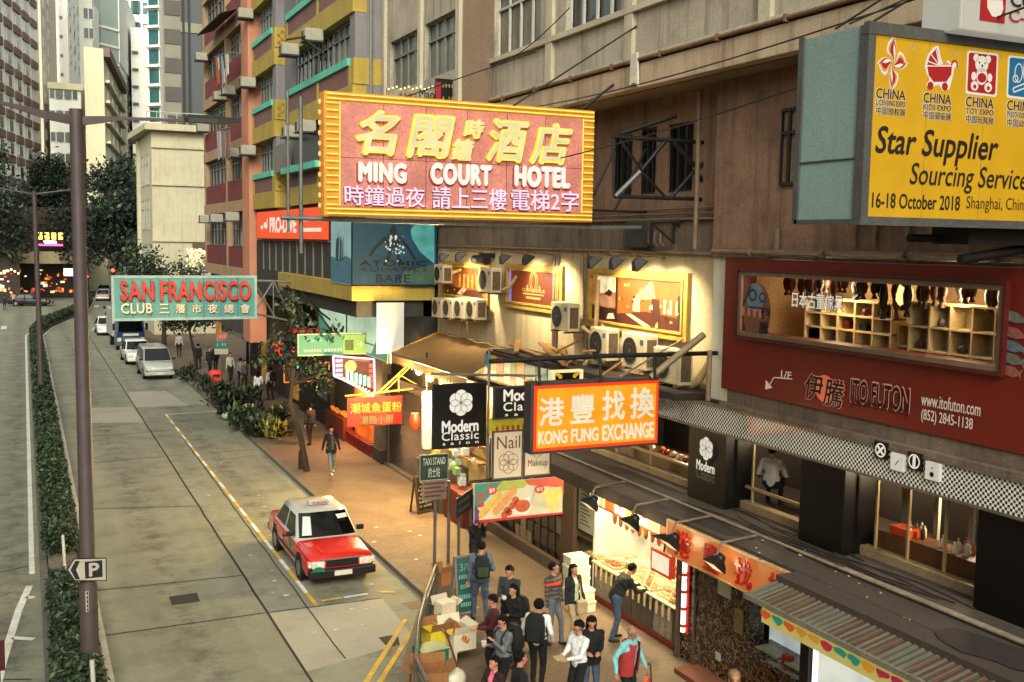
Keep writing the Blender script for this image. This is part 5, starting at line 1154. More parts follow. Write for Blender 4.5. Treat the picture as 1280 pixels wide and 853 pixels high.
f = FY(33.25); t = sign('blank_panel', 'blank white lit panel under the yellow fascia', (11, 33.3, 4.9)); r = f.rect(471, 382, 505, 436); f.panel(MB(), r[0], r[1], 4.7, 6.4, -.06, 0).build('panel', emat('blank_white', '#dcd8c4', .62, base='#ddd8c8', var=.06), t, bevel=.01)
t = sign('glass_screen', 'pale green lit glass screen with graffiti marks under the corner', (9.9, 36, 4.6), 'screen'); f = FX(11.2)
f.panel(MB(), -43.5, -33.8, 4.3, 6.3, -.05, 0).build('panel', emat('screen_green', '#bcd8b8', .85, base='#c0d8bc', var=.25, scale=1), t)
f.shape(MB(), [(-43.4, 5.7), (-41, 4.4), (-36, 4.4), (-34.2, 5.9), (-33.9, 4.32), (-43.4, 4.32)], .004).build('painted_wave', emat('screen_teal', '#5cb898', .42, var=.1), t)
tubes('frame_bar', mat('screen_frame', (.5, .48, .33), .6, .2, 3), t, [([f.pt(u, 4.25, .04), f.pt(u, 6.35, .04)], .03) for u in (-43.3, -39, -34)]+[([f.pt(-43.5, v, .05), f.pt(-33.8, v, .05)], .025) for v in (4.75, 6.1)])
# ---- small signs high up
f = FY(27.3); t = sign('black_red_sign', 'small black sign with red left strip above the pink hotel sign', (11.2, 27.3, 12.2)); r = board(f, t, (545, 99, 570, 131), blkface, -.1, 0)
q = f.rect(545, 103, 551, 130); f.panel(MB(), *q, .003, .01).build('red_strip', inkred, t); bars(f, t, (552, 104, 567, 111), mat('sign_khaki', (.5, .46, .28), .6, 0), 1, 4, seed=2); bars(f, t, (552, 120, 567, 127), MATS['sign_khaki'], 1, 4, seed=5)
f = FY(27.8); t = sign('bulb_sign', 'faded white sign edged with small bulbs above the pink hotel sign', (10.3, 27.8, 12)); r = board(f, t, (484, 112, 544, 131), mat('faded_print', (.55, .53, .45), .8, .35, 4), -.1, 0); f.text('Mao', (524, 112, 543, 124), ink, t, bold=.02); mb = MB()
for i in range(12): mb.ell(f.pt(*f.uv(485+5*i, 112-(i % 3)*1.5), .06), .03, .03, .03, 6, 4)
mb.build('bulbs', emat('small_bulb', '#ffe890', 2), t); bars(f, t, (498, 115, 522, 124), mat('sign_rust', (.45, .2, .15), .6, 0), 1, 4, seed=9)
# ---- framed club posters on the lower wall
gold = mat('gilt_moulding', (.70, .56, .26), .4, .2, 4, metal=.35)
f = FX(12.75)
def club(label, rc, seed, build):
    r = f.rect(*rc); t = sign('club_poster', label, (12.75, -(r[0]+r[1])/2, r[2]), 'poster')
    frame(f, t, (r[0]+.13, r[1]-.13, r[2]+.13, r[3]-.13), .13, gold, 0, .09, 'outer_frame'); frame(f, t, (r[0]+.19, r[1]-.19, r[2]+.19, r[3]-.19), .05, gold, 0, .12, 'inner_frame')
    q = (r[0]+.19, r[1]-.19, r[2]+.19, r[3]-.19); build(t, q); rg = random.Random(seed*7)
    for k in range(26 if seed != 2 else 0): a, b, w = rg.random()*.95, rg.random()*.85, rg.uniform(.01, .04); patch_(t, q, [(a, b), (a+w, b+.01), (a+w*.8, b+rg.uniform(.04, .14)), (a+.004, b+.06)], rg.choice(('#f8d070', '#5c2410', '#e8a050', '#fff0c0', '#3c1810')), rg.choice((.3, .6, .8)), .042+.0004*k)
    return t
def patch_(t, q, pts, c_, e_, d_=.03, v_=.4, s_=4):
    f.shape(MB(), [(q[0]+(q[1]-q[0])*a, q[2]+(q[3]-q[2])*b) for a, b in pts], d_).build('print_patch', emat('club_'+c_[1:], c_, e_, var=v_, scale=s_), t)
def pa(t, q):
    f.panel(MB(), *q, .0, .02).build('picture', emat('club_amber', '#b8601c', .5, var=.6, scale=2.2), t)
    patch_(t, q, [(0, 0), (1, 0), (1, .3), (.5, .22), (0, .35)], '#5c2410', .35); patch_(t, q, [(.05, .75), (.4, .95), (.42, .88), (.1, .66)], '#f8d070', .8, .032)
    for k in range(6): patch_(t, q, [(.35+.1*k, .3), (.40+.1*k, .3), (.39+.1*k, .75), (.36+.1*k, .75)], '#f0a040', .75, .034)
    patch_(t, q, [(.3, .05), (.45, .3), (.55, .25), (.42, .02)], '#e8b890', .6, .036)
def pb2(t, q):
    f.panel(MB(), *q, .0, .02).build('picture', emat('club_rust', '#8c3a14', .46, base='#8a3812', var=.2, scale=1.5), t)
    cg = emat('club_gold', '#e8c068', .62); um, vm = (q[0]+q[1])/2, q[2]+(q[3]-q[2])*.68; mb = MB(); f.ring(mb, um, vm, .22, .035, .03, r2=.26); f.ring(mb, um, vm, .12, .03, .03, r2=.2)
    f.panel(mb, um-.42, um-.34, vm-.25, vm-.1, .03, .034); f.panel(mb, um+.34, um+.42, vm-.25, vm-.1, .03, .034); mb.build('emblem', cg, t)
    W_ = q[1]-q[0]; H_ = q[3]-q[2]
    f.text('CLUB AVENUE', (um-W_*.22, um+W_*.22, q[2]+H_*.36, q[2]+H_*.46), cg, t, d=.03, bold=.02, px=False)
    f.panel(MB(), um-W_*.2, um+W_*.2, q[2]+H_*.27, q[2]+H_*.31, .03, .034).build('small_print', cg, t); f.panel(MB(), um-W_*.14, um+W_*.14, q[2]+H_*.14, q[2]+H_*.21, .03, .034).build('small_print', cg, t)
    patch_(t, q, [(0, 0), (.06, 0), (.04, 1), (0, 1)], '#8c84c8', .8, .03)
def pc(t, q):
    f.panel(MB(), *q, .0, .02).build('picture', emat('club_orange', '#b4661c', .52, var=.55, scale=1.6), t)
    patch_(t, q, [(0, 0), (.30, 0), (.30, 1), (0, 1)], '#c88048', .5, .026); patch_(t, q, [(.06, .6), (.28, .66), (.28, 1), (.06, 1)], '#f4e4b0', .8, .03); patch_(t, q, [(0, .02), (.3, .0), (.3, .3), (0, .34)], '#4c2010', .3, .03)
    patch_(t, q, [(.02, .42), (.16, .62), (.22, .6), (.28, .36), (.2, .3), (.04, .34)], '#d89468', .6, .034); patch_(t, q, [(.16, .6), (.2, .72), (.25, .66), (.22, .55)], '#3c1810', .3, .036); patch_(t, q, [(.18, .05), (.28, .08), (.26, .2), (.2, .18)], '#f0dcb0', .7, .036)
    patch_(t, q, [(.3, 0), (1, 0), (1, .25), (.62, .32), (.3, .2)], '#64240c', .36, .028); patch_(t, q, [(.4, .22), (.46, .24), (.68, .02), (.6, .0)], '#e8d8a0', .7, .032); patch_(t, q, [(.5, .62), (.68, .98), (.72, .62), (.6, .55)], '#f0c070', .75, .03)
    patch_(t, q, [(.48, .3), (.56, .3), (.56, .62), (.48, .6)], '#f8d890', .85, .034); patch_(t, q, [(.68, .15), (.76, .15), (.76, .6), (.68, .6)], '#54200c', .34, .034)
    for x in (.8, .86, .92): patch_(t, q, [(x, .32), (x+.03, .32), (x+.025, .6), (x+.005, .6)], '#ffdc90', 1.0, .036)
    patch_(t, q, [(.94, .1), (1, .1), (1, .75), (.94, .7)], '#3c3434', .3, .036); patch_(t, q, [(.285, 0), (.305, 0), (.305, 1), (.285, 1)], '#2c1408', .2, .04)
club('gilt framed club poster of an amber lounge, leftmost, behind an air conditioner', (555, 327, 613, 378), 1, pa)
club('gilt framed rust brown club poster with a golden emblem', (634, 331, 706, 389), 2, pb2)
club('widest gilt framed club poster of a lounge bar beside the white pier', (737, 338, 863, 418), 3, pc)
# floodlights over the posters
fl_m = mat('floodlight_black', (.05, .05, .05), .5, .2, 4)
def flood(label, px, py, aim, watts, lx=11.75, wall=12.72):
    p = gx(px, py, lx); t = sign('floodlight', label, p, 'floodlight', 'floodlights over the club posters')
    d = (Vector(aim)-p).normalized(); q = d.to_track_quat('Z', 'X').to_matrix().to_4x4(); q.translation = p
    mb = MB(); mb.loft([[q @ Vector((sx*s, sy*s2, z)) for sx, sy in ((-1, -1), (1, -1), (1, 1), (-1, 1))] for s, s2, z in ((.05, .05, -.12), (.09, .08, -.08), (.17, .12, .05), (.17, .12, .075))], smooth=False); mb.build('housing', fl_m, t)
    MB().poly([q @ Vector((sx*.15, sy*.10, .077)) for sx, sy in ((-1, -1), (1, -1), (1, 1), (-1, 1))]).build('lens', emat('flood_lens', '#ffe6a8', 5.0), t)
    MB().tube([p-Vector((0, 0, -.05)), p+Vector((0, .25, .2)), Vector((wall, p.y+.5, p.z+.12))], .022, 6).build('arm', rust_m, t)
    ld = bpy.data.lights.new('flood_beam', 'SPOT'); ld.energy = watts*DISP; ld.color = (1.0, .83, .54); ld.spot_size = rad(115); ld.spot_blend = .9; ld.shadow_soft_size = .1
    lo = bpy.data.objects.new('flood_beam', ld); COL.objects.link(lo); lo.parent = t; lo.rotation_euler = (-d).to_track_quat('Z', 'Y').to_euler(); lo.location = d*.12
for lab, px, py in (('floodlight over the left club poster, nearest the corner', 554, 321), ('floodlight over the left club poster, second from the corner', 574, 321), ('floodlight over the middle club poster, left of the pair', 630, 323), ('floodlight over the middle club poster, right of the pair', 659, 324), ('floodlight over the wide club poster, leftmost of three', 741, 327), ('floodlight over the wide club poster, middle of three', 769, 328), ('floodlight over the wide club poster, rightmost of three', 798, 330)):
    p = gx(px, py, 11.75); flood(lab, px, py, (12.75, p.y-.1, 6.9), 700)
mb = MB(); p = gx(600, 325, 12.3); mb.cyl((p.x, p.y-.5, p.z), .14, .9, 14, 'y'); mb.box(p.x, 12.75, p.y-.1, p.y+.1, p.z+.05, p.z+.2); tag(mb.build('camera_housing', fl_m), 'thick black cylinder housing between the club poster floodlights', 'housing')
# ---- red furniture shop front
f = FX(12.42); t = sign('furniture_shop', 'red first floor furniture shop front with a wide lit window of shelves', (12.42, 9, 5.68), 'shop front')
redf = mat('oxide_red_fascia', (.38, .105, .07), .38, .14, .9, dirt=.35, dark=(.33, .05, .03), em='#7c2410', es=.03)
W0 = (-16.25, -10.42, 6.86, 7.92); mb = MB(); wall_open(mb, f, -16.85, 2, 5.68, 8.24, [W0], .3); mb.build('fascia', redf, t)
frame(f, t, W0, .085, mat('window_silver_brown', (.45, .38, .31), .45, .2, 4, metal=.3), -.02, .06, 'window_frame'); frame(f, t, (W0[0]-.09, W0[1]+.09, W0[2]-.09, W0[3]+.09), .05, mat('red_edge', (.3, .06, .04), .5, .2, 4), -.01, .1, 'fascia_edge')
mb = MB(); mb.box(12.72, 12.73, -2, 16.85, 5.68, 6.855); mb.build('backing', redf, t)
room = mat('shop_room_wall', (.72, .58, .40), .8, .2, 1)
mb = MB(); mb.box(14.6, 14.7, 9.5, 16.9, 6.3, 8.2); mb.box(12.75, 14.6, 16.8, 16.9, 6.3, 8.2); mb.box(12.75, 14.6, 9.5, 9.6, 6.3, 8.2); mb.box(12.75, 14.6, 9.6, 16.8, 6.28, 6.38); mb.box(12.75, 14.6, 9.6, 16.8, 8.1, 8.2); mb.build('room_shell', room, t)
shelf = mat('shelf_birch', (.80, .70, .50), .6, .15, 3); shelf_b = mat('shelf_back', (.68, .60, .46), .7, .25, 1.5)
def shelving(x, y0, y1, z0, z1, nc, nr):
    mb = MB(); mb.m(1).box(x+.33, x+.35, y0, y1, z0, z1); mb.m(0)
    for i in range(nc+1): y = y0+(y1-y0)*i/nc; mb.box(x, x+.33, y-.018, y+.018, z0, z1)
    for k in range(nr+1): z = z0+(z1-z0)*k/nr; mb.box(x+.002, x+.328, y0-.018, y1+.018, z-.016, z+.016)
    mb.build('shelf_unit', [shelf, shelf_b], t)
shelving(13.5, 13.55, 15.75, 6.45, 7.52, 5, 4); shelving(13.2, 10.75, 12.85, 6.45, 7.6, 5, 3); shelving(13.62, 12.9, 13.5, 6.45, 7.18, 2, 2)
wares = [mat('ware_iron', (.06, .05, .05), .5, .2, 4), mat('ware_red', (.35, .09, .06), .5, .2, 4), mat('ware_grey', (.3, .29, .26), .6, .2, 4)]
rg = random.Random(12)
for i in range(14):
    u = rg.random(); s = rg.choice((0, 1))
    y = (13.62+.44*rg.randint(0, 4)+.2) if s else (10.8+.42*rg.randint(0, 4)+.2); x = 13.6 if s else 13.3; z = (6.47+.2675*rg.randint(0, 3)) if s else (6.47+.383*rg.randint(0, 2))
    mb = MB()
    if rg.random() < .5: mb.loft([[(x+r_*math.cos(a*.785), y+r_*math.sin(a*.785), z+h_) for a in range(8)] for r_, h_ in ((.03, 0), (.075, .04), (.07, .1), (.03, .13))]); mb.tube([(x, y-.06, z+.1), (x, y, z+.2), (x, y+.06, z+.1)], .008, 5)
    else: mb.box(x-.06, x+.06, y-.08, y+.08, z, z+rg.uniform(.1, .24))
    mb.build('ware', rg.choice(wares), t)
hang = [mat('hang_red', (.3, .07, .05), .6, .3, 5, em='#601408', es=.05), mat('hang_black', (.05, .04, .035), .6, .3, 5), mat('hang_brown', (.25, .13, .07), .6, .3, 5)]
for i in range(40):
    y = 10.6+5.3*i/39+rg.uniform(-.08, .08); x = 12.95+rg.random()*.35; h = rg.uniform(.4, .8) if 12.8 < y < 13.6 else rg.uniform(.28, .48); mb = MB()
    mb.loft([[(x+r_*math.cos(a*1.047), y+r_*math.sin(a*1.047), 8.0-q*h) for a in range(6)] for r_, q in ((.01, 0), (.05, .2), (.08, .45), (.06, .7), (.025, .8), (.06, 1.0))]); mb.build('hanging_ware', rg.choice(hang), t)
for y in (15.2, 13.9, 12.4, 11.2): MB().ell((13.9, y, 7.95), .08, .08, .06, 10, 6).build('lamp', emat('room_lamp', '#ffd890', 8), t)
MB().ell((13.2, 13.0, 7.72), .16, .16, .2, 12, 8).build('paper_lantern', emat('paper_lantern', '#ffd888', 1.6), t)
for y in (14.6, 11.8):
    ld = bpy.data.lights.new('room_light', 'POINT'); ld.energy = 150*DISP; ld.color = (1, .79, .48); ld.shadow_soft_size = .25; lo = bpy.data.objects.new('room_light', ld); COL.objects.link(lo); lo.parent = t; lo.location = Vector((13.2, y, 7.8))-t.location
c = f.uv(947.5, 391); mb = MB(); f.disc(mb, c[0], c[1], .40, .03, 26, r2=.56); mb.build('round_doll_decal', mat('doll_tan', (.44, .27, .19), .6, .2, 4), t)
mb = MB(); f.disc(mb, *f.uv(946, 372), .26, .034, 20, r2=.27); mb.build('doll_face', mat('doll_blue', (.40, .46, .50), .6, .2, 8), t); mb = MB()
f.ring(mb, *f.uv(943, 369), .07, .05, .038); f.ring(mb, *f.uv(955, 372), .06, .04, .038); f.line(mb, f.uv(933, 378), f.uv(940, 358), .06, .038); f.line(mb, f.uv(938, 384), f.uv(958, 386), .04, .038); mb.build('doll_lines', mat('doll_navy', (.12, .17, .22), .6, 0), t)
f.text('伊', f.rect(953, 385, 965, 399), ink, t, d=.04, bold=.02, px=False); f.text('騰', f.rect(951, 402, 963, 417), ink, t, d=.04, bold=.02, px=False)
mb = MB()
for k in range(5): f.disc(mb, *f.uv(931+7*k, 389+1.2*k), .045, .036, 10, r2=.09)
mb.build('doll_fringe', mat('doll_fringe', (.62, .4, .33), .6, 0), t)
f.text('日本古董傢具', f.rect(991, 366, 1057, 388), mat('decal_dark_edge', (.1, .08, .06), .6, 0), t, 'letter_halo', d=.03, bold=.05, px=False); f.text('日本古董傢具', f.rect(992, 367, 1056, 387), wl, t, d=.036, bold=.018, px=False)
pal = emat('fascia_pale_letter', '#e0c8b0', .45); ora = emat('fascia_sun', '#f06a40', .55, base='#e86038')
mb = MB(); f.disc(mb, *f.uv(1031.5, 486), .235, .012, 30); mb.build('sun_disc', ora, t)
hal = emat('fascia_glow', '#d89078', .42)
for s, rc, b in (('伊', (1007, 468, 1030, 501), .03), ('騰', (1030, 474, 1056, 509), .025)): f.text(s, (rc[0]-1, rc[1]-1, rc[2]+1, rc[3]+1), hal, t, 'letter_halo', d=.013, bold=.08, shear=.15); f.text(s, rc, blk, t, d=.018, bold=b, shear=.15)
f.text('ITO FUTON', (1063, 478, 1139, 511), hal, t, 'letter_halo', d=.010, bold=.14); f.text('ITO FUTON', (1064, 480, 1138, 509), blk, t, d=.016, bold=.045)
f.text('Japanese Shop', (1064, 500.5, 1137, 517), blk, t, d=.016, bold=.0, spacing=1.25)
f.text('www.itofuton.com', (1152, 497, 1227, 514), pal, t, bold=.02); f.text('(852) 2845-1138', (1152, 517, 1217, 535), pal, t, bold=.02); f.text('1/F', (977, 464, 990, 473), pal, t, bold=.02)
mb = MB(); f.line(mb, f.uv(991, 474), f.uv(968, 472), .02, .012); f.line(mb, f.uv(968, 472), f.uv(961, 484), .02, .012); f.shape(mb, [f.uv(957, 487), f.uv(958, 475), f.uv(966, 485)], .012); mb.build('arrow', pal, t)
fishc = [mat('koi_grey', (.42, .42, .40), .6, .35, 9), mat('koi_pink', (.55, .33, .28), .6, .3, 9), mat('koi_blue', (.36, .42, .46), .6, .3, 9)]
for k, (y, L_) in enumerate(((393, 30), (413, 30), (430, 28), (446, 26), (462, 22))):
    mb = MB(); a = f.uv(1257, y); b = f.uv(1257+L_, y+L_*.32); d_ = Vector(b)-Vector(a); nrm = Vector((-d_.y, d_.x)).normalized()*.075
    f.shape(mb, [Vector(a)+nrm*.9, Vector(a)+d_*.5+nrm, Vector(a)+d_*.8+nrm*.4, Vector(b)+nrm*1.2, Vector(a)+d_*.9, Vector(b)-nrm*1.2, Vector(a)+d_*.8-nrm*.4, Vector(a)+d_*.5-nrm, Vector(a)-nrm*.9, Vector(a)-d_*.08], .014); mb.build('carp_streamer', fishc[k % 3], t)
# ---- salon icons and pillar sign
f = FX(12.25); t = sign('icon_sign', 'row of four black and white icon tiles on the chequered fascia', (12.25, 13, 4.8))
for k, (x, y, dk2) in enumerate(((1101, 563, 1), (1121.5, 578, 0), (1143.5, 577, 1), (1166, 589.5, 0))):
    c = f.uv(x, y); s = .135; f.panel(MB(), c[0]-s, c[0]+s, c[1]-s, c[1]+s, -.05+.002*k, .004*k+.004).build('tile', blkface if dk2 else emat('tile_white', '#e8e2d4', .5), t, bevel=.004); mb = MB(); d_ = .004*k+.008
    if k == 0: f.ring(mb, *c, .09, .024, d_); f.line(mb, (c[0]-.06, c[1]-.06), (c[0]+.06, c[1]+.06), .04, d_); f.line(mb, (c[0]-.06, c[1]+.06), (c[0]+.06, c[1]-.06), .04, d_+.001)
    if k == 1: f.line(mb, (c[0]-.03, c[1]-.05), (c[0]+.04, c[1]+.04), .016, d_)
    if k == 2: f.ring(mb, *c, .09, .024, d_); f.panel(mb, c[0]-.028, c[0]+.028, c[1]-.085, c[1]+.085, d_-.002, d_)
    if k == 3: f.disc(mb, c[0], c[1]-.045, .04, d_); f.shape(mb, [(c[0]-.025, c[1]+.06), (c[0], c[1]+.035), (c[0]+.025, c[1]+.06)], d_)
    mb.build('icon', wl if dk2 else blkface, t)
f = FX(12.345); t = sign('pillar_sign', 'black salon pillar with small white flower and words', (12.345, 17.2, 3.4)); f.panel(MB(), -17.78, -16.52, LZ+.02, 4.80, -.04, 0).build('panel', blkface, t)
flower(f, t, 883.5, 561, 9, wl, False); f.text('Modern', (871, 577, 894, 590), wl, t, bold=.06); f.text('Classic', (871, 588, 894, 601), mat('dim_letter', (.4, .38, .34), .6, 0), t, bold=.0)
# ================================================================ STREET LEVEL
# pavement build-out with kerb
bl = [(KX+.1, 22.45), (7.94, 21.5), (7.2, 20.0), (6.49, 18.48), (5.9, 16.9), (5.6, 15), (5.5, 10), (KX+.17, 10)]
struct('pavement_buildout', MB().prism([(x, y, -.02) for x, y in bl], (0, 0, PZ+.018)), pav)
mb = MB()
for (x0, y0), (x1, y1) in zip(bl[:6], bl[1:7]):
    d = Vector((x1-x0, y1-y0, 0)).normalized(); s = Vector((-d.y, d.x, 0))*-.15
    mb.prism([(x0, y0, -.02), (x1, y1, -.02), (x1+s.x, y1+s.y, -.02), (x0+s.x, y0+s.y, -.02)], (0, 0, PZ+.03))
struct('kerb_buildout', mb, MATS['kerb_stone'])
def lamp(name, parent, p, watts, col=(1, .72, .36), r=.12, kind='POINT', size=None, rot=None):
    ld = bpy.data.lights.new(name, kind); ld.energy = watts*DISP; ld.color = col
    if kind == 'AREA': ld.shape = 'RECTANGLE'; ld.size, ld.size_y = size
    else: ld.shadow_soft_size = r
    o = bpy.data.objects.new(name, ld); COL.objects.link(o); o.parent = parent; o.location = Vector(p)-base(parent)
    if rot: o.rotation_euler = rot
    return o
# ---- near lamp post with two long arms
lp_m = mat('lamp_post_brown_grey', (.27, .235, .235), .55, .15, 3, metal=.2, streak=.3)
t = thing('street_lamp', 'near grey brown street lamp with two long arms and parking arrow', 'street lamp', (.93, 20.5, .1))
mb = MB(); x0, y0 = .93, 20.5; mb.tube([(x0, y0, .05), (x0, y0, 2.0), (x0, y0, 2.1), (x0-.02, y0, 10.72)], [.165, .16, .135, .115], 16); mb.tube([(x0, y0, .05), (x0, y0, .5)], .19, 16); mb.tube([(x0, y0, 1.55), (x0, y0, 1.6)], .17, 16); mb.build('pole', lp_m, t)
mb = MB(); mb.loft([[(x, y0+sy, z+sz) for sy, sz in ((-.05, -h), (.05, -h), (.05, 0), (-.05, 0))] for x, z, h in ((x0+.08, 10.6, .16), (x0+.4, 10.62, .12), (x0+.8, 10.63, .05), (2.85, 10.66, .05))], smooth=False)
mb.build('arm', lp_m, t)
mb = MB(); mb.loft([[(x, y+sy, z+sz) for sy, sz in ((-.05, -h), (.05, -h), (.05, 0), (-.05, 0))] for x, y, z, h in ((x0-.08, y0, 10.6, .16), (x0-.5, y0-.1, 10.64, .14), (-.2, y0-.2, 10.74, .06), (-1.6, y0-.4, 10.9, .05))], smooth=False); mb.build('arm', lp_m, t)
def head(parent, x, y, z, L, s=1):
    mb = MB(); mb.loft([[(x+s*q*L, y+sy*w, z+sz*h) for sy, sz in ((-1, -.6), (1, -.6), (1, .3), (.5, 1), (-.5, 1), (-1, .3))] for q, w, h in ((0, .06, .05), (.08, .13, .08), (.6, .14, .09), (1, .10, .06))], smooth=False); return mb.build('lamp_head', mat('lamp_head_dark', (.13, .14, .13), .45, .2, 3), parent)
head(t, 2.75, y0, 10.66, 1.0); head(t, -1.5, y0-.4, 10.9, 1.0, -1)
f = FY(20.3); mb = MB(); q = [f.uv(*p) for p in ((84, 712), (92, 698), (133, 697), (133.5, 726), (93, 726))]
pa_t = f.shape(MB(), q, 0, .02).build('parking_plate', mat('plate_black', (.03, .03, .035), .5, .1, 3), t)
cxq, cyq = sum(p[0] for p in q)/5, sum(p[1] for p in q)/5
f.shape(MB(), [(cxq+(a-cxq)*.95, cyq+(b-cyq)*.92) for a, b in q], .024).build('plate_face', mat('plate_white', (.62, .59, .52), .5, .1, 3), pa_t)
q = f.rect(106, 701, 128, 722); nav = mat('plate_navy', (.04, .06, .12), .5, .1, 3); f.panel(MB(), *q, .024, .028).build('blue_square', nav, pa_t); f.text('P', (111, 703, 124, 720), MATS['plate_white'], pa_t, d=.03, bold=.07)
f.shape(MB(), [f.uv(*p) for p in ((88, 712), (94, 701), (100, 701), (95, 712), (100, 724), (94, 724))], .026).build('arrow_chevron', nav, pa_t)
f = FY(20.33); q = f.rect(107, 739, 111, 765); f.panel(MB(), *q, 0, .01).build('number_label', MATS['plate_white'], t)
mb = MB()
for k in range(5): v = q[2]+(q[3]-q[2])*(k+.3)/5; f.panel(mb, q[0]+.015, q[1]-.015, v, v+.03, .01, .014); f.panel(mb, q[0]+.03, q[0]+.045, v-.02, v+.05, .01, .015)
mb.build('lettering', ink, t)
# ---- far lamp post
t = thing('street_lamp', 'farther grey street lamp standing in the long hedge', 'street lamp', (.6, 57.8, .3))
mb = MB(); mb.tube([(.62, 57.8, .2), (.62, 57.8, 3), (.55, 57.8, 10.6)], [.16, .14, .10], 12); mb.build('pole', lp_m, t)
tubes('arm', lp_m, t, [([(.55, 57.8, 10.45), (2.4, 57.8, 10.75)], .05), ([(.55, 57.8, 10.45), (-1.5, 57.8, 10.75)], .05)]); head(t, 2.3, 57.8, 10.75, 1.0); head(t, -1.4, 57.8, 10.75, 1.0, -1)
# ---- plate on a post at the left edge
t = thing('road_sign', 'dark red sign plate on a grey post at the left kerb', 'sign', (-.55, 19, 0)); MB().tube([(-.58, 19, 0), (-.58, 19, 1.4)], .045, 8).build('post', galv, t); MB().box(-.9, -.46, 18.93, 18.96, 1.2, 1.72).build('plate', mat('sign_dark_red', (.25, .05, .06), .5, .2, 3), t)
# ---- traffic signals at the bend
for px, py, y, lab in ((141, 338, 140, 'traffic signal with red lamp beside the blue club sign'), (108, 346, 150, 'traffic signal with amber glow behind the near lamp post')):
    p = gy(px, py, y); t = thing('traffic_signal', lab, 'traffic light', (p.x, y, 0)); MB().tube([(p.x, y, 0), (p.x, y, p.z+.4)], .09, 8).build('pole', iron, t); MB().box(p.x-.25, p.x+.25, y-.3, y-.1, p.z-.8, p.z+.4).build('lamp_case', iron, t); MB().ell((p.x, y-.32, p.z), .24, .08, .24, 10, 6).build('lamp', emat('signal_red', '#ff5a3a', 4), t)
# ---- shutters, pillar and noodle shop under the yellow block
shm = mat('roller_shutter', (.27, .22, .17), .55, .2, 2, metal=.3, dirt=.5)
t = thing('roller_shutter', 'closed brown roller shutter beside the blackboard', 'shutter', (12.2, 34.6, PZ)); mb = MB()
for k in range(38): z = PZ+.08*k; mb.prism([(12.2, 32.4, z), (12.17, 32.4, z+.04), (12.2, 32.4, z+.078)], (0, 4.4, 0))
mb.build('slats', shm, t); MB().box(12.12, 12.4, 32.3, 36.9, 3.17, 3.5).build('shutter_box', mat('shutter_case', (.2, .17, .14), .6, .2, 3), t)
boxes('guide_rail', mat('shutter_rail', (.35, .3, .24), .5, .2, 3), t, [(12.1, 12.29, 32.28, 32.4, PZ, 3.17), (12.1, 12.29, 36.8, 36.95, PZ, 3.17)])
MB().box(12.0, 12.29, 32.3, 36.9, PZ, PZ+.09).build('sill', mat('sill_stone', (.4, .36, .3), .8, .2, 3), t)
t = thing('shop_pillar', 'grey tiled pillar between the roller shutter and the noodle shop', 'pillar', (12.1, 37.5, PZ)); MB().box(11.95, 12.6, 37.0, 38.0, PZ, 6.4).build('shaft', mat('pillar_grey', (.36, .32, .27), .7, .2, 2, streak=.4), t); MB().box(11.9, 12.62, 36.98, 38.02, PZ, PZ+.5).build('base', mat('pillar_base', (.2, .18, .16), .7, .2, 2), t)
t = thing('noodle_shop', 'glowing orange noodle shop entrance beyond the pillar', 'shop', (12.25, 40, PZ)); noodle = emat('noodle_glow', '#e8701c', .55, var=.75, scale=1.6)
MB().box(12.25, 12.32, 38.1, 41.6, PZ, 2.6).build('lit_interior', noodle, t); srm = mat('stool_red', (.42, .1, .05), .5, .3, 5)
for k in range(9):
    y = 38.3+.38*k; st = thing('stool', 'red stool in the row before the glowing noodle shop', 'stool', (12, y+.1, PZ), 'stools before the noodle shop'); MB().box(11.85, 12.15, y-.04, y+.24, PZ+.42, PZ+.47).build('seat', srm, st); boxes('leg', srm, st, [(x, x+.04, q, q+.04, PZ, PZ+.42) for x in (11.87, 12.09) for q in (y-.02, y+.18)])
MB().box(11.8, 12.2, 41.7, 44.6, PZ, PZ+.9).build('counter', mat('stall_counter_red', (.4, .14, .06), .6, .3, 3), t); mb = MB(); rg = random.Random(6)
for k in range(22): MB().ell((11.95+rg.random()*.2, 41.9+rg.random()*2.5, 1.08+rg.random()*.12), .1, .1, .08, 8, 5).build('goods', emat('goods_amber', '#f08a28', .6, var=.7, scale=5), t)
lamp('shop_light', t, (11.5, 40.5, 2.4), 900, (1, .5, .2), .2)
t = thing('dark_shopfront', 'black shop front behind the leaning tree', 'shop front', (12.1, 47, PZ)); MB().box(12.05, 12.28, 44.7, 50.5, PZ, 3.6).build('front', mat('front_black', (.05, .05, .05), .4, .2, 1), t); f = FX(12.04)
boxes('poster', mat('dim_poster', (.3, .3, .3), .6, .5, 6), t, [(12.02, 12.045, 45.2, 46.2, 1.3, 2.7)])
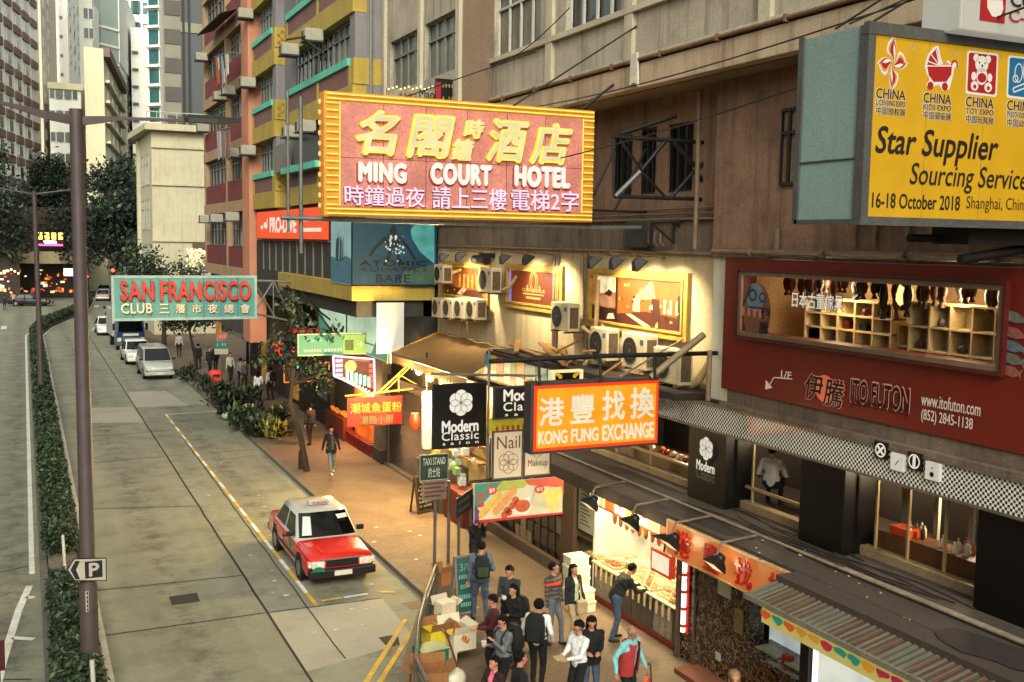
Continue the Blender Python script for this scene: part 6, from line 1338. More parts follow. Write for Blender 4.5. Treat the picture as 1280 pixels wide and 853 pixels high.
# ---- tan awning
can = mat('awning_tan', (.50, .37, .19), .85, .15, 1.2, .2, dirt=.6, dark=(.28, .2, .11), streak=.3)
t = thing('awning', 'sagging tan canvas awning with scalloped valance', 'awning', (12, 29, 4.7)); rows = [(12.72, 5.35, .0), (12.2, 5.22, -.06), (11.6, 5.0, -.05), (11.05, 4.72, 0)]; mb = MB(); ysq = np.linspace(26.6, 33.2, 13)
mb.loft([[(x, y, z+s*math.sin((y-26.6)*2.1)+.03*math.sin(y*5)) for y in ysq] for x, z, s in rows], cap=False, smooth=True, closed=False); mb.build('canvas', can, t, fix=False); mb = MB()
for i in range(24): y = 26.6+.275*i; mb.poly([(11.05, y, 4.72), (11.05, y+.275, 4.72), (11.04, y+.275, 4.48), (11.03, y+.21, 4.40), (11.03, y+.07, 4.40), (11.04, y, 4.48)])
for i in range(7): x = 11.05+.24*i; mb.poly([(x, 33.22, 4.74+.1*i), (x+.24, 33.22, 4.84+.1*i), (x+.24, 33.22, 4.6+.1*i), (x+.12, 33.22, 4.5+.1*i), (x, 33.22, 4.5+.1*i)])
mb.build('valance', can, t, fix=False); tubes('awning_pole', iron, t, [([(11.06, 26.6, 4.7), (11.06, 33.2, 4.7)], .03), ([(11.06, 26.7, 4.7), (12.7, 26.7, 4.3)], .03), ([(11.06, 30.0, 4.7), (12.7, 30.0, 4.3)], .03), ([(11.06, 33.1, 4.7), (12.7, 33.1, 4.3)], .03)], 6)
# ---- canopy slab with planks and rubbish under the posters
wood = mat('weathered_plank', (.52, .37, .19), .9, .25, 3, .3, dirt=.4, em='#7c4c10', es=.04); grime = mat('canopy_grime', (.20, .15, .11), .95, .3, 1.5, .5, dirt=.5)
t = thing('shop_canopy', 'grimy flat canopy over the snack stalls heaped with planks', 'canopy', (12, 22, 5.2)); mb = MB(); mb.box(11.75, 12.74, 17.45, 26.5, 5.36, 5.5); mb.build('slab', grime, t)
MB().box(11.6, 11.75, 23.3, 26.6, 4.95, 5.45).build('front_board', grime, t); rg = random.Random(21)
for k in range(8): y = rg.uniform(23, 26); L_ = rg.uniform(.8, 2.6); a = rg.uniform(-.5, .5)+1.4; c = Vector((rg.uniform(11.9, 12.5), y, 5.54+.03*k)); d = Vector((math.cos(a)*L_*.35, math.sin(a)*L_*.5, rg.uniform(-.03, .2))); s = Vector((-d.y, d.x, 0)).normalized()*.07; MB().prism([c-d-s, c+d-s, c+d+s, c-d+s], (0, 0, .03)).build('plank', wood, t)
tubes('prop', wood, t, [([(11.9, 22.5, 5.5), (12.7, 21.3, 6.4)], .035), ([(11.9, 20.6, 5.5), (12.7, 19.9, 6.3)], .035), ([(11.75, 23.6, 5.5), (12.7, 23, 6.1)], .03), ([(11.8, 21.5, 5.95), (12.7, 21.5, 5.95)], .035)], 6)
# ---- outdoor air conditioner units
acw = mat('ac_casing_cream', (.72, .66, .53), .6, .12, 2, streak=.3, dark=(.4, .32, .22)); acd = mat('ac_fan_dark', (.12, .10, .09), .6, .2, 4); acl = mat('ac_badge_blue', (.16, .30, .42), .5, 0)
def ac(label, x, y, z, w=.85, h=.62, d=.34, name='air_conditioner', bracket=True, face='y'):
    t = thing(name, label, 'air conditioner', (x, y, z), 'outdoor air conditioner units below the club posters'); MB().box(x-d, x, y, y+w, z, z+h).build('casing', acw, t, bevel=.02)
    f = FX(x-d); u = -(y+w*.62); v = z+h*.5; mb = MB(); f.disc(mb, u, v, h*.38, .012, 20); mb.build('fan_grille', acd, t); mb = MB(); f.ring(mb, u, v, h*.2, .015, .018); f.ring(mb, u, v, h*.37, .015, .018); f.disc(mb, u, v, .05, .02, 10)
    mb.build('fan_guard', mat('ac_guard', (.34, .31, .26), .5, .2, 5), t); MB().box(x-d-.008, x-d, y+.08, y+.2, z+h*.72, z+h*.86).build('badge', acl, t)
    g = FY(y); mb = MB(); g.panel(mb, x-d+.05, x-.05, z+.08, z+h-.1, .002, .008); mb.build('side_coil', mat('ac_coil', (.36, .29, .21), .6, .3, 9), t)
    if bracket: mb = MB(); [mb.box(x-d-.04, x+.4, y+q, y+q+.05, z-.05, z-.002) for q in (.1, w-.15)]; mb.build('bracket', rust_m, t)
    return t
for i, lab in enumerate(('air conditioner at the corner end of the row of four', 'second air conditioner from the corner in the row of four', 'third air conditioner from the corner in the row of four', 'air conditioner at the poster end of the row of four')): ac(lab, 12.55, 32.2-.98*i-.5, 5.98+.05*i)
ac('lone air conditioner beside the left club poster, next to the blue diver poster', 12.6, 31.7, 7.1, .8, .6); ac('air conditioner hung in front of the left club poster', 12.5, 27.6, 7.0, .95, .72); ac('air conditioner on a black bracket below the emblem club poster', 12.5, 22.85, 6.28, .95, .7)
ac('air conditioner under the left end of the wide club poster', 12.55, 21.0, 5.75, .8, .75); ac('big air conditioner in the middle under the wide club poster', 12.55, 19.35, 5.72, 1.0, .78); ac('low air conditioner under the right end of the wide club poster', 12.5, 17.95, 5.58, 1.0, .72)
# white ducting
t = thing('duct_hoses', 'loose cream duct hoses hanging beside the emblem poster air conditioner', 'ducting', (12.6, 22.5, 5.5)); tubes('hose', mat('hose_cream', (.72, .62, .44), .7, .15, 4), t, [([(12.5, 22.7, 6.4), (12.6, 22.2, 6.2), (12.68, 22.3, 7.6)], .06), ([(12.4, 22.4, 5.5), (12.6, 21.9, 6.0), (12.7, 22.0, 6.6)], .06), ([(12.5, 27.5, 7.1), (12.6, 27.2, 7.2), (12.68, 27.0, 7.5)], .05), ([(12.6, 18.2, 5.5), (12.5, 17.7, 5.75), (12.7, 17.6, 6.2)], .09)])
# ---- snack counter under the big salon sign
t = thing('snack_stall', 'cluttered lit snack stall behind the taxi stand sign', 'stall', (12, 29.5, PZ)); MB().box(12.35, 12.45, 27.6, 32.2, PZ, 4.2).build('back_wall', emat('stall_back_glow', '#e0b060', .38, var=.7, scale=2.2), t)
MB().box(11.35, 12.3, 29.4, 31.6, PZ, 1.5).build('cabinet', mat('steel_cabinet', (.40, .36, .30), .4, .2, 2, metal=.4), t, bevel=.02); MB().box(11.4, 12.2, 27.7, 29.2, PZ, 1.1).build('counter', mat('stall_counter_red', (.4, .14, .06)), t); rg = random.Random(17)
gm = [emat('stall_item_'+c[1:], c, .42, var=.4, scale=6) for c in ('#e8e0c8', '#d86030', '#8cb868', '#e0b848', '#c8d8d0')]
for k in range(34):
    x, y = rg.uniform(11.5, 12.25), rg.uniform(27.8, 31.8); z = rg.choice((1.12, 1.52, 2.0, 2.5, 2.9)); mb = MB(); s = rg.uniform(.08, .17)
    if rg.random() < .5: mb.box(x-s*.6, x+s*.6, y-s, y+s, z, z+s*1.6)
    else: mb.ell((x, y, z+s), s*.8, s*.8, s, 8, 6)
    mb.build('ware', rg.choice(gm), t, bevel=.0)
boxes('shelf', wood, t, [(11.9, 12.34, 27.7, 31.9, z, z+.04) for z in (1.95, 2.45, 2.85)])
for y, x in ((28.3, 11.2), (31.0, 11.1)):
    mb = MB(); mb.loft([[(x+r_*math.cos(a*.785), y+r_*math.sin(a*.785), 2.75+h_) for a in range(8)] for r_, h_ in ((.1, -.25), (.19, -.1), (.2, .1), (.12, .28))]); mb.build('red_lamp_shade', emat('red_shade', '#e04820', .5, var=.3), t)
for k, (y, x, z) in enumerate(((29.0, 11.3, 4.25), (30.2, 11.3, 4.3), (31.5, 11.4, 4.35), (28.0, 11.3, 4.2))): MB().ell((x, y, z), .13, .13, .18, 10, 8).build('bulb', emat('warm_bulb', '#ffd060', 6), t)
lamp('bulb_light', t, (11.0, 31.6, 4.0), 2300, (1, .68, .28), .2); lamp('bulb_light', t, (11.0, 29.2, 3.9), 2300, (1, .66, .25), .2); lamp('counter_light', t, (11.8, 28.6, 2.6), 40, (1, .8, .5), .2)
f = FY(30.5); t = sign('light_column', 'tall white round ended light box left of the big salon sign', (10.2, 30.5, 3)); r = f.rect(527, 489, 541, 561); MB().loft([[((r[0]+r[1])/2+q*(r[1]-r[0])/2*math.cos(a*.5236), 30.5+q*.15*math.sin(a*.5236), z) for a in range(12)] for q, z in ((.8, r[2]), (1, r[2]+.1), (1, r[3]-.1), (.8, r[3]))]).build('tube', emat('light_column_white', '#e4e4d0', .55, var=.1), t); MB().tube([((r[0]+r[1])/2, 30.5, r[3]), ((r[0]+r[1])/2, 30.6, 5.0)], .03, 6).build('hanger', iron, t)
# ---- blackboard and boards on the pavement
def aboard(label, p, w, h, face_m, edge_m, yaw, name='blackboard', rows=5):
    t = thing(name, label, 'sign board', tuple(p)); M = Matrix.Translation(p) @ Matrix.Rotation(yaw, 4, 'Z'); mb = MB()
    fF = Face(M @ Vector((-w/2, -.18, .02)), M.to_3x3() @ Vector((1, 0, 0)), M.to_3x3() @ Vector((0, .17, h)))
    fF.panel(MB(), .05, w-.05, .08, h-.05, -.02, .012).build('board', face_m, t)
    for a0, a1, b0, b1 in ((0, .05, 0, h), (w-.05, w, 0, h), (.05, w-.05, h-.05, h), (.05, w-.05, .03, .08)): fF.panel(mb, a0, a1, b0, b1, -.025, .02)
    mb.build('frame', edge_m, t); fB = Face(M @ Vector((w/2, .2, .02)), M.to_3x3() @ Vector((-1, 0, 0)), M.to_3x3() @ Vector((0, -.2, h))); mb = MB(); fB.panel(mb, 0, .05, 0, h, -.02, .02); fB.panel(mb, w-.05, w, 0, h, -.02, .02); mb.build('rear_legs', edge_m, t); return t, fF
def scrib(f, t, rows, w, h, m, seed): 
    rg = random.Random(seed); mb = MB()
    for k in range(rows):
        v = h*(.16+.74*k/rows); n = 9
        for i in range(n):
            u = .1+(w-.2)*i/n
            if rg.random() < .85: f.panel(mb, u, u+(w-.2)/n*rg.uniform(.4, .8), v, v+h*rg.uniform(.03, .07), .013, .016)
    mb.build('chalk_writing', m, t)
chalk = mat('chalk_cream', (.66, .60, .45), .9, .3, 8)
p = gz(528, 640, PZ); t, f = aboard('black chalk board on easel legs beside the roller shutter', p, .68, 1.15, mat('board_black', (.07, .065, .06), .8, .3, 4), mat('easel_wood', (.3, .2, .12), .8, .2, 4), .35); scrib(f, t, 7, .68, 1.15, chalk, 4)
p = gz(579, 767, PZ); t, f = aboard('teal chalk board with pale writing behind the railing', p, .52, 1.35, mat('board_teal', (.07, .27, .27), .7, .25, 4, dirt=.4, dark=(.05, .16, .17)), mat('board_frame_grey', (.42, .38, .32), .7, .2, 4), .12, 'teal_board')
tl = mat('chalk_teal', (.36, .56, .50), .9, .2, 8); f.text('3/F', (.12, .40, 1.0, 1.16), tl, t, d=.014, bold=.03, px=False)
for k, (v, u0_, u1_) in enumerate(((.82, .09, .43), (.6, .12, .40), (.38, .08, .42), (.2, .1, .38))): mb = MB(); [f.panel(mb, u0_+(u1_-u0_)*i/6, u0_+(u1_-u0_)*(i+.65)/6, v, v+.09, .013, .016) for i in range(6)]; mb.build('chalk_writing', tl, t)
# ---- taxi stand sign and direction board on posts
post_m = mat('post_grey', (.33, .32, .29), .5, .2, 4, metal=.4)
p = gz(543, 737, PZ); p2 = gz(560, 722, PZ); f = FY(p.y-.06); zT = f.uv(543, 574)[1]
t = thing('taxi_stand_sign', 'dark green taxi stand sign on two grey posts', 'sign', tuple(p)); tubes('post', post_m, t, [([p, (p.x, p.y, zT-.1)], .04), ([p2, (p2.x, p2.y, zT-.75)], .04)], 10)
gs = mat('taxi_green', (.055, .13, .11), .5, .15, 3); r = f.rect(525, 575, 559, 593); f.panel(MB(), r[0], r[1], r[2]-.12, r[3]+.12, 0, .03).build('plate', gs, t, bevel=.006); frame(f, t, (r[0], r[1], r[2]-.12, r[3]+.12), .02, mat('plate_edge', (.4, .42, .38), .5, .1, 3), .0, .035)
rr_ = f.rect(528, 577.5, 556, 583.5); f.text('TAXI STAND', (rr_[0], rr_[1], (r[2]+r[3])/2+.06, r[3]+.06), mat('plate_letter', (.62, .66, .58), .5, .1, 4), t, d=.034, bold=.02, px=False); f.text('的士站', (r[0]+.2, r[1]-.2, r[2]-.07, (r[2]+r[3])/2), MATS['plate_letter'], t, d=.034, bold=.01, px=False)
q = (r[0]+.06, r[1]-.02, r[2]-.62, r[2]-.15); f.panel(MB(), *q, 0, .02).build('notice_plate', mat('notice_buff', (.42, .33, .28), .6, .2, 3), t); mb = MB()
for k in range(4): f.panel(mb, q[0]+.04, q[1]-.05-.1*(k % 2), q[3]-.09-.1*k, q[3]-.05-.1*k, .02, .024)
mb.build('small_print', brn, t)
p3, p4_ = gz(573, 712, PZ), gz(588, 698, PZ); t = thing('direction_board', 'slanting grey direction board on two posts behind the taxi sign', 'sign', tuple(p3)); zq = gy(573, 618, p3.y).z
tubes('post', post_m, t, [([p3, (p3.x, p3.y, zq)], .04), ([p4_, (p4_.x, p4_.y, zq-.15)], .04)], 10); fq = Face((p3.x-.05, p3.y-.07, zq-.55), p4_-p3+Vector((.25, .25, 0)), (0, 0, 1)); fq.panel(MB(), -.25, 1.0, .0, .5, 0, .04).build('board', mat('board_grey', (.22, .21, .2), .6, .2, 3), t, bevel=.008); mb = MB()
for k in range(2):
    for i in range(6): fq.panel(mb, -.1+.15*i, .0+.15*i, .1+.2*k, .2+.2*k, .042, .046)
mb.build('lettering', mat('board_letter', (.4, .39, .35), .6, .2, 4), t)
c = gz(563, 640, 1.55); t = thing('lunch_bag', 'small turquoise plastic bag on the stall cabinet', 'bag', (11.6, 30, 1.5)); MB().ell((11.6, 29.9, 1.6), .2, .22, .13, 10, 6).build('bag', mat('bag_turquoise', (.3, .62, .68), .4, .2, 4), t)
# ---- teal bus-stop like sign, orange bin, cone, bollard, notice
p = gz(276, 495, PZ); t = thing('stop_sign', 'teal and white stop sign with red plate on top', 'sign', tuple(p)); f = FY(p.y-.06); MB().tube([p, (p.x, p.y, f.uv(276, 420)[1])], .04, 8).build('post', galv, t)
for nm, rc, m_ in (('red_plate', (272, 416, 284, 426), mat('stop_red_white', (.66, .36, .30), .6, .5, 5)), ('teal_plate', (268, 426.5, 285, 436), mat('stop_teal', (.10, .40, .35), .5, .2, 3)), ('white_plate', (268, 436.3, 285, 443), mat('stop_white', (.62, .62, .56), .5, .2, 6))): r = f.rect(*rc); f.panel(MB(), *r, 0, .03).build(nm, m_, t)
bars(f, t, (270, 428, 283, 434), MATS['stop_white'], 1, 4, d=.04, seed=3); bars(f, t, (274, 418, 282, 424), MATS['stop_white'], 1, 3, d=.04, seed=4)
p = gz(270, 489, PZ); orange_b = mat('bin_orange', (.80, .20, .07), .45, .1, 3); t = thing('litter_bin', 'bright orange litter bin among the kerbside plants', 'bin', tuple(p)); x, y, z = p
MB().loft([[(x+w*sx, y+w*.8*sy, z+h) for sx, sy in ((-1, -.7), (-.7, -1), (.7, -1), (1, -.7), (1, .7), (.7, 1), (-.7, 1), (-1, .7))] for w, h in ((.25, .05), (.3, .1), (.32, .75))], smooth=False).build('body', orange_b, t); MB().loft([[(x+w*sx, y+w*.8*sy, z+h) for sx, sy in ((-1, -.7), (-.7, -1), (.7, -1), (1, -.7), (1, .7), (.7, 1), (-.7, 1), (-1, .7))] for w, h in ((.34, .78), (.36, .95), (.3, 1.1), (.15, 1.16))], smooth=False).build('hood', orange_b, t); MB().box(x-.18, x+.18, y-.30, y-.27, z+.82, z+.95).build('mouth', ink, t)
p = gz(238, 471, PZ); t = thing('traffic_cone', 'dark red traffic cone at the kerb by the slender tree', 'cone', tuple(p)); MB().tube([p+Vector((0, 0, .04)), p+Vector((0, 0, .9))], [.2, .04], 12).build('cone', mat('cone_dull_red', (.30, .10, .07), .6, .2, 3), t); MB().box(p.x-.27, p.x+.27, p.y-.27, p.y+.27, p.z, p.z+.05).build('base', mat('cone_base', (.1, .08, .08), .8, .2, 3), t)
p = gz(377, 586, PZ); t = thing('bollard', 'small dark red bollard at the foot of the leaning tree', 'bollard', tuple(p)); MB().tube([p, p+Vector((0, 0, .62))], [.13, .11], 12).build('shaft', mat('bollard_red', (.20, .06, .05), .6, .2, 3), t); MB().ell(p+Vector((0, 0, .62)), .12, .12, .06, 12, 6).build('cap', MATS['bollard_red'], t)
p = gz(311, 530, PZ); t = thing('garden_notice', 'small white notice board in the kerbside planting', 'sign', tuple(p)); f = FY(p.y-.03); MB().tube([p, (p.x, p.y, p.z+.9)], .02, 6).build('stake', galv, t); r = f.rect(304, 505, 317, 517); f.panel(MB(), *r, 0, .02).build('plate', mat('notice_white', (.66, .64, .56), .6, .1, 4), t); mb = MB()
for k in range(4): f.panel(mb, r[0]+.04, r[1]-.05, r[3]-.08-.11*k, r[3]-.05-.11*k, .02, .023)
mb.build('small_print', mat('print_grey', (.3, .3, .3), .6, 0), t)
for px, py, lab in ((283, 523, 'white plastic bag at the kerb end of the planting'), (277, 512, 'pale stone block at the kerb beside the planting')): c = gz(px, py, PZ); tag(MB().ell(c+Vector((0, 0, .12)), .22, .18, .16, 10, 7).build('plastic_bag' if 'bag' in lab else 'stone_block', mat('litter_white', (.7, .69, .63), .6, .15, 4)), lab, 'bag' if 'bag' in lab else 'block')
# ---- wall of dark phone panels, pillar, menu, market stall
t = thing('panel_wall', 'dark wall of small framed pictures under the snack banner', 'wall', (12.15, 25, PZ)); MB().box(12.15, 12.4, 22.75, 27.5, PZ, 3.0).build('wall', mat('panel_wall_dark', (.10, .085, .08), .5, .25, 2), t); MB().box(12.0, 12.2, 22.75, 27.5, PZ, PZ+.3).build('plinth', mat('plinth_stone', (.33, .27, .21), .8, .2, 2), t)
f = FX(12.149); rg = random.Random(9); pmm = [mat('mini_dark', (.05, .05, .05), .4, .2, 5), mat('mini_grey', (.26, .24, .22), .4, .5, 9), mat('mini_teal', (.12, .28, .28), .4, .4, 9), mat('mini_pale', (.5, .46, .4), .5, .4, 9)]
for i in range(11):
    for k in range(4):
        u = -27.4+.42*i; v = .6+.52*k; m_ = pmm[1] if rg.random() < .6 else rg.choice(pmm); f.panel(MB(), u, u+.34, v, v+.44, 0, .02).build('picture', m_, t)
mb = MB()
for i in range(12): u = -27.45+.42*i; f.panel(mb, u, u+.035, .45, 2.8, .0, .03)
mb.build('grid_bars', pmm[0], t); f.panel(MB(), -25.6, -24.6, .35, .75, .0, .03).build('pale_notice', pmm[3], t)
t = thing('shop_pillar', 'brown stone pillar at the end of the framed picture wall', 'pillar', (12.2, 22.3, PZ)); MB().box(12.0, 12.6, 22.05, 22.7, PZ, 3.01).build('shaft', mat('pillar_brown', (.30, .22, .165), .7, .25, 4, streak=.3), t); MB().box(11.95, 12.62, 22.0, 22.72, PZ, PZ+.25).build('base', MATS['pillar_base'], t)
t = thing('menu_wall', 'grey green wall with white framed menu between pillar and food stall', 'wall', (12.2, 21.6, PZ)); MB().box(12.15, 12.5, 21.15, 22.04, PZ, 3.0).build('wall', mat('wall_olive', (.36, .34, .24), .7, .2, 2), t); f = FX(12.15); f.panel(MB(), -22.0, -21.25, 1.55, 2.85, 0, .04).build('menu_board', mat('menu_pale', (.58, .60, .52), .5, .1, 4), t); mb = MB(); [f.panel(mb, -21.9, -21.4-.1*(k % 3), 1.7+.09*k, 1.735+.09*k, .04, .044) for k in range(11)]; mb.build('small_print', mat('print_grey', (.3, .3, .3)), t); frame(f, t, (-22.0, -21.25, 1.55, 2.85), .04, blk, 0, .05); f.panel(MB(), -22.0, -21.2, 1.25, 1.35, 0, .06).build('rail', blk, t)
# food stall
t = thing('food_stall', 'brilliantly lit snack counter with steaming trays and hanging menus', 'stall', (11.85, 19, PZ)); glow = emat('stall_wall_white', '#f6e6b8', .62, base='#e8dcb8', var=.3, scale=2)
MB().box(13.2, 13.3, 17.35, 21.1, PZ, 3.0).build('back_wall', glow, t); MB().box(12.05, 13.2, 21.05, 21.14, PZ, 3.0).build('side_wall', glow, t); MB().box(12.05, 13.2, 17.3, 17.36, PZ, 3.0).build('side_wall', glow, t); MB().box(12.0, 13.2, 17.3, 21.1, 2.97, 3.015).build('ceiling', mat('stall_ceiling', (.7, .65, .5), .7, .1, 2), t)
MB().box(11.95, 12.95, 17.5, 20.9, PZ+.02, 1.02).build('counter', mat('counter_front_grey', (.34, .29, .24), .5, .3, 2, dirt=.4), t); MB().box(11.9, 13.0, 17.45, 20.95, 1.021, 1.07).build('counter_top', mat('steel_top', (.72, .66, .50), .3, .15, 3, metal=.3), t, bevel=.01); MB().box(11.93, 11.949, 17.5, 20.9, PZ+.04, PZ+.12).build('kick_strip', mat('strip_dark_red', (.42, .06, .05), .5, .2, 3), t)
f = FX(11.945)
for i, (u, m_) in enumerate(((-20.8, 'mini_pale'), (-19.9, 'mini_grey'), (-19.0, 'mini_grey'), (-18.3, 'mini_pale'))): f.panel(MB(), u, u+.72, PZ+.18, .92, 0, .012).build('front_panel', MATS[m_], t)
rg = random.Random(31); food = [emat('food_'+c[1:], c, .5, var=.5, scale=14) for c in ('#e8b050', '#d87030', '#e8d498', '#b85020', '#f0e0b0', '#d8a838')]
for k in range(13):
    x = 12.0+(k % 3)*.33; y = 17.65+.8*(k//3); MB().box(x, x+.28, y, y+.62, 1.075, 1.12).build('tray', mat('tray_steel', (.62, .56, .42), .3, .1, 4, metal=.5), t); mb = MB()
    for q in range(14): mb.ell((x+.05+rg.random()*.18, y+.06+rg.random()*.5, 1.14), .045, .045, .035, 7, 5)
    mb.build('food', food[k % 6], t)
for yc, x0 in ((17.75, 11.92), (18.75, 11.92)):
    mb = MB(); mb.prism([(x0, yc, 1.08), (x0+.55, yc, 1.08), (x0+.55, yc, 1.48), (x0+.22, yc, 1.48)], (0, .75, 0)); mb.build('glass_case', glassmat('case_glass', '#e8e0b0', .16), t); tubes('case_edge', mat('case_edge', (.78, .70, .42), .4, .1, 4), t, [([(x0, y, 1.08), (x0+.22, y, 1.48), (x0+.55, y, 1.48)], .014) for y in (yc, yc+.75)]+[([(x0+.22, yc, 1.48), (x0+.22, yc+.75, 1.48)], .014)])
    mb = MB(); [mb.ell((x0+.3+.12*rg.random(), yc+.08+.045*q, 1.15), .06, .06, .06, 8, 5) for q in range(14)]; mb.build('food', food[(int(yc*10)) % 6], t)
MB().tube([(12.5, 19.8, 1.08), (12.5, 19.8, 1.3)], .3, 18).build('steam_pan', mat('pan_steel', (.66, .60, .46), .25, .1, 3, metal=.6), t)
f = FX(12.9)
for i in range(9): u = -20.9+.4*i; f.panel(MB(), u, u+.33, 1.75, 2.25+.1*(i % 2), 0, .015).build('menu_card', emat('menu_'+('f0dca0', 'e8a848', 'f4ecd0', 'd8602c')[i % 4], '#'+('f0dca0', 'e8a848', 'f4ecd0', 'd8602c')[i % 4], .62, var=.5, scale=9), t)
f = FX(11.98)
for i in range(8): u = -20.95+.46*i; f.panel(MB(), u, u+.42, 2.42, 2.95, 0, .02).build('header_panel', emat('header_'+('f4d890', 'e87830', 'f4ead0', 'e8c440', 'f4e4b8')[i % 5], '#'+('f4d890', 'e87830', 'f4ead0', 'e8c440', 'f4e4b8')[i % 5], .68, var=.4, scale=6), t)
mb = MB(); [f.disc(mb, -20.3+.5*i, 2.72, .13, .03, 14) for i in range(4)]; mb.build('header_discs', emat('header_red', '#e05020', .55, var=.4, scale=10), t)
f.shape(MB(), [(-21.1, 2.35), (-20.75, 2.3), (-20.6, 2.7), (-20.75, 3.1), (-20.95, 3.15), (-21.05, 2.8)], .06, .03).build('white_cutout', emat('cutout_white', '#f4ecd8', .7), t)
MB().tube([(11.97, 17.4, 2.40), (11.97, 21.05, 2.40)], .02, 6).build('header_rail', mat('rail_red', (.45, .1, .06), .5, .2, 4), t)
for i in range(12): y = 17.7+.27*i; s = .07; mb = MB(); mb.loft([[(12.35+r_*math.cos(a*1.047), y+r_*math.sin(a*1.047), 2.32-h_) for a in range(6)] for r_, h_ in ((.02, 0), (.07, .1), (.05, .3), (.02, .36))]); mb.build('hanging_food', emat('hang_food', '#a85818', .4, var=.6, scale=12), t)
for i in range(14): y = 17.6+.235*i; MB().poly([(11.9, y, 1.02), (11.9, y+.1, 1.02), (11.89, y+.09, .74), (11.89, y+.01, .74)]).build('price_tag', mat('tag_cream', (.78, .70, .5), .7, .2, 9), t, fix=False)
for y in (18.0, 19.2, 20.4): MB().tube([(12.3, y-.5, 2.93), (12.3, y+.5, 2.93)], .025, 8).build('tube_lamp', emat('tube_lamp', '#fff0c8', 7), t)
for y in (18.0, 19.3, 20.5): lamp('tube_light', t, (12.25, y, 2.75), 330, (1, .84, .52), .25)
lamp('front_light', t, (11.4, 19.4, 2.8), 420, (1, .8, .48), .2)
f = FX(11.70); t = sign('red_light_box', 'small red edged light box over the food counter', (11.7, 17.9, 1.8)); r = f.rect(834, 705, 866, 730); r = (-18.1, -17.35, 1.72, 2.2); f.panel(MB(), *r, -.12, 0).build('casing', emat('box_red', '#d83c18', .6), t); f.panel(MB(), r[0]+.06, r[1]-.06, r[2]+.06, r[3]-.06, .001, .006).build('panel', emat('box_cream', '#f8ead0', .8), t); bars(f, t, (838, 709, 862, 726), MATS['box_red'], 2, 5, seed=12); MB().tube([(11.76, -r[0]-.4, 2.2), (11.9, -r[0]-.4, 2.97)], .02, 6).build('hanger', iron, t)
# foam boxes left of the stall
fo = mat('foam_white', (.74, .71, .60), .7, .08, 3)
for i, (x, y, z, w, h) in enumerate(((11.55, 21.0, PZ, .55, .30), (11.57, 21.03, PZ+.31, .5, .28), (11.55, 21.02, PZ+.60, .52, .26), (11.35, 20.35, PZ, .5, .27), (11.34, 20.36, PZ+.28, .48, .25), (11.55, 21.05, PZ+.87, .48, .22))):
    lab = ('lowest foam box in the taller stack beside the food stall', 'second foam box up in the taller stack beside the food stall', 'third foam box up in the taller stack beside the food stall', 'lower foam box of the short stack by the food stall', 'upper foam box of the short stack by the food stall', 'topmost foam box in the taller stack beside the food stall')[i]
    t = thing('foam_box', lab, 'box', (x, y, z), 'foam boxes beside the food stall'); MB().box(x-w/2, x+w/2, y-w*.4, y+w*.4, z, z+h*.72).build('box', fo, t, bevel=.02); MB().box(x-w*.52, x+w*.52, y-w*.42, y+w*.42, z+h*.725, z+h).build('lid', fo, t, bevel=.015)
# ---- marble exchange shop with orange fascia
marb = mat('brown_marble', (.17, .11, .075), .25, .5, 1.6, spec=.6); tn = marb.node_tree; vz = tn.nodes.new('ShaderNodeTexVoronoi'); vz.feature = 'DISTANCE_TO_EDGE'; vz.inputs['Scale'].default_value = 4.5; tcn = tn.nodes.new('ShaderNodeTexCoord'); nw = tn.nodes.new('ShaderNodeTexNoise'); nw.inputs['Scale'].default_value = 3; nw.inputs['Detail'].default_value = 6
vm = tn.nodes.new('ShaderNodeVectorMath'); vm.operation = 'ADD'; tn.links.new(tcn.outputs['Object'], vm.inputs[0]); tn.links.new(nw.outputs['Color'], vm.inputs[1]); tn.links.new(tcn.outputs['Object'], nw.inputs['Vector']); tn.links.new(vm.outputs[0], vz.inputs['Vector'])
mr = tn.nodes.new('ShaderNodeMapRange'); mr.inputs[1].default_value = .0; mr.inputs[2].default_value = .05; mr.inputs[3].default_value = .75; mr.inputs[4].default_value = 0; tn.links.new(vz.outputs['Distance'], mr.inputs[0]); mxn = tn.nodes.new('ShaderNodeMix'); mxn.data_type = 'RGBA'; bsn = tn.nodes['Principled BSDF']; srcn = bsn.inputs['Base Color'].links[0].from_socket
tn.links.new(mr.outputs[0], mxn.inputs[0]); tn.links.new(srcn, mxn.inputs[6]); mxn.inputs[7].default_value = (.42, .27, .15, 1); tn.links.new(mxn.outputs[2], bsn.inputs['Base Color'])
t = thing('exchange_shop', 'brown marble money changer with lit counter window and gold emblem', 'shop', (11.9, 15, PZ)); f = FX(11.9); op = (-15.05, -13.35, 1.18, 2.2); mb = MB(); wall_open(mb, f, -17.28, -13.0, 0, 2.7, [op], .35); mb.build('wall', marb, t); MB().quad((11.9, 17.28, 0), (13.2, 17.28, 0), (13.2, 17.28, 2.7), (11.9, 17.28, 2.7)).build('side_wall', marb, t)
MB().box(11.72, 12.6, 13.3, 15.15, 1.08, 1.16).build('counter_ledge', marb, t, bevel=.01); MB().box(12.5, 12.6, 13.2, 15.2, .9, 2.6).build('back_wall', emat('booth_white', '#d8e4dc', .52, base='#d0d8d0', var=.2), t); boxes('booth_item', mat('booth_teal', (.25, .55, .55), .5, .2, 4), t, [(12.3, 12.49, 14.4, 14.9, 1.75, 2.05), (12.3, 12.48, 13.5, 13.9, 1.6, 1.9)])
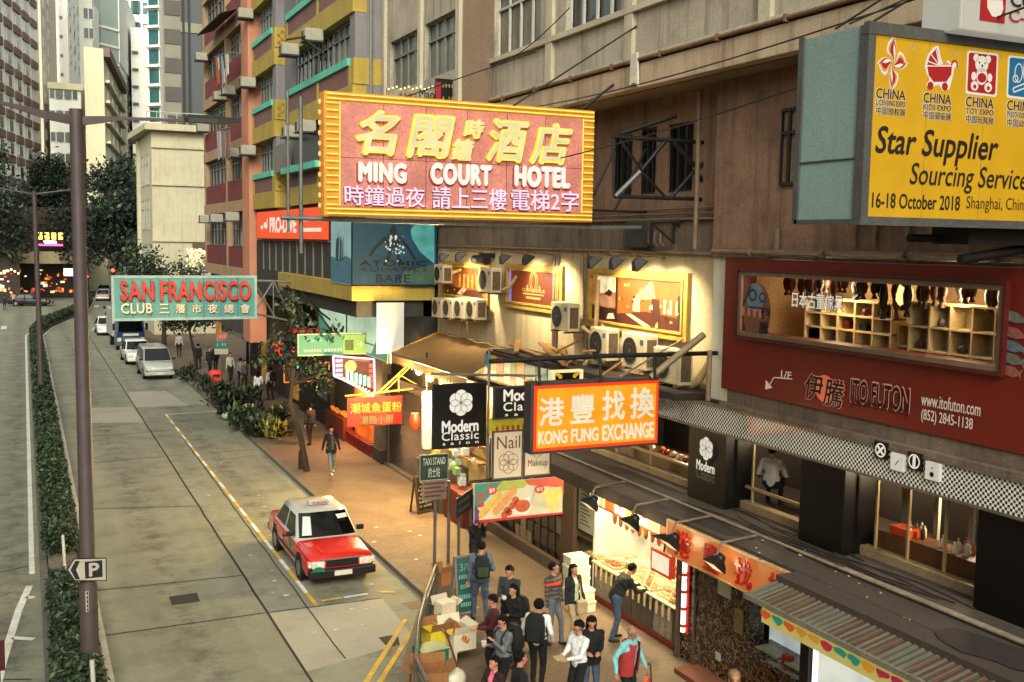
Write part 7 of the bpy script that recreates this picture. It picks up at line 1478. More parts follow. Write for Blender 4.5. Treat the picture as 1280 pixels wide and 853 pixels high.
boxes('cash_tray', mat('tray_pale', (.7, .68, .55), .5, .3, 5), t, [(11.95, 12.25, 14.3, 14.9, 1.162, 1.2), (11.95, 12.25, 13.6, 14.1, 1.162, 1.21)]); MB().box(12.0, 12.15, 14.05, 14.25, 1.162, 1.3).build('red_pouch', mat('pouch_red', (.7, .2, .1), .5, .2, 4), t, bevel=.03); MB().box(11.88, 11.895, 15.6, 16.0, 1.85, 2.35).build('notice', mat('menu_pale', (.58, .60, .52)), t); MB().box(11.87, 11.895, 15.2, 15.45, 1.3, 1.75).build('notice', mat('notice_gold', (.5, .42, .26), .5, .3, 6), t); MB().box(11.88, 11.895, 15.85, 16.0, .55, .7).build('switch_plate', MATS['litter_white'], t)
c = (-14.45, .62); mb = MB(); f.ring(mb, *c, .27, .05, .03, r2=.30); f.ring(mb, *c, .14, .025, .03); [f.line(mb, (c[0]+.13*math.cos(a), c[1]+.13*math.sin(a)), (c[0]+.28*math.cos(a), c[1]+.3*math.sin(a)), .02, .032) for a in np.arange(0, 6.28, .524)]; f.panel(mb, c[0]-.06, c[0]+.06, c[1]-.14, c[1]+.14, .02, .04); mb.build('gold_emblem', mat('brass_emblem', (.45, .32, .14), .4, .3, 6, metal=.6), t)
boxes('pier_edge', mat('steel_edge', (.4, .35, .28), .4, .2, 4, metal=.5), t, [(11.86, 11.899, 16.72, 16.76, PZ, 2.6), (11.8, 11.899, 17.22, 17.285, PZ, 2.6)]); MB().box(11.35, 11.9, 12.6, 16.6, 0, PZ+.10).build('doorstep', mat('step_terracotta', (.42, .22, .13), .8, .2, 2), t); MB().box(11.8, 13.2, 12.7, 12.99, 0, 2.7).build('end_pier', mat('pier_dark', (.06, .05, .045), .4, .2, 2), t)
mb = MB(); mb.tube([(11.8, 17.0, .75), (11.8, 17.0, 2.45)], .05, 10); tb = mb.build('neon_tube', emat('pier_neon', '#fff0e0', 2.2), t); mb = MB(); [mb.tube([(11.8, 17.0, z), (11.8, 17.0, z+.06)], .056, 10) for z in (.85, 1.2, 1.55, 1.9, 2.25)]; mb.box(11.85, 11.88, 16.92, 17.08, .7, 2.5); mb.build('neon_backing', mat('neon_red_back', (.6, .1, .05), .5, .2, 4, em='#c82c10', es=.4), t)
f = FX(11.1); t = sign('exchange_fascia', 'long orange fascia with red characters over the marble money changer', (11.1, 15, 2.6)); r = (-16.6, -12.95, 2.58, 3.2); f.panel(MB(), *r, -.10, 0).build('panel', emat('fascia_orange', '#e8823c', .46, base='#e88a4a', var=.08, scale=.8), t); frame(f, t, r, .03, mat('fascia_cream_edge', (.72, .6, .42), .5, .1, 3), -.10, .015)
rl_ = mat('letter_vermilion', (.55, .06, .03), .5, .1, 4, em='#a81808', es=.12)
for i, ch in enumerate('港豐找換'): u = -16.27+.92*i; f.text(ch, (u, u+.47, 2.64, 3.13), rl_, t, d=.02, bold=.03, depth=.04, px=False)
MB().box(11.2, 13.3, 12.6, 17.3, 2.7, 2.72).build('soffit', mat('dark_soffit', (.10, .09, .08)), t)
def dflood(label, y, z=3.0, x=10.75, hy=0):
    t = sign('floodlight', label, (x, y, z), 'floodlight', 'floodlights along the ledge'); mb = MB(); M = Matrix.Translation((x, y, z)) @ Matrix.Rotation(.7, 4, 'Y'); mb.loft([[M @ Vector((sx*s, sy*s, q)) for sx, sy in ((-1, -1), (1, -1), (1, 1), (-1, 1))] for s, q in ((.06, .12), (.13, .02), (.16, -.06), (.16, -.08))], smooth=False); mb.ell(M @ Vector((0, 0, .1)), .11, .11, .1, 10, 6); mb.build('housing', fl_m, t); MB().tube([(x, y, z+.15), (x+.1, y, z+.35), (11.6, y, LZ+.1)], .025, 6).build('arm', pipe_m, t); MB().poly([M @ Vector((sx*.14, sy*.14, -.082)) for sx, sy in ((-1, -1), (1, -1), (1, 1), (-1, 1))]).build('lens', emat('flood_lens_dim', '#ffe0a8', 1.0), t)
    lo = lamp('flood_beam', t, (x+.08, y, z-.05), 60, (1, .78, .45), .1)
for lab, y in (('black floodlight over the food stall, the farther one', 19.0), ('black floodlight at the left end of the orange fascia', 17.35), ('black floodlight before the first orange fascia character', 15.95), ('black floodlight before the third orange fascia character', 14.55)): dflood(lab, y)
# ---- right hand ledge extension, corrugated roof and bottom right shop
MB().box(10.72, 11.149, -2, 12.93, 3.02, LZ-.012).build('ledge', ledge_m, pb)
cor = mat('corrugated_sheet', (.36, .36, .31), .6, .15, 2, .2, metal=.3, streak=0, dirt=.5, dark=(.30, .19, .12)); t = thing('corrugated_roof', 'corrugated grey sheet roof with rust streaks over the corner snack shop', 'roof', (10.4, 8, 3)); mb = MB(); N_ = 520; sec = []
for i in range(N_+1): y = -2+14.9*i/N_; h = .013*math.sin(y*2*math.pi/.125); sec.append((y, h))
mb.loft([[(10.78, y, 3.20+h) for y, h in sec], [(10.12, y, 3.06+h) for y, h in sec]], cap=False, closed=False, smooth=False); mb.mi = [1 if math.sin((-2+14.9*i/N_)*50.2655) < -.55 and (i//17) % 3 else 0 for i in range(len(mb.mi))]; mb.build('sheet', [cor, mat('sheet_rust', (.33, .22, .15), .8, .3, 3)], t, fix=False); MB().box(10.08, 10.13, -2, 12.92, 3.0, 3.08).build('gutter', mat('gutter_grey', (.46, .44, .38), .6, .2, 3), t); tn = cor.node_tree
t = thing('snack_shop', 'bright white snack shop under the corrugated roof', 'shop', (11.9, 10, PZ)); f = FX(10.2); f.panel(MB(), -12.6, 2, 2.70, 2.99, -.06, 0).build('fascia', emat('fascia_yellow', '#d8c468', .5, base='#d8c468', var=.08), t); rg = random.Random(44); cc = ('#e06428', '#2c9c7c', '#c83048', '#e8a030')
for i in range(26): u = -12.5+.27*i; c_ = cc[rg.choice((2, 2, 0, 1, 3)) if i > 3 else (0, 1, 0, 3)[i]]; pts = [(u+.13*math.cos(a), 2.88+(.11 if rg.random() < .5 else .07)*math.sin(a)*(1 if math.sin(a) < 0 else .3)) for a in np.arange(0, 6.28, .6)]; f.shape(MB(), pts, .006).build('fascia_motif', emat('motif_'+c_[1:], c_, .45, var=.1), t)
MB().box(12.6, 12.7, -2, 12.6, PZ, 2.9).build('back_wall', emat('snack_white', '#eef0e0', .6, base='#e0e0d0', var=.15), t); MB().box(11.1, 12.6, 12.55, 12.69, PZ, 2.9).build('side_wall', MATS['snack_white'], t); boxes('post', mat('pier_dark', (.06, .05, .045)), t, [(10.9, 11.05, 12.3, 12.5, PZ, 2.9), (11.6, 11.7, 10.9, 11.0, PZ, 2.9)]); MB().tube([(10.95, 12.2, .5), (10.95, 12.2, 2.5)], .04, 8).build('neon_tube', MATS['pier_neon'], t)
MB().box(11.5, 12.3, 11.5, 12.2, PZ, 1.25).build('freezer', mat('freezer_white', (.74, .74, .66), .4, .1, 2), t, bevel=.03); MB().box(11.3, 11.4, 6, 10.7, 1.95, 2.4).build('sign_strip', emat('strip_white', '#f0ece0', .6), t); boxes('goods_shelf', mat('shelf_yellow_green', (.55, .58, .25), .5, .4, 6), t, [(11.6, 12.3, 8, 10.6, z, z+.35) for z in (.5, 1.0, 1.5)])
for k in range(8): MB().ell((11.5+.08*(k % 3), 10.9+.06*k, 1.3+.1*(k % 4)), .06, .06, .1, 8, 6).build('bottle', food[k % 6], t)
lamp('shop_light', t, (11.5, 10.5, 2.6), 110, (.95, 1, .85), .3); lamp('shop_light', t, (11.6, 8, 2.6), 110, (.95, 1, .85), .3)
# ---- salon furnishing seen through the windows
rg = random.Random(51); t = thing('salon_counter', 'cluttered salon counter with bottles seen between the black columns', 'counter', (13.2, 12, LZ)); MB().box(13.05, 13.5, 10.6, 13.2, LZ, LZ+.42).build('counter', mat('salon_counter_wood', (.36, .23, .13), .5, .25, 3), t)
bc = [mat('bottle_'+n, c, .3, .1, 4, spec=.6) for n, c in (('cream', (.74, .68, .5)), ('red', (.55, .12, .06)), ('amber', (.6, .35, .1)), ('white', (.75, .74, .68)), ('black', (.06, .05, .05)))]
for k in range(26): x, y = 13.08+rg.random()*.36, 10.65+rg.random()*1.0+(0 if k < 18 else 1.2); h = rg.uniform(.12, .26); MB().tube([(x, y, LZ+.42), (x, y, LZ+.42+h*.7), (x, y, LZ+.42+h*.78), (x, y, LZ+.42+h)], [.035, .035, .015, .015], 8).build('bottle', bc[k % 5], t)
boxes('tray', mat('tray_orange', (.75, .28, .08), .5, .15, 4), t, [(13.1, 13.4, 12.5, 12.95, LZ+.42, LZ+.55)]); boxes('mirror_frame', mat('mirror_pale', (.66, .66, .6), .3, .15, 4), t, [(13.6, 13.66, y, y+.09, LZ+.2, 4.8) for y in (10.8, 11.7, 12.4)]+[(13.6, 13.64, 13.02, 13.2, LZ, 4.8)])
t = thing('salon_shelf', 'low salon counter with bowls behind the first window, left of the pillar sign', 'counter', (13.1, 20, LZ)); MB().box(13.0, 13.6, 18.2, 22.3, LZ, LZ+.4).build('counter', MATS['salon_counter_wood'], t)
for k in range(12): MB().ell((13.1+.2*rg.random(), 18.4+.3*k, LZ+.46), .08, .08, .07, 8, 6).build('bowl', bc[k % 4], t)
for (x, y) in ((13.9, 15.3), (13.9, 11.8), (13.8, 19.8)): MB().ell((x, y, 4.78), .1, .1, .07, 10, 6).build('ceiling_lamp', emat('salon_lamp', '#ffd898', 9), t); lamp('salon_light', t, (x, y, 4.6), 190, (1, .76, .46), .15)
# ---- railing and rubbish on the build-out
rlm = mat('railing_grey', (.36, .36, .33), .5, .25, 5, metal=.4); t = thing('railing', 'grey pedestrian railing round the heap of boxes', 'railing', (7.4, 20, PZ)); path = [(8.32, 21.75), (7.42, 20.0), (6.72, 18.5), (6.1, 16.9), (5.8, 15.0)]
tubes('top_rail', rlm, t, [([(x, y, 1.13) for x, y in path], .04)]); tubes('bottom_rail', rlm, t, [([(x, y, .30) for x, y in path], .03), ([(x, y, .95) for x, y in path], .025)])
for (x0, y0), (x1, y1) in zip(path[:-1], path[1:]):
    MB().tube([(x0, y0, PZ), (x0, y0, 1.14)], .04, 8).build('post', rlm, t); n = int(math.hypot(x1-x0, y1-y0)/.14); mb = MB(); [mb.tube([(x0+(x1-x0)*i/n, y0+(y1-y0)*i/n, .31), (x0+(x1-x0)*i/n, y0+(y1-y0)*i/n, .94)], .011, 5) for i in range(1, n)]; mb.build('bars', rlm, t)
card = mat('cardboard', (.52, .35, .20), .9, .15, 3, .15); cardw = mat('white_card', (.74, .70, .60), .8, .1, 3)
def obox(label, px, py, z, w, l, h, yaw, m, open_=True, name='cardboard_box', tilt=0, flap=None):
    c = gz(px, py, z); M = Matrix.Translation(c) @ Matrix.Rotation(yaw, 4, 'Z') @ Matrix.Rotation(tilt, 4, 'X'); t = thing(name, label, 'box', tuple(c)); mb = MB(); e = .012
    if open_:
        for b in ((-w/2, w/2, -l/2, l/2, 0, e), (-w/2, -w/2+e, -l/2, l/2, e, h), (w/2-e, w/2, -l/2, l/2, e, h), (-w/2+e, w/2-e, -l/2, -l/2+e, e, h), (-w/2+e, w/2-e, l/2-e, l/2, e, h)): mb.box(*b, M=M)
        mb.build('box', m, t); fl = MB()
        for a, (dx, dy) in enumerate(((-1, 0), (1, 0), (0, 1), (0, -1))):
            if dx: p = [Vector((dx*w/2, -l/2, h)), Vector((dx*w/2, l/2, h)), Vector((dx*(w/2+.14), l/2, h+.08)), Vector((dx*(w/2+.14), -l/2, h+.08))]
            else: p = [Vector((-w/2, dy*l/2, h)), Vector((w/2, dy*l/2, h)), Vector((w/2, dy*(l/2+.06), h+.16)), Vector((-w/2, dy*(l/2+.06), h+.16))]
            MB().prism([M @ q for q in p], (0, 0, .006)).build('flap', flap or m, t)
    else: mb.box(-w/2, w/2, -l/2, l/2, 0, h, M=M); mb.build('box', m, t, bevel=.012); MB().box(-w*.515, w*.515, -l*.515, l*.515, h, h+.03, M=M).build('lid', flap or m, t, bevel=.008)
    return t
obox('small brown cardboard box at the foot of the taxi stand post', 553, 730, PZ, .34, .34, .32, .3, card)
obox('brown cardboard box with white flaps at the top of the rubbish heap', 556, 773, .42, .42, .36, .3, .25, card, flap=cardw)
obox('white box with black foot on the rubbish heap', 556, 768, .62, .36, .3, .26, .3, cardw, False)
green = mat('crate_green', (.03, .38, .25), .5, .15, 3); obox('green plastic crate roped shut in the rubbish heap', 538, 832, .5, .55, .46, .34, .1, green, False, 'plastic_crate'); yelb = mat('box_yellow', (.80, .70, .15), .6, .12, 3); obox('yellow cardboard box above the green crate', 546, 803, .5, .5, .4, .3, .15, yelb, True, flap=card)
obox('large flattened brown cardboard box nearest the bottom edge', 536, 858, .45, .66, .5, .34, -.25, card); obox('white foam box with orange scraps inside beside the yellow box', 571, 806, .45, .5, .7, .34, .1, fo, True, 'foam_crate', flap=fo)
obox('white carton underneath the green crate', 545, 836, PZ, .6, .6, .34, .2, cardw, False); obox('brown carton underneath the yellow box', 556, 815, PZ, .6, .5, .3, .1, card, False); obox('low white foam box under the top of the heap', 556, 795, PZ, .5, .5, .28, .2, fo, False, 'foam_crate'); obox('flat white carton under the large brown box', 548, 868, PZ, .7, .6, .3, -.2, cardw, False)
c = gz(571, 800, .62); t = thing('scrap_heap', 'orange packing scraps piled in the white foam box', 'scraps', tuple(c)); rg = random.Random(3)
for k in range(9): MB().box(-.09, .09, -.05, .05, -.02, .02, M=Matrix.Translation(c+Vector((rg.uniform(-.18, .18), rg.uniform(-.25, .25), rg.uniform(.0, .16)))) @ Matrix.Rotation(rg.uniform(0, 3), 4, (rg.random(), rg.random(), rg.random()))).build('scrap', mat('scrap_orange', (.70, .36, .12), .7, .25, 6), t)
a, b_ = gz(577, 850, .2), gz(556, 786, .9); tag(MB().tube([a, b_], .022, 7).build('broom_stick', mat('stick_rust', (.35, .16, .08), .7, .2, 4)), 'reddish stick leaning on the rubbish heap', 'stick')
mb = MB(); c = gz(560, 838, .8); mb.ell(gz(564, 790, .5)+Vector((0, 0, .1)), .2, .18, .16, 10, 7); tag(mb.build('plastic_bag', mat('bag_translucent', (.75, .73, .64), .35, .1, 5)), 'crumpled pale plastic bag between the boxes and the teal board', 'bag')
mb = MB(); mb.ell(gz(566, 858, .35)+Vector((0, 0, .15)), .26, .22, .2, 10, 7); tag(mb.build('plastic_bag', MATS['bag_translucent']), 'white plastic bag at the bottom edge beside the large brown box', 'bag')
# ---- window air conditioners, laundry, awnings on the tall blocks
def wac(label, x, y, z, m=None):
    t = thing('window_air_conditioner', label, 'air conditioner', (x, y, z), 'window air conditioners on the tall blocks'); MB().box(x-.55, x+.1, y, y+.62, z, z+.42).build('casing', m or mat('ac_pale_grey', (.58, .57, .51), .6, .15, 3, streak=.3), t, bevel=.02); f = FX(x-.55); f.panel(MB(), -y-.55, -y-.28, z+.06, z+.36, 0, .012).build('grille', acd, t); MB().box(x-.6, x+.1, y-.02, y+.64, z-.05, z-.004).build('bracket', dkmetal, t)
for lab, px, py in (('window air conditioner at the top of the yellow block, far bay', 315, 17), ('window air conditioner on the second row of the yellow block, far bay', 318, 103), ('window air conditioner on the third row of the yellow block, far bay', 318, 188),
    ('window air conditioner left of the casements on the nearer yellow bay', 372, 62), ('window air conditioner under the upper band of the nearer yellow bay', 402, 44), ('window air conditioner lowest on the nearer yellow bay', 375, 165), ('window air conditioner beside the left edge of the pink hotel sign', 393, 158)): p = gx(px, py, 9.75); wac(lab, 9.72, p.y, p.z-.2)
for lab, px, py in (('window air conditioner hung out on the far edge of the red block', 258, 71), ('window air conditioner below the first beige band of the red block', 293, 113), ('window air conditioner left of that pair on the red block', 282, 120), ('window air conditioner above the lamp head on the red block', 260, 160), ('window air conditioner on the lower middle of the red block', 298, 191),
    ('leftmost of three air conditioners low on the red block', 263, 274), ('middle of three air conditioners low on the red block', 277, 273), ('rightmost of three air conditioners low on the red block', 297, 271)): p = gx(px, py, 9.75); wac(lab, 9.74, p.y, p.z-.2)
t = thing('laundry_rack', 'rack of drying clothes hanging out of the red block', 'laundry', (9.2, 56, 17)); p0_ = gx(284, 66, 8.9); p1_ = gx(268, 72, 9.0); tubes('pole', galv, t, [([p0_, p1_], .03), ([p0_, p0_+Vector((1.2, 0, .1))], .02), ([p1_, p1_+Vector((1.1, 0, .1))], .02)])
for k, c_ in enumerate(((.2, .18, .17), (.65, .3, .12), (.75, .73, .68), (.25, .24, .24), (.55, .58, .6), (.07, .07, .07), (.7, .68, .62))): q = p1_.lerp(p0_, (k+.3)/7); h = 1.1+.5*math.sin(k*2.1); MB().prism([q+Vector((0, -.35, 0)), q+Vector((0, .35, 0)), q+Vector((.05, .28, -h)), q+Vector((.03, -.3, -h*.9))], (.05, 0, 0)).build('garment', mat('garment_%d' % k, c_, .9, .15, 4), t)
t = thing('laundry_rack', 'pale garments drying below the lamp head on the red block', 'laundry', (9.2, 55, 12)); p0_ = gx(287, 160, 9.0); p1_ = gx(270, 163, 9.0); MB().tube([p0_, p1_], .03, 6).build('pole', galv, t)
for k, c_ in enumerate(((.6, .6, .62), (.5, .4, .36), (.45, .36, .34))): q = p1_.lerp(p0_, (k+.5)/3); MB().prism([q+Vector((0, -.5, 0)), q+Vector((0, .5, 0)), q+Vector((.05, .4, -1.5)), q+Vector((.03, -.45, -1.4))], (.05, 0, 0)).build('garment', mat('garment_b%d' % k, c_, .9, .15, 4), t)
t = thing('window_awning', 'dark sheet awning over the top windows of the red block', 'awning', (9.4, 55, 18.3)); a, b_ = gx(268, 38, 9.75), gx(299, 10, 9.75); MB().prism([a, b_, b_+Vector((-.9, 0, -.35)), a+Vector((-.9, 0, -.35))], (0, 0, .04)).build('sheet', mat('awning_rust_grey', (.3, .25, .21), .8, .3, 3), t); MB().tube([a, a+Vector((-.9, 0, -.35))], .03, 6).build('arm', iron, t)
t = thing('laundry_pole', 'short bamboo pole rack under the nearer yellow band', 'laundry', (9.2, 43, 14)); a = gx(358, 50, 9.0); b_ = gx(381, 46, 9.0); tubes('pole', iron, t, [([a, b_], .04), ([a.lerp(b_, .85), Vector((9.8, b_.y, b_.z-.6))], .04)], 6)
t = thing('dark_balcony', 'dark open balcony recess with grey door left of the hotel sign', 'balcony', (9.7, 41, 11.4)); a = gx(363, 188, 9.72); b_ = gx(402, 168, 9.72); f = FX(9.73); q = f.rect(368, 166, 402, 212); f.panel(MB(), *q, -.1, 0).build('opening_shade', MATS['black_void'], t); q = f.rect(344, 180, 362, 215); f.panel(MB(), *q, -.05, .03).build('door', mat('door_grey', (.42, .40, .38), .7, .1, 2), t); q = f.rect(360, 206, 404, 214); f.panel(MB(), *q, 0, .3).build('ledge', teal, t)  # flat black panel stands in for the shade of the open recess
# ---- overhead wires
for k, (a, b_, lab) in enumerate(((gx(600, 145, 11.0), gx(1260, -40, 10.6), 'upper thin black cable crossing the pale facade'), (gx(580, 222, 10.2), gx(1285, 8, 10.6), 'lower thin black cable crossing the pale facade and terrace'), (gx(712, 10, 11.5), gx(598, 90, 11.5), 'short thick cable hanging from the pale pilaster'))):
    n = 12; pts = [a.lerp(b_, i/n)-Vector((0, 0, .25*math.sin(math.pi*i/n))) for i in range(n+1)]; tag(MB().tube(pts, .014, 5).build('cable', iron), lab, 'cable')
c = gx(792, 88, 11.55); tag(MB().prism([c+Vector((0, -.1, .35)), c+Vector((0, .12, .35)), c+Vector((0, .16, -.3)), c+Vector((0, -.02, -.25)), c+Vector((0, -.16, -.34))], (.05, 0, 0)).build('rag', mat('rag_white', (.72, .70, .64), .9, .15, 5)), 'white rag caught on the edge beam pipe', 'rag')
# ---- buildings of the opposite side of the street (left of the photograph)
op_m = [mat('opposite_render_a', (.55, .52, .45), .9, .12, .4, streak=.5), mat('opposite_render_b', (.46, .44, .42), .9, .12, .4, streak=.5), mat('opposite_render_c', (.6, .5, .42), .9, .12, .4, streak=.5)]
for k, (ya, yb2, h, lab) in enumerate(((-40, -2, 19, 'grey tower block facing the shops, behind the camera'), (-1.5, 28, 17, 'beige block facing the money changer across the street'), (28.5, 58, 20, 'grey block facing the club sign across the street'), (58.5, 78, 16, 'tan block facing the cream corner building'))):
    t = thing('opposite_block', lab, 'building', (-17, ya, 0)); MB().box(-30, -17, ya, yb2, 0, h).build('wall', op_m[k % 3], t); f = Face((-17, ya, 0), (0, 1, 0), (0, 0, 1)); L_ = yb2-ya
    for z in np.arange(5.5, h-3, 3.1):
        for u in np.arange(2, L_-2.5, 5.2): f.panel(MB(), u, u+2.4, z, z+1.6, .0, .06).build('window', glass_mid, t)
    f.panel(MB(), .5, L_-.5, .3, 3.2, 0, .08).build('shop_front', emat('opposite_shop_glow', '#e8b070', .6, var=.6, scale=.5), t)
# ================================================================ VEHICLES (front towards -y before turning)
tyre = mat('tyre', (.055, .055, .055), .85, .2, 6); hub = mat('wheel_cover', (.50, .50, .49), .35, .15, 6, metal=.6); vglass = mat('car_glass', (.035, .042, .045), .06, .3, 1.5, spec=.8)
blackp = mat('black_trim', (.045, .045, .045), .5, .15, 5); lens = mat('headlamp_glass', (.80, .79, .72), .12, .2, 12, spec=.8); amberl = mat('amber_lens', (.75, .30, .06), .2, .1, 6); platew = mat('number_plate', (.72, .70, .62), .5, .1, 5); redl = emat('tail_lamp', '#ff3018', 1.6)
def car(label, loc, yaw, st, cab, m_body, m_roof, name='car', wheels=(-1.4, 1.3), wr=.31, grille=True, cat='car', tail=0, hood_m=None):
    t = thing(name, label, cat, (0, 0, 0)); W = max(s[1] for s in st); mb = MB()
    def sec(y, w, zb, zs): 
        q = [(.88, zb), (.97, zb+.08), (1, zb+.2), (1, zs-.2), (.985, zs-.10), (.95, zs-.03), (.86, zs), (.4, zs+.02)]
        return [(w*x, y, z) for x, z in q]+[(-w*x, y, z) for x, z in q[::-1]]
    mb.loft([sec(*s) for s in st]); mb.build('body', m_body, t)
    yb0, yb1, zb, yr0, yr1, zr, wb, wr_ = cab; ring = lambda y0, y1, z, w, k=.06: [(-w, y0+k, z), (-w*.5, y0, z), (w*.5, y0, z), (w, y0+k, z), (w, y1-k, z), (w*.5, y1, z), (-w*.5, y1, z), (-w, y1-k, z)]
    MB().loft([ring(yb0, yb1, zb-.03, wb), ring(yr0, yr1, zr-.06, wr_), ring(yr0+.08, yr1-.08, zr-.01, wr_*.92), ring(yr0+.4, yr1-.4, zr+.01, wr_*.6)]).build('cabin', m_roof, t)
    h0, h1 = .10, .90; zl, zh = zb+(zr-.09-zb)*h0, zb+(zr-.09-zb)*h1
    def L(a, b, h): return a+(b-a)*h
    def pane(nm, *ps):
        mb = MB(); [mb.poly(q) for q in ps]; mb.build(nm, vglass, t, fix=False)
    for sgn, a, b in ((-1, yb0, yr0), (1, yb1, yr1)):
        k = .06; o = sgn*.014; ra = [(x, a-sgn*kk+o, zb-.03+.02) for x, kk in ((-wb+.05, k), (-wb*.5, 0), (wb*.5, 0), (wb-.05, k))]; rb_ = [(x, b-sgn*kk+o, zr-.06) for x, kk in ((-wr_+.03, k), (-wr_*.5, 0), (wr_*.5, 0), (wr_-.03, k))]
        A_ = [tuple(L(p[i], q[i], h0) for i in range(3)) for p, q in zip(ra, rb_)]; B_ = [tuple(L(p[i], q[i], .97) for i in range(3)) for p, q in zip(ra, rb_)]
        pane('windscreen' if sgn < 0 else 'rear_window', *[[A_[i], A_[i+1], B_[i+1], B_[i]] for i in range(3)])
    n = 2 if (yb1-yb0) < 3 else 3
    for s in (-1, 1):
        for i in range(n):
            f0, f1 = (i+.06)/n, (i+.94)/n; A0, A1 = L(yb0+.12, yb1-.12, f0), L(yb0+.12, yb1-.12, f1); B0, B1 = L(yr0+.12, yr1-.1, f0), L(yr0+.12, yr1-.1, f1); xa, xb = s*(L(wb, wr_, h0)+.012), s*(L(wb, wr_, h1)+.012)
            pane('side_window', [(xa, L(A0, B0, h0), zl), (xa, L(A1, B1, h0), zl), (xb, L(A1, B1, h1), zh), (xb, L(A0, B0, h1), zh)])
        for yw in wheels:
            w_ = thing('wheel', None, None, (s*(W-.19), yw, wr)); w_.parent = t; mb = MB(); mb.cyl((s*(W-.19), yw, wr), wr, s*.20, 22, 'x'); mb.build('tyre', tyre, w_); MB().cyl((s*(W+.005), yw, wr), wr*.62, s*.012, 18, 'x').build('rim', hub, w_)
            mb = MB(); mb.cyl((s*(W-.02), yw, wr+.02), wr*1.2, s*.024, 22, 'x'); mb.build('wheel_arch', blackp, t)
        yd = [L(yb0, yb1, q) for q in ((.1, .52, .95) if n == 2 else (.05, .4, .95))]; mb = MB()
        for y in yd: mb.box(s*W, s*(W+.004), y-.008, y+.008, .32, zb-.06)
        mb.build('door_seam', blackp, t); boxes('door_handle', blackp, t, [(s*W, s*(W+.03), y-.16, y-.03, zb-.2, zb-.16) for y in yd[1:]]); MB().box(s*(W), s*(W+.006), wheels[0]+.45, wheels[1]-.45, .44, .50).build('side_strip', blackp, t)
        MB().box(s*(wb+.02), s*(wb+.22), yb0+.28, yb0+.36, zb+.06, zb+.2).build('mirror', blackp, t, bevel=.03)
    yf = st[0][0]; zf = st[1][3]; w0 = st[1][1]
    boxes('headlamp', lens, t, [(s*w0*.55, s*w0*.93, yf-.03, yf+.12, zf-.22, zf-.05) for s in (-1, 1)], .02)
    if grille: MB().box(-w0*.5, w0*.5, yf-.025, yf+.1, zf-.21, zf-.06).build('grille', blackp, t)
    MB().box(-w0*1.03, w0*1.03, yf-.12, yf+.14, st[1][2]+.06, st[1][2]+.26).build('bumper', blackp if grille else m_body, t, bevel=.03); MB().box(-w0*1.02, w0*1.02, st[-1][0]-.12, st[-1][0]+.1, st[1][2]+.08, st[1][2]+.28).build('bumper', blackp if grille else m_body, t, bevel=.03)
    MB().box(-.22, .22, yf-.135, yf-.122, st[1][2]+.10, st[1][2]+.22).build('number_plate', platew, t)
    yr_ = st[-1][0]; boxes('tail_lamp', redl if tail else mat('tail_lens', (.5, .04, .03), .3, .1, 4), t, [(s*w0*.6, s*w0*.95, yr_-.05, yr_+.02, st[-1][3]-.25, st[-1][3]-.08) for s in (-1, 1)])
    mb = MB(); [mb.box(s*.1, s*.45, yb0-.06, yb0-.045, zb-.005, zb+.012) for s in (-1, 1)]; mb.build('wiper', blackp, t)
    t.location = loc; t.rotation_euler = (0, 0, yaw); return t
SED = [(-2.33, .70, .30, .60), (-2.27, .80, .24, .74), (-1.9, .84, .2, .80), (-1.05, .848, .2, .87), (.3, .848, .2, .90), (1.4, .845, .2, .92), (2.15, .83, .22, .89), (2.32, .76, .3, .84)]
taxi_red = mat('taxi_red', (.68, .075, .04), .22, .06, 2, spec=.6, coat=.7); silver = mat('silver_paint', (.64, .65, .63), .28, .05, 2, metal=.35, coat=.5); whitep = mat('white_car_paint', (.78, .78, .75), .28, .05, 2, coat=.5); darkp = mat('dark_car_paint', (.08, .08, .09), .25, .1, 2, coat=.5)
CAB = (-1.08, 1.62, .88, -.42, 1.02, 1.50, .80, .64)
p = gz(418, 712, 0)
tx = car('red taxi with silver roof parked in the yellow marked bay', (6.87, 26.72, 0), 0, SED, CAB, taxi_red, mat('taxi_roof_silver', (.60, .60, .56), .3, .05, 2, coat=.5), 'taxi', cat='taxi')
def tpart(nm, mb, m, bevel=0): o = mb.build(nm, m, None, bevel); o.parent = tx; return o
tpart('wheel_disc', MB().box(-.001, .001, 0, .001, .3, .301), blackp)
f = Face((0, -2.455, 0), (1, 0, 0), (0, 0, 1)); mb = MB(); f.shape(mb, [(-.62+.17*math.cos(a), .47+.13*math.sin(a)) for a in np.arange(0, 3.3, .3)], .01, .01); tpart('taxi_disc', mb, mat('disc_green', (.05, .38, .28), .4, .1, 5))
for s in (-1, 1):
    tpart('corner_lamp', MB().box(s*.75, s*.83, -2.33, -2.2, .55, .68), lens, .01); g = Face((s*.852, 0, 0), (0, -s*-1, 0), (0, 0, 1))
    tpart('door_crest', MB().box(s*.85, s*.856, -.75, -.3, .55, .80), mat('crest_cream', (.6, .56, .45), .5, .3, 9)); tpart('door_crest_patch', MB().box(s*.857, s*.859, -.66, -.42, .6, .76), mat('disc_green', (.05, .38, .28)))
tpart('roof_sign', MB().box(-.28, .28, -.12, .1, 1.515, 1.63), mat('roof_sign_cream', (.62, .62, .58), .4, .1, 4), .03); tpart('meter_flag', MB().ell((.05, -.70, 1.12), .05, .01, .05, 10, 6), emat('flag_light', '#ff8060', 1.6))
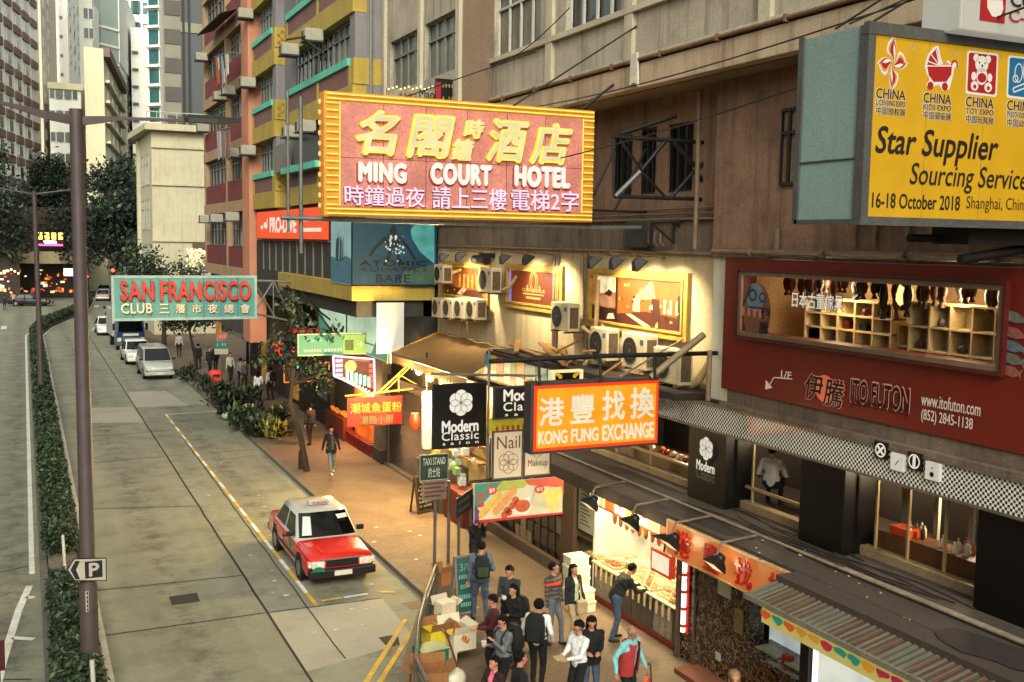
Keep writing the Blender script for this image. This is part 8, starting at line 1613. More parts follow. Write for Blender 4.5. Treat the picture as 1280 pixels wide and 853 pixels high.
tpart('screen_papers', MB().poly([(-.66, -.98, .98), (-.42, -1.01, .98), (-.36, -.62, 1.36), (-.55, -.60, 1.38)]), mat('paper_white', (.72, .74, .72), .7, .1, 4)); tpart('screen_papers', MB().poly([(.30, -.62, 1.36), (.58, -.59, 1.38), (.60, -.68, 1.29), (.34, -.72, 1.27)]), MATS['paper_white']); tpart('bonnet_highlight', MB().poly([(-.42, -2.1, .826), (-.40, -2.1, .826), (-.52, -1.15, .886), (-.54, -1.15, .886)]), mat('crease_highlight', (.75, .25, .18), .3, 0)); tpart('bonnet_chrome', MB().box(-.55, .55, -2.345, -2.30, .70, .728), hub)  # paler bonnet strip is a highlight painted along the crease
def tt(s, r, m, fc): o = fc.text(s, r, m, None, d=.002, px=False, bold=.05); o.parent = tx
tt('TAXI', (-.2, .2, 1.55, 1.61), mat('taxi_letter', (.5, .05, .04), .5, 0), Face((0, -.126, 0), (1, 0, 0), (0, 0, 1))); MATS['plate_dark'] = mat('plate_dark', (.1, .1, .1), .6, 0)
bpy.data.objects.remove([o for o in tx.children if o.name.startswith('wheel_disc')][0])
VAN = [(-2.2, .66, .34, .62), (-2.14, .80, .24, .84), (-1.8, .84, .2, .98), (-1.45, .85, .2, 1.05), (.3, .85, .2, 1.06), (2.1, .845, .22, 1.06), (2.2, .80, .3, 1.0)]
car('silver grey people carrier parked first in the kerbside row', (7.05, 66.6, 0), .02, VAN, (-1.6, 2.18, 1.03, -.75, 2.05, 1.82, .81, .68), silver, silver, 'parked_van', cat='van', grille=False)
car('white saloon parked behind the silver people carrier', (6.72, 74.5, 0), .03, SED, CAB, whitep, whitep, 'parked_car', grille=False)
car('white hatchback moving out beside the blue lorry', (6.3, 96.5, 0), .0, SED, (-1.08, 1.9, .88, -.42, 1.5, 1.48, .80, .64), whitep, whitep, 'parked_car', grille=False)
for (x, y, yaw, mb_, lab, tl_) in ((10.2, 158, 3.0, darkp, 'dark car with red tail lamps queueing at the bend, left', 1), (13.2, 164, 3.0, darkp, 'dark car with red tail lamps queueing at the bend, right', 1), (11.0, 176, 3.0, silver, 'silver car ahead of the queue at the bend', 1), (9.3, 146, 3.0, silver, 'silver car nearest in the queue at the bend, left', 1), (12.1, 149, 3.0, darkp, 'dark car nearest in the queue at the bend, right', 1), (14.4, 182, 3.0, whitep, 'white car far along the queue at the bend', 1), (-6.0, 106, 2.6, whitep, 'white car crossing at the far left', 0), (.5, 136, 1.2, darkp, 'dark car turning in front of the curved canopy shop', 1)):
    car(lab, (x, y, 0), yaw, SED, CAB, mb_, mb_, 'car', grille=False, tail=tl_)
# blue lorry
blue = mat('lorry_blue', (.06, .16, .33), .35, .08, 2, coat=.4); lw = mat('lorry_box_grey', (.62, .62, .58), .5, .1, 1, streak=.3); t = thing('lorry', 'blue cab lorry with pale box body in the kerbside row', 'lorry', (0, 0, 0))
mb = MB(); mb.loft([[(x*.98, y, z) for x, y, z in ((-1, yq, z0), (1, yq, z0), (1.0, yq2, z1), (-1.0, yq2, z1))] for yq, yq2, z0, z1 in ((-2.6, -2.6, .55, 1.35),)]+[[(-.98, -.9, .55), (.98, -.9, .55), (.98, -.9, 1.35), (-.98, -.9, 1.35)]], smooth=False); mb.build('cab', blue, t, bevel=.05)
MB().prism([(-.97, -2.58, 1.352), (-.97, -2.2, 2.32), (-.97, -.9, 2.36), (-.97, -.9, 1.352)], (1.94, 0, 0)).build('cab_top', blue, t, bevel=.05); MB().poly([(-.86, -2.60, 1.40), (.86, -2.60, 1.40), (.78, -2.28, 2.20), (-.78, -2.28, 2.20)]).build('windscreen', vglass, t); boxes('side_window', vglass, t, [(s*.972, s*.978, -2.1, -1.1, 1.5, 2.15) for s in (-1, 1)]); MB().box(-.55, .55, -2.63, -2.601, 1.08, 1.26).build('name_strip', platew, t); MB().box(-.9, .9, -2.63, -2.601, .78, .98).build('grille', mat('lorry_grille', (.3, .32, .33), .5, .2, 4), t); boxes('headlamp', lens, t, [(s*.68, s*.95, -2.64, -2.601, .68, .95) for s in (-1, 1)]); MB().box(-1.0, 1.0, -2.72, -2.5, .38, .62).build('bumper', mat('lorry_bumper', (.30, .31, .31), .5, .1, 3), t, bevel=.03); MB().box(-1.1, 1.1, -.8, 3.6, .9, 2.9).build('cargo_box', lw, t, bevel=.02); MB().box(-.45, .45, -2.6, 3.5, .5, .75).build('chassis', blackp, t); boxes('mirror', blackp, t, [(s*1.05, s*1.25, -2.45, -2.38, 1.5, 2.0) for s in (-1, 1)], .02)
for s in (-1, 1):
    for y in (-1.9, 2.2): w_ = thing('wheel', None, None, (s*.8, y, .42)); w_.parent = t; MB().cyl((s*.72, y, .42), .42, s*.25, 20, 'x').build('tyre', tyre, w_); MB().cyl((s*.975, y, .42), .22, s*.01, 16, 'x').build('rim', hub, w_)
t.location = (6.95, 84.5, 0); t.rotation_euler = (0, 0, .03)
# far bus and motorcycle
t = thing('bus', 'pale bus with teal roof stopped beyond the bend', 'bus', (0, 0, 0)); MB().box(-1.25, 1.25, -5, 5, .4, 3.0).build('body', mat('bus_cream', (.62, .60, .52), .4, .1, 1), t, bevel=.08); MB().box(-1.2, 1.2, -4.9, 4.9, 3.0, 3.25).build('roof', mat('bus_teal', (.2, .5, .5), .4, .1, 2), t, bevel=.06); MB().box(-1.1, 1.1, -5.02, -4.99, 1.5, 2.6).build('rear_window', vglass, t); boxes('tail_lamp', redl, t, [(s*.75, s*1.15, -5.05, -5.0, .8, 1.15) for s in (-1, 1)]); boxes('side_window', vglass, t, [(s*1.25, s*1.26, -4+2*i, -2.4+2*i, 1.5, 2.5) for s in (-1, 1) for i in range(4)])
for s in (-1, 1):
    for y in (-3, 3): MB().cyl((s*1.0, y, .45), .45, s*.26, 16, 'x').build('wheel', tyre, t)
t.location = (13.0, 195, 0); t.rotation_euler = (0, 0, -.12)
p = gz(135, 397, 0); t = thing('motorcycle', 'parked motorcycle at the far end of the kerbside row', 'motorcycle', (0, 0, 0))
for y in (-.62, .62): mb = MB(); mb.tube([(.03*math.cos(q)*0, y+.27*math.cos(q), .3+.27*math.sin(q)) for q in np.linspace(0, 6.283, 17)], .05, 6, False); mb.build('wheel', tyre, t)
MB().loft([[(x*w, y, z+zz*h) for x, zz in ((-1, -1), (1, -1), (1, 1), (-1, 1))] for y, w, z, h in ((-.5, .1, .7, .12), (-.1, .16, .75, .18), (.3, .15, .72, .1), (.75, .12, .8, .06))]).build('body', whitep, t); MB().box(-.13, .13, 0, .6, .80, .88).build('seat', blackp, t, bevel=.03); MB().tube([(-.35, -.35, 1.02), (0, -.45, .98), (.35, -.35, 1.02)], .02, 6).build('handlebar', blackp, t); MB().box(-.2, .2, .6, .95, .85, 1.15).build('top_box', blackp, t, bevel=.03); tubes('fork', hub, t, [([(s*.07, -.62, .3), (s*.07, -.42, .95)], .025) for s in (-1, 1)])
t.location = (p.x, p.y, 0); t.rotation_euler = (0, 0, .2)

# ================================================================ PEOPLE
skin_m = mat('skin', (.62, .43, .33), .55, .06, 6, spec=.4); skin_d = mat('skin_tan', (.52, .36, .27), .55, .06, 6, spec=.4); hair_m = mat('hair_black', (.06, .045, .04), .85, .4, 30, .8, 90, spec=.15); hair_g = mat('hair_grey', (.45, .43, .40), .6, .2, 20); shoe_d = mat('shoe_dark', (.05, .045, .045), .5, .2, 6); shoe_w = mat('shoe_white', (.72, .70, .66), .5, .1, 6); eye_m = mat('eye_dark', (.13, .08, .07), .3, 0); lip_m = mat('lip', (.45, .24, .2), .5, 0)
def cloth(c, k=.14): return mat('cloth_%02x%02x%02x' % tuple(int(v*255) for v in c), c, .9, k, 5, .5, 22)
def ik(a, c, l1, l2, hint):
    d = c-a; L_ = min(d.length, (l1+l2)*.999); d = d.normalized(); c = a+d*L_; q = (l1*l1-l2*l2+L_*L_)/(2*L_); h = math.sqrt(max(0, l1*l1-q*q)); hv = Vector(hint)-d*Vector(hint).dot(d); hv = hv.normalized() if hv.length > 1e-6 else Vector((0, -1, 0)); return a+d*q+hv*h, c
def person(label, pos, yaw, top, bot, H=1.70, lh=(-.25, -.05, .80), rh=(.25, -.05, .80), lf=(-.10, 0, 0), rf=(.10, 0, 0), lean=0.0, head=(0, 0), shoe=None, hair='short', sk=None, vox=.011, sleeve=1, bulk=1.0, stripes=None, under=None, skirt=0, hm=None, coat=0, glasses=0, sit=0, group=None):
    """one continuous body grown from tapered limbs; clothes are its cloth-coloured zones; lh/rh and lf/rf are hand and foot positions"""
    s = H/1.70; sk = sk or skin_m; shoe = shoe or shoe_d; hm = hm or hair_m; t = thing('person', label, 'person', (0, 0, 0), group); caps = []; V3 = lambda q: Vector(q)
    def c(a, b, ra, rb, tg): caps.append((V3(a), V3(b), ra, rb, tg))
    pel = V3((0, 0, .93-sit)); ly = -math.sin(lean); lz = math.cos(lean); up = lambda h, y=0: V3((0, ly*h+y*lz, pel.z+lz*h+y*math.sin(lean)*0))
    che, nk, hd = up(.32), up(.53), up(.655, -.02); B = bulk
    c(pel+V3((-.075, 0, 0)), pel+V3((.075, 0, 0)), .115*B, .115*B, 1); c(pel+V3((0, 0, .04)), che, .135*B, .14*B, 0); c(up(.1)+V3((-.06, 0, 0)), up(.1)+V3((.06, 0, 0)), .11*B, .11*B, 0); c(che+V3((-.085, 0, .04)), che+V3((.085, 0, .04)), .115*B, .115*B, 0); c(up(.45)+V3((-.13, 0, 0)), up(.45)+V3((.13, 0, 0)), .068*B, .068*B, 0); c(up(.45), up(.6, -.005), .06, .052, 2)
    if coat: c(pel+V3((-.07, 0, -coat)), pel+V3((-.05, 0, .1)), .125*B, .12*B, 0); c(pel+V3((.07, 0, -coat)), pel+V3((.05, 0, .1)), .125*B, .12*B, 0)
    for sg, hnd, ft in ((-1, lh, lf), (1, rh, rf)):
        sh = up(.455)+V3((sg*.175*B, 0, 0)); el, wr2 = ik(sh, V3((hnd[0], hnd[1], hnd[2]-sit)), .285, .25, (sg*.35, .8, -.5)); tA = 0; tB = 0 if sleeve else 2
        c(sh, el, .060*B, .047*B, tA); c(el, wr2, .046*(B if sleeve else 1), .033, tB); d = (wr2-el).normalized(); sd_ = d.cross(V3((0, 0, 1))); sd_ = sd_.normalized() if sd_.length > .1 else V3((1, 0, 0)); nn = sd_.cross(d)
        pb_ = wr2+d*.03; pe = wr2+d*.085; c(wr2, pb_, .026, .028, 2); c(pb_-sd_*.018, pe-sd_*.025, .016, .015, 2); c(pb_+sd_*.018, pe+sd_*.025, .016, .015, 2); c(pb_, pe, .018, .017, 2)
        for k, q in enumerate((-.031, -.011, .010, .030)):
            ln = (.034, .042, .040, .030)[k]; m_ = pe+sd_*q+d*ln-nn*.008; c(pe+sd_*q*.9, m_, .0105, .0095, 2); c(m_, m_+d*ln*.6-nn*.022, .0095, .008, 2)
        tb = wr2+d*.03-sd_*sg*.022; c(tb, tb+d*.04-sd_*sg*.03-nn*.01, .013, .011, 2); c(tb+d*.04-sd_*sg*.03-nn*.01, tb+d*.075-sd_*sg*.026-nn*.02, .011, .009, 2)
        hp = pel+V3((sg*.085, 0, -.02)); kn, an = ik(hp, V3((ft[0], ft[1], .085+ft[2])), .43, .42, (sg*.1, -1, 0)); c(hp, kn, .092*B, .062, 1 if not skirt else 1); c(kn, an, .060 if not skirt else .05, .046 if not skirt else .036, 1 if skirt < 2 else 2); c(an+V3((0, .02, -.035)), an+V3((sg*.02, -.15, -.055)), .045, .034, 3)
    if skirt: c(pel+V3((-.05, 0, -.4)), pel+V3((-.04, 0, 0)), .16, .12, 1); c(pel+V3((.05, 0, -.4)), pel+V3((.04, 0, 0)), .16, .12, 1)
    R = Matrix.Rotation(head[0], 3, 'Z') @ Matrix.Rotation(head[1], 3, 'X'); hv = lambda x, y, z: hd+R @ V3((x, y, z))
    c(hv(0, .012, .025), hv(0, -.012, .02), .082, .078, 2); c(hv(0, -.03, -.02), hv(0, -.045, -.062), .062, .044, 2); c(hv(0, -.09, -.002), hv(0, -.103, -.03), .012, .017, 2)
    for sg in (-1, 1): c(hv(sg*.080, .005, .015), hv(sg*.076, .008, -.025), .016, .012, 2)
    mb = MB()
    for a, b, ra, rb, tg in caps:
        n = 10 if max(ra, rb) > .025 else 7; ax = (b-a); ln = ax.length; z = ax.normalized() if ln > 1e-6 else V3((0, 0, 1)); Q = z.to_track_quat('Z', 'Y').to_matrix(); rings = []
        for th in (-1.5, -1.0, -.5, 0): rings.append((a, ra, th))
        for th in (0, .5, 1.0, 1.5): rings.append((b, rb, th))
        mb.loft([[ctr+Q @ V3((r*math.cos(th)*math.cos(6.2832*i/n), r*math.cos(th)*math.sin(6.2832*i/n), r*math.sin(th))) for i in range(n)] for ctr, r, th in rings])
    me = mb.mesh('body', skin_m); ob = bpy.data.objects.new('body', me); COL.objects.link(ob); rm = ob.modifiers.new('r', 'REMESH'); rm.mode = 'VOXEL'; rm.voxel_size = vox; rm.use_smooth_shade = True; sm_ = ob.modifiers.new('s', 'SMOOTH'); sm_.factor = .5; sm_.iterations = 3 if vox < .015 else 1
    m2 = bpy.data.meshes.new_from_object(ob.evaluated_get(bpy.context.evaluated_depsgraph_get())); bpy.data.objects.remove(ob); n = len(m2.polygons); ce = np.empty(n*3, 'f'); m2.polygons.foreach_get('center', ce); ce = ce.reshape(-1, 3); best = np.full(n, 9.); tg_ = np.zeros(n, 'i')
    for a, b, ra, rb, tg in caps:
        a_, b2 = np.array(a), np.array(b); ab = b2-a_; q = np.clip(((ce-a_) @ ab)/max(ab @ ab, 1e-9), 0, 1); dd_ = np.linalg.norm(ce-a_-q[:, None]*ab, axis=1)-(ra+(rb-ra)*q)-(.004 if tg == 0 else 0); k = dd_ < best; best[k] = dd_[k]; tg_[k] = tg
    ms = [top, bot, sk, shoe]
    if stripes: ms += list(stripes); zz = ce[:, 2]; k = (tg_ == 0); band = ((zz*22).astype(int) % 2 == 0) & k; tg_[band] = 4; tg_[k & (zz > 1.27*1) & (zz < 1.33)] = 5
    if under: ms += [None]*(6-len(ms)) if False else []; 
    if under is not None: ms.append(under); ix = len(ms)-1; k = (tg_ == 0) & (np.abs(ce[:, 0]) < .055) & (ce[:, 1] < -.03) & (ce[:, 2] > .9); tg_[k] = ix
    vn = len(m2.vertices); co = np.empty(vn*3, 'f'); m2.vertices.foreach_get('co', co); co = co.reshape(-1, 3); no = np.empty(vn*3, 'f'); m2.vertices.foreach_get('normal', no); no = no.reshape(-1, 3); vt = np.full(vn, 9); lv = np.empty(len(m2.loops), 'i'); m2.loops.foreach_get('vertex_index', lv); lt = np.empty(n, 'i'); m2.polygons.foreach_get('loop_total', lt); np.minimum.at(vt, lv, np.where(np.repeat(tg_, lt) == 2, -1, 0)); x_, y_, z_ = co.T; q_ = sum(map(ord, label)) % 7; w_ = np.sin(26*z_+34*x_+4*np.sin(13*y_+q_)+q_)*np.sin(25*x_-19*z_+14*y_+q_)+.4*np.sin(40*z_-45*x_+30*y_+q_); co += no*(.0055*w_*(vt == 0))[:, None]; m2.vertices.foreach_set('co', co.ravel()); m2.materials.clear(); [m2.materials.append(m_) for m_ in ms]; m2.polygons.foreach_set('material_index', tg_.astype('i')); m2.update(); ob = bpy.data.objects.new('body', m2); COL.objects.link(ob); ob.parent = t
    mb = MB(); [mb.ell(hv(sg*.030, -.086, .012), .0075, .004, .0045, 8, 5) for sg in (-1, 1)]; mb.build('eyes', eye_m, t); MB().tube([hv(-.02, -.090, -.062), hv(0, -.094, -.060), hv(.02, -.090, -.062)], .005, 5).build('lips', lip_m, t)
    if glasses: mb = MB(); [mb.tube([hv(sg*.03+.022*math.cos(a), -.100, .010+.017*math.sin(a)) for a in np.linspace(0, 6.283, 9)], .003, 4, False) for sg in (-1, 1)]; mb.tube([hv(-.012, -.103, .012), hv(.012, -.103, .012)], .003, 4); [mb.tube([hv(sg*.052, -.1, .014), hv(sg*.086, .0, .018)], .003, 4) for sg in (-1, 1)]; mb.build('spectacles', eye_m, t)
    if hair != 'bald':
        mb = MB(); hv2 = MB(); hv2.ell((0, .016, .032), .093, .104, .092, 26, 18); hr = random.Random(label); hv2.v = [tuple(V3(v)*(1+hr.uniform(-.02, .13)*(v[1] > -.03))) for v in hv2.v]; K = [f_ for f_ in hv2.f if (lambda c_: (c_.z > .075 if c_.y < -.05 else (c_.z > .02-.9*c_.y*0+(.03 if c_.y < -.02 else -.03) if c_.y < .03 else c_.z > -.055)))(sum((V3(hv2.v[i]) for i in f_), V3((0, 0, 0)))/len(f_))]
        mb.v = [tuple(hv(*v)) for v in hv2.v]; mb.f = K; mb.mi = [0]*len(K); mb.sm = [True]*len(K)
        if hair == 'long':
            mb.loft([[hv(x*w, y+.008*math.cos(x*9), z) for x in np.linspace(-1, 1, 9)]+[hv(x*w*.9, y+d_, z) for x in np.linspace(1, -1, 9)] for w, y, z, d_ in ((.09, .0, .06, .09), (.098, .01, -.03, .085), (.10, .015, -.12, .08), (.105, .03, -.22, .07), (.08, .04, -.29, .05))])
        if hair == 'bun': mb.ell(hv(0, .11, .03), .05, .05, .05, 10, 8)
        mb.build('hair', hm, t, fix=False)
    elif hm is not hair_m:
        mb = MB(); [mb.ell(hv(sg*.072, .03, -.005), .02, .045, .035, 8, 6) for sg in (-1, 1)]; mb.ell(hv(0, .08, -.015), .06, .02, .035, 8, 6); mb.build('hair', hm, t)
    t.scale = (s, s, s); t.location = pos; t.rotation_euler = (0, 0, rad(yaw)); return t
def at_px(px, py, z=None): return gz(px, py, PZ+.018 if z is None else z)
def backpack(label, pos, yaw, m, H=1.7, w=.30, h=.46, d=.17, lean=0, accent=None):
    s = H/1.7; M = Matrix.Translation(pos) @ Matrix.Rotation(rad(yaw), 4, 'Z') @ Matrix.Scale(s, 4); y = .135+.36*-math.sin(lean); t = thing('backpack', label, 'backpack', tuple(M @ Vector((0, y, 1.0)))); mb = MB(); P_ = [(q, r) for q, r in ((-1, -.8), (-.8, -1), (.8, -1), (1, -.8), (1, .8), (.8, 1), (-.8, 1), (-1, .8))]
    mb.loft([[M @ Vector((w/2*k*a, y+d/2+d/2*b*k2, 1.0+h*z)) for a, b in P_] for z, k, k2 in ((0, .8, .6), (.06, 1, .95), (.5, 1, 1), (.85, .92, .85), (1, .6, .5))]); mb.build('bag', m, t); mb = MB(); mb.loft([[M @ Vector((w*.36*k*a, y+d+.02+.03*b, 1.06+h*.42*z)) for a, b in P_] for z, k in ((0, .85), (.1, 1), (.9, 1), (1, .85))]); mb.build('pocket', accent or m, t)
    for sg in (-1, 1): MB().tube([M @ Vector((sg*.10, y+.02, 1.0+h*.95)), M @ Vector((sg*.115, .0, 1.47)), M @ Vector((sg*.125, -.125, 1.36)), M @ Vector((sg*.14, -.145, 1.2)), M @ Vector((sg*.165, .02, 1.06)), M @ Vector((sg*.12, y+.03, 1.04))], .017, 6).build('strap', m, t)
    return t
blk_c = cloth((.055, .05, .05)); jeans = cloth((.22, .27, .34)); djeans = cloth((.13, .15, .19)); whitec = cloth((.74, .75, .74), .06); greyh = cloth((.36, .37, .37)); maroon = cloth((.24, .06, .07)); khaki = cloth((.62, .54, .40)); navyg = cloth((.16, .17, .18)); tealc = cloth((.42, .66, .66), .08); redv = cloth((.55, .16, .17)); pinkc = cloth((.82, .38, .46)); greyj = cloth((.34, .36, .38))
person('person in a dark open jacket and grey jeans walking towards the taxi', at_px(414, 592), 8, cloth((.07, .07, .075)), greyj, 1.70, lf=(-.09, -.22, 0), rf=(.09, .2, .03), lh=(-.3, .12, .82), rh=(.3, -.1, .82), shoe=shoe_w, coat=.12, under=cloth((.25, .22, .2)), bulk=1.08)
person('person in a white shirt and dark skirt beside the kerb planting, left of two', at_px(323, 504), 150, whitec, blk_c, 1.62, hair='long', skirt=1, vox=.016, lh=(-.2, -.25, 1.0), shoe=shoe_w)
p = at_px(338, 500); person('person in white with a dark rucksack beside the kerb planting, right of two', p, 200, whitec, blk_c, 1.7, vox=.016, lf=(-.1, .1, 0)); backpack('dark rucksack on the person in white beside the kerb planting', p, 200, blk_c)
p = at_px(600, 777); person('tall person in grey hoodie and jeans seen from behind at the teal board', p, 165, cloth((.30, .34, .38)), jeans, 1.80, lf=(-.12, .1, 0), rf=(.12, -.12, 0), lh=(-.2, -.22, 1.05), rh=(.24, -.1, .85), head=(.3, .15), bulk=1.1); backpack('black and green rucksack on the tall person in grey', p, 165, cloth((.07, .075, .07)), 1.8, accent=cloth((.16, .22, .14)))
person('person in black raising both hands to the face under the snack banner', at_px(594, 728), 20, blk_c, blk_c, 1.70, lh=(-.09, -.22, 1.42), rh=(.09, -.22, 1.42), bulk=1.05)
person('person in a dark jacket looking down, farthest of the group eating', at_px(636, 806), -50, navyg, blk_c, 1.68, lh=(-.12, -.3, 1.1), rh=(.14, -.3, 1.1), head=(0, .35), bulk=1.05)
p = at_px(641, 832); person('long haired person in black eating from a white wrapper', p, -70, blk_c, blk_c, 1.64, hair='long', lh=(-.04, -.2, 1.42), rh=(.12, -.25, 1.15), head=(0, .1)); tag(MB().ell(p+Matrix.Rotation(rad(-70), 3, 'Z') @ Vector((-.02, -.25, 1.43)), .05, .05, .05, 8, 6).build('food_wrapper', shoe_w), 'white food wrapper held to the mouth by the long haired person', 'wrapper'); backpack('black shoulder bag on the long haired person in black', p, -70, blk_c, 1.64, .34, .42)
person('person in a maroon hoodie with head bowed in the group eating', at_px(616, 851), -110, maroon, blk_c, 1.68, lh=(-.12, -.28, 1.05), rh=(.1, -.3, 1.08), head=(.2, .4), bulk=1.12, shoe=shoe_w)
p = at_px(628, 884); person('person in a grey hoodie and glasses eating from a white cup', p, -80, greyh, blk_c, 1.70, lh=(-.05, -.30, 1.20), rh=(.09, -.26, 1.30), head=(0, .3), glasses=1, bulk=1.08); backpack('large black rucksack on the person eating from a cup', p, -80, blk_c, 1.7, .34, .5, .2)
q = p+Matrix.Rotation(rad(-80), 3, 'Z') @ Vector((-.03, -.40, 1.20)); t = thing('paper_cup', 'white paper cup held by the person in glasses', 'cup', tuple(q)); MB().tube([q, q+Vector((0, 0, .10))], [.038, .05], 14).build('cup', shoe_w, t); MB().tube([q+Vector((0, 0, .095)), q+Vector((.02, 0, .17))], .006, 5).build('stick', khaki, t)
person('person in a pink top and dark cardigan at the bottom edge', at_px(617, 940), -70, cloth((.14, .06, .05)), blk_c, 1.62, hair='bun', lh=(-.15, -.33, 1.1), rh=(.1, -.3, 1.12), sleeve=1, under=pinkc)
person('person in a black top looking right at the bottom edge', at_px(648, 938), 75, blk_c, blk_c, 1.68, bulk=1.08)
p = at_px(671, 864); person('person in a white shirt and black trousers carrying a black rucksack', p, 140, whitec, blk_c, 1.76, lh=(-.26, -.05, .95), rh=(.25, -.2, 1.02), head=(.5, 0), sleeve=1, lf=(-.08, .05, 0), rf=(.09, -.05, 0)); backpack('black rucksack on the person in the white shirt', p, 140, blk_c, 1.76, .34, .52, .2)
person('person in a striped sweater with an orange chest band and jeans', at_px(690, 805), 25, cloth((.20, .19, .18)), cloth((.33, .36, .38)), 1.74, stripes=(cloth((.34, .31, .28)), cloth((.70, .24, .10))), glasses=1, lf=(-.1, .1, 0), rf=(.1, -.16, 0), bulk=1.08, head=(.25, 0), shoe=shoe_d)
p = at_px(715, 798); person('person in a dark jacket with a long pale scarf and cream trousers', p, 15, cloth((.10, .11, .10)), khaki, 1.60, hair='long', under=cloth((.66, .68, .55)), lf=(-.08, -.1, 0), rf=(.08, .1, 0), rh=(.27, -.1, .88), coat=.03); t = thing('handbag', 'cream shoulder bag on the person with the pale scarf', 'bag', tuple(p)); MB().box(p.x+.02, p.x+.26, p.y-.2, p.y-.08, .72, 1.0).build('bag', khaki, t, bevel=.03); MB().tube([(p.x+.14, p.y-.14, 1.0), (p.x+.1, p.y-.1, 1.36)], .012, 5).build('strap', khaki, t)
person('person in a dark jacket and jeans leaning over the food counter', at_px(768, 800), 80, cloth((.09, .09, .08)), jeans, 1.72, lean=.55, lh=(-.16, -.62, 1.08), rh=(.18, -.60, 1.08), head=(0, .5), bulk=1.12, lf=(-.12, .12, 0), rf=(.12, -.05, 0))
p = at_px(722, 892); person('person in a white shirt reading a paper held in both hands', p, -75, whitec, blk_c, 1.70, lh=(-.10, -.36, 1.08), rh=(.10, -.36, 1.12), head=(0, .35), glasses=1); q = p+Matrix.Rotation(rad(-75), 3, 'Z') @ Vector((0, -.46, 1.12)); tag(MB().prism([q+Vector((-.1, -.09, 0)), q+Vector((.09, -.10, .01)), q+Vector((.10, .10, .03)), q+Vector((-.09, .1, .02))], (0, 0, .006)).build('paper_sheet', khaki), 'buff paper sheet held by the person in the white shirt', 'paper')
person('long haired person in a black hooded top looking down at a phone', at_px(737, 880), -20, blk_c, jeans, 1.64, hair='long', lh=(-.1, -.25, 1.1), rh=(.1, -.25, 1.1), head=(0, .45), bulk=1.08, coat=.05)
p = at_px(782, 894); person('bald older person in a red waistcoat and pale blue shirt with a walking stick', p, 25, tealc, blk_c, 1.66, hair='bald', hm=hair_g, sk=skin_d, lh=(-.36, -.02, .92), rh=(.30, -.22, .86), head=(.1, .35), lean=.12, bulk=1.1)
R_ = Matrix.Translation(p) @ Matrix.Rotation(rad(25), 4, 'Z'); t = [o for o in bpy.data.objects if o.get('label', '').startswith('bald older')][0]; mb = MB()
for sg in (-1, 1):
    ring = lambda z, k, yb_: [Vector((sg*x*k, y, z)) for x, y in ((.055, yb_-.175), (.14, yb_-.15), (.20, yb_-.04), (.19, yb_+.08), (.06, yb_+.15), (0.0, yb_+.155))]
    mb.loft([ring(.80, 1.06, 0.0), ring(1.0, 1.0, -.02), ring(1.25, .98, -.045), ring(1.40, .72, -.06)], cap=False, closed=False)
vest = mb.build('waistcoat', redv, None, fix=False); vest.parent = t
a, b_ = R_ @ Vector((.30, -.30, .88)), R_ @ Vector((.34, -.36, .0)); t = thing('walking_stick', 'dark walking stick in the hand of the bald person', 'walking stick', tuple(b_)); MB().tube([b_, a, a+Vector((.02, .05, .04)), a+Vector((.02, .1, .0))], .014, 7).build('shaft', shoe_d, t)
q = R_ @ Vector((.36, -.2, .5)); t = thing('folded_fan', 'orange round bag hanging at the side of the bald person', 'bag', tuple(q)); mb = MB(); mb.ell(q, .10, .03, .17, 12, 8); mb.build('bag', mat('bag_orange', (.75, .30, .12), .6, .15, 4), t); MB().tube([q+Vector((0, 0, .16)), R_ @ Vector((.30, -.22, .86))], .01, 5).build('strap', shoe_d, t)
person('person with pale curly hair at the bottom edge by the marble shop', at_px(914, 960), -30, khaki, jeans, 1.62, hair='long', hm=mat('hair_sandy', (.50, .38, .25), .6, .25, 20), head=(0, .3))
person('person in a white coat seated with back to the salon window', (13.35, 16.35, LZ), 130, whitec, blk_c, 1.66, sit=.42, lf=(-.12, -.3, 0), rf=(.12, -.3, 0), lh=(-.25, -.25, 1.05), rh=(.25, -.25, 1.05), head=(-.3, .1)); person('hairdresser in black reaching out beside the white coated client', (13.75, 15.6, LZ-.2), -40, blk_c, blk_c, 1.70, hair='long', lh=(-.12, -.35, 1.2), rh=(.45, -.25, 1.15), sleeve=0)
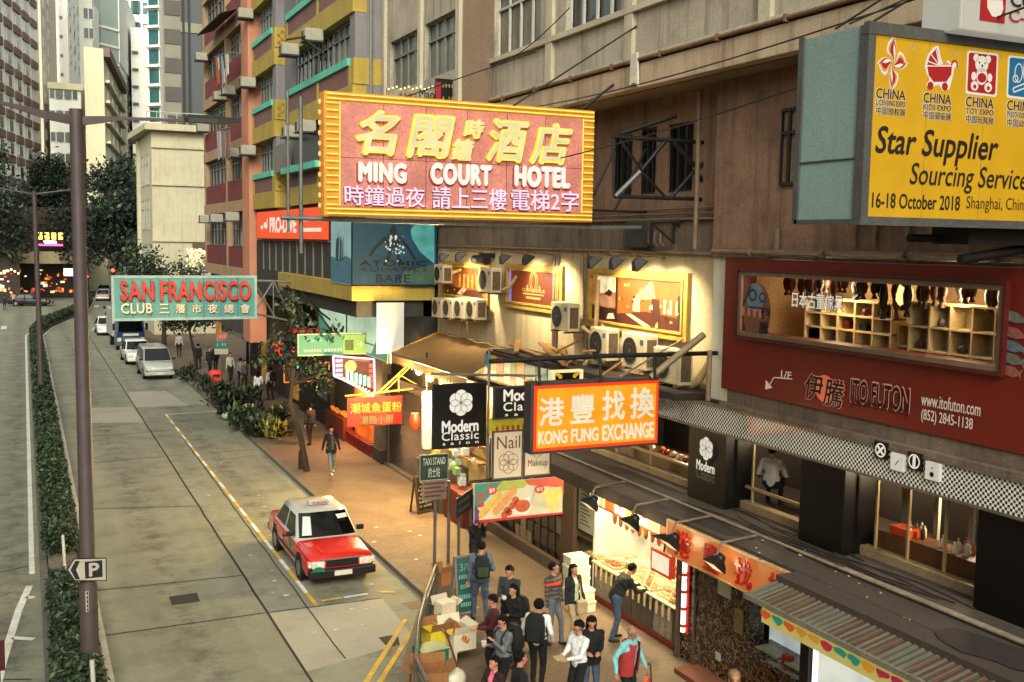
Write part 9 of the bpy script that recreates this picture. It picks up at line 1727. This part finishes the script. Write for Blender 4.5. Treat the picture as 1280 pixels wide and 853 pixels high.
for i, (px, py, yw, c1, c2, lab) in enumerate(((248, 462, 160, (.08, .08, .08), (.07, .07, .08), 'distant person in black under the blue club sign, leftmost'), (262, 468, 20, (.10, .09, .09), (.08, .08, .09), 'distant person in dark clothes between the cone and the stop sign'), (270, 465, 190, (.06, .06, .06), (.06, .06, .06), 'distant tall person in black behind the orange bin'), (288, 478, 10, (.62, .60, .54), (.07, .07, .07), 'distant person in a pale top behind the stop sign'), (301, 484, 170, (.45, .46, .46), (.08, .08, .08), 'distant person in grey behind the large shrub'), (306, 488, 30, (.30, .26, .25), (.10, .1, .1), 'distant person in brown behind the large shrub'), (388, 556, 200, (.10, .09, .09), (.09, .09, .1), 'person in dark clothes beside the leaning tree'), (224, 447, 170, (.6, .58, .55), (.08, .08, .08), 'far person in a pale top beyond the slender tree'))):
    person(lab, at_px(px, py), yw, cloth(c1), cloth(c2), 1.62+.03*(i % 4), vox=.02, lf=(-.09, -.12, 0), rf=(.09, .12, 0))
rg = random.Random(77); crowd = []
for k, (c1, c2) in enumerate((((.62, .60, .56), (.10, .10, .11)), ((.12, .11, .11), (.14, .15, .18)), ((.40, .16, .12), (.1, .1, .1)))): crowd.append((c1, c2))
protos = []; names_ = ('pale topped', 'dark clothed', 'red topped'); spots_ = [(8, 377), (14, 379), (22, 376), (29, 374), (35, 372), (58, 367), (62, 369), (68, 367), (73, 370), (78, 367), (83, 369), (55, 370), (18, 384), (6, 388)]; land = ('left of the far lamp post, nearest the edge', 'left of the far lamp post, second along', 'left of the far lamp post, third along', 'left of the far lamp post, fourth along', 'just left of the far lamp post', 'below the neon board, first', 'below the neon board, second', 'below the neon board, third', 'below the neon board, fourth', 'below the neon board, fifth', 'below the neon board, beside the near lamp post', 'just right of the far lamp post', 'standing nearer at the left kerb', 'standing nearest at the left edge')
for i, (px, py) in enumerate(spots_):
    k = i % 3; lab = 'far %s pedestrian %s' % (names_[k], land[i]); pos = gz(px, py, .0)
    if i < 3: protos.append(person(lab, pos, 40*i, cloth(crowd[k][0]), cloth(crowd[k][1]), 1.66, vox=.035, group='far pedestrians at the bend', lf=(-.1, -.12, 0), rf=(.1, .12, 0)))
    else: copy_tree(protos[k], loc=pos, rz=rg.uniform(0, 6.28), label=lab)
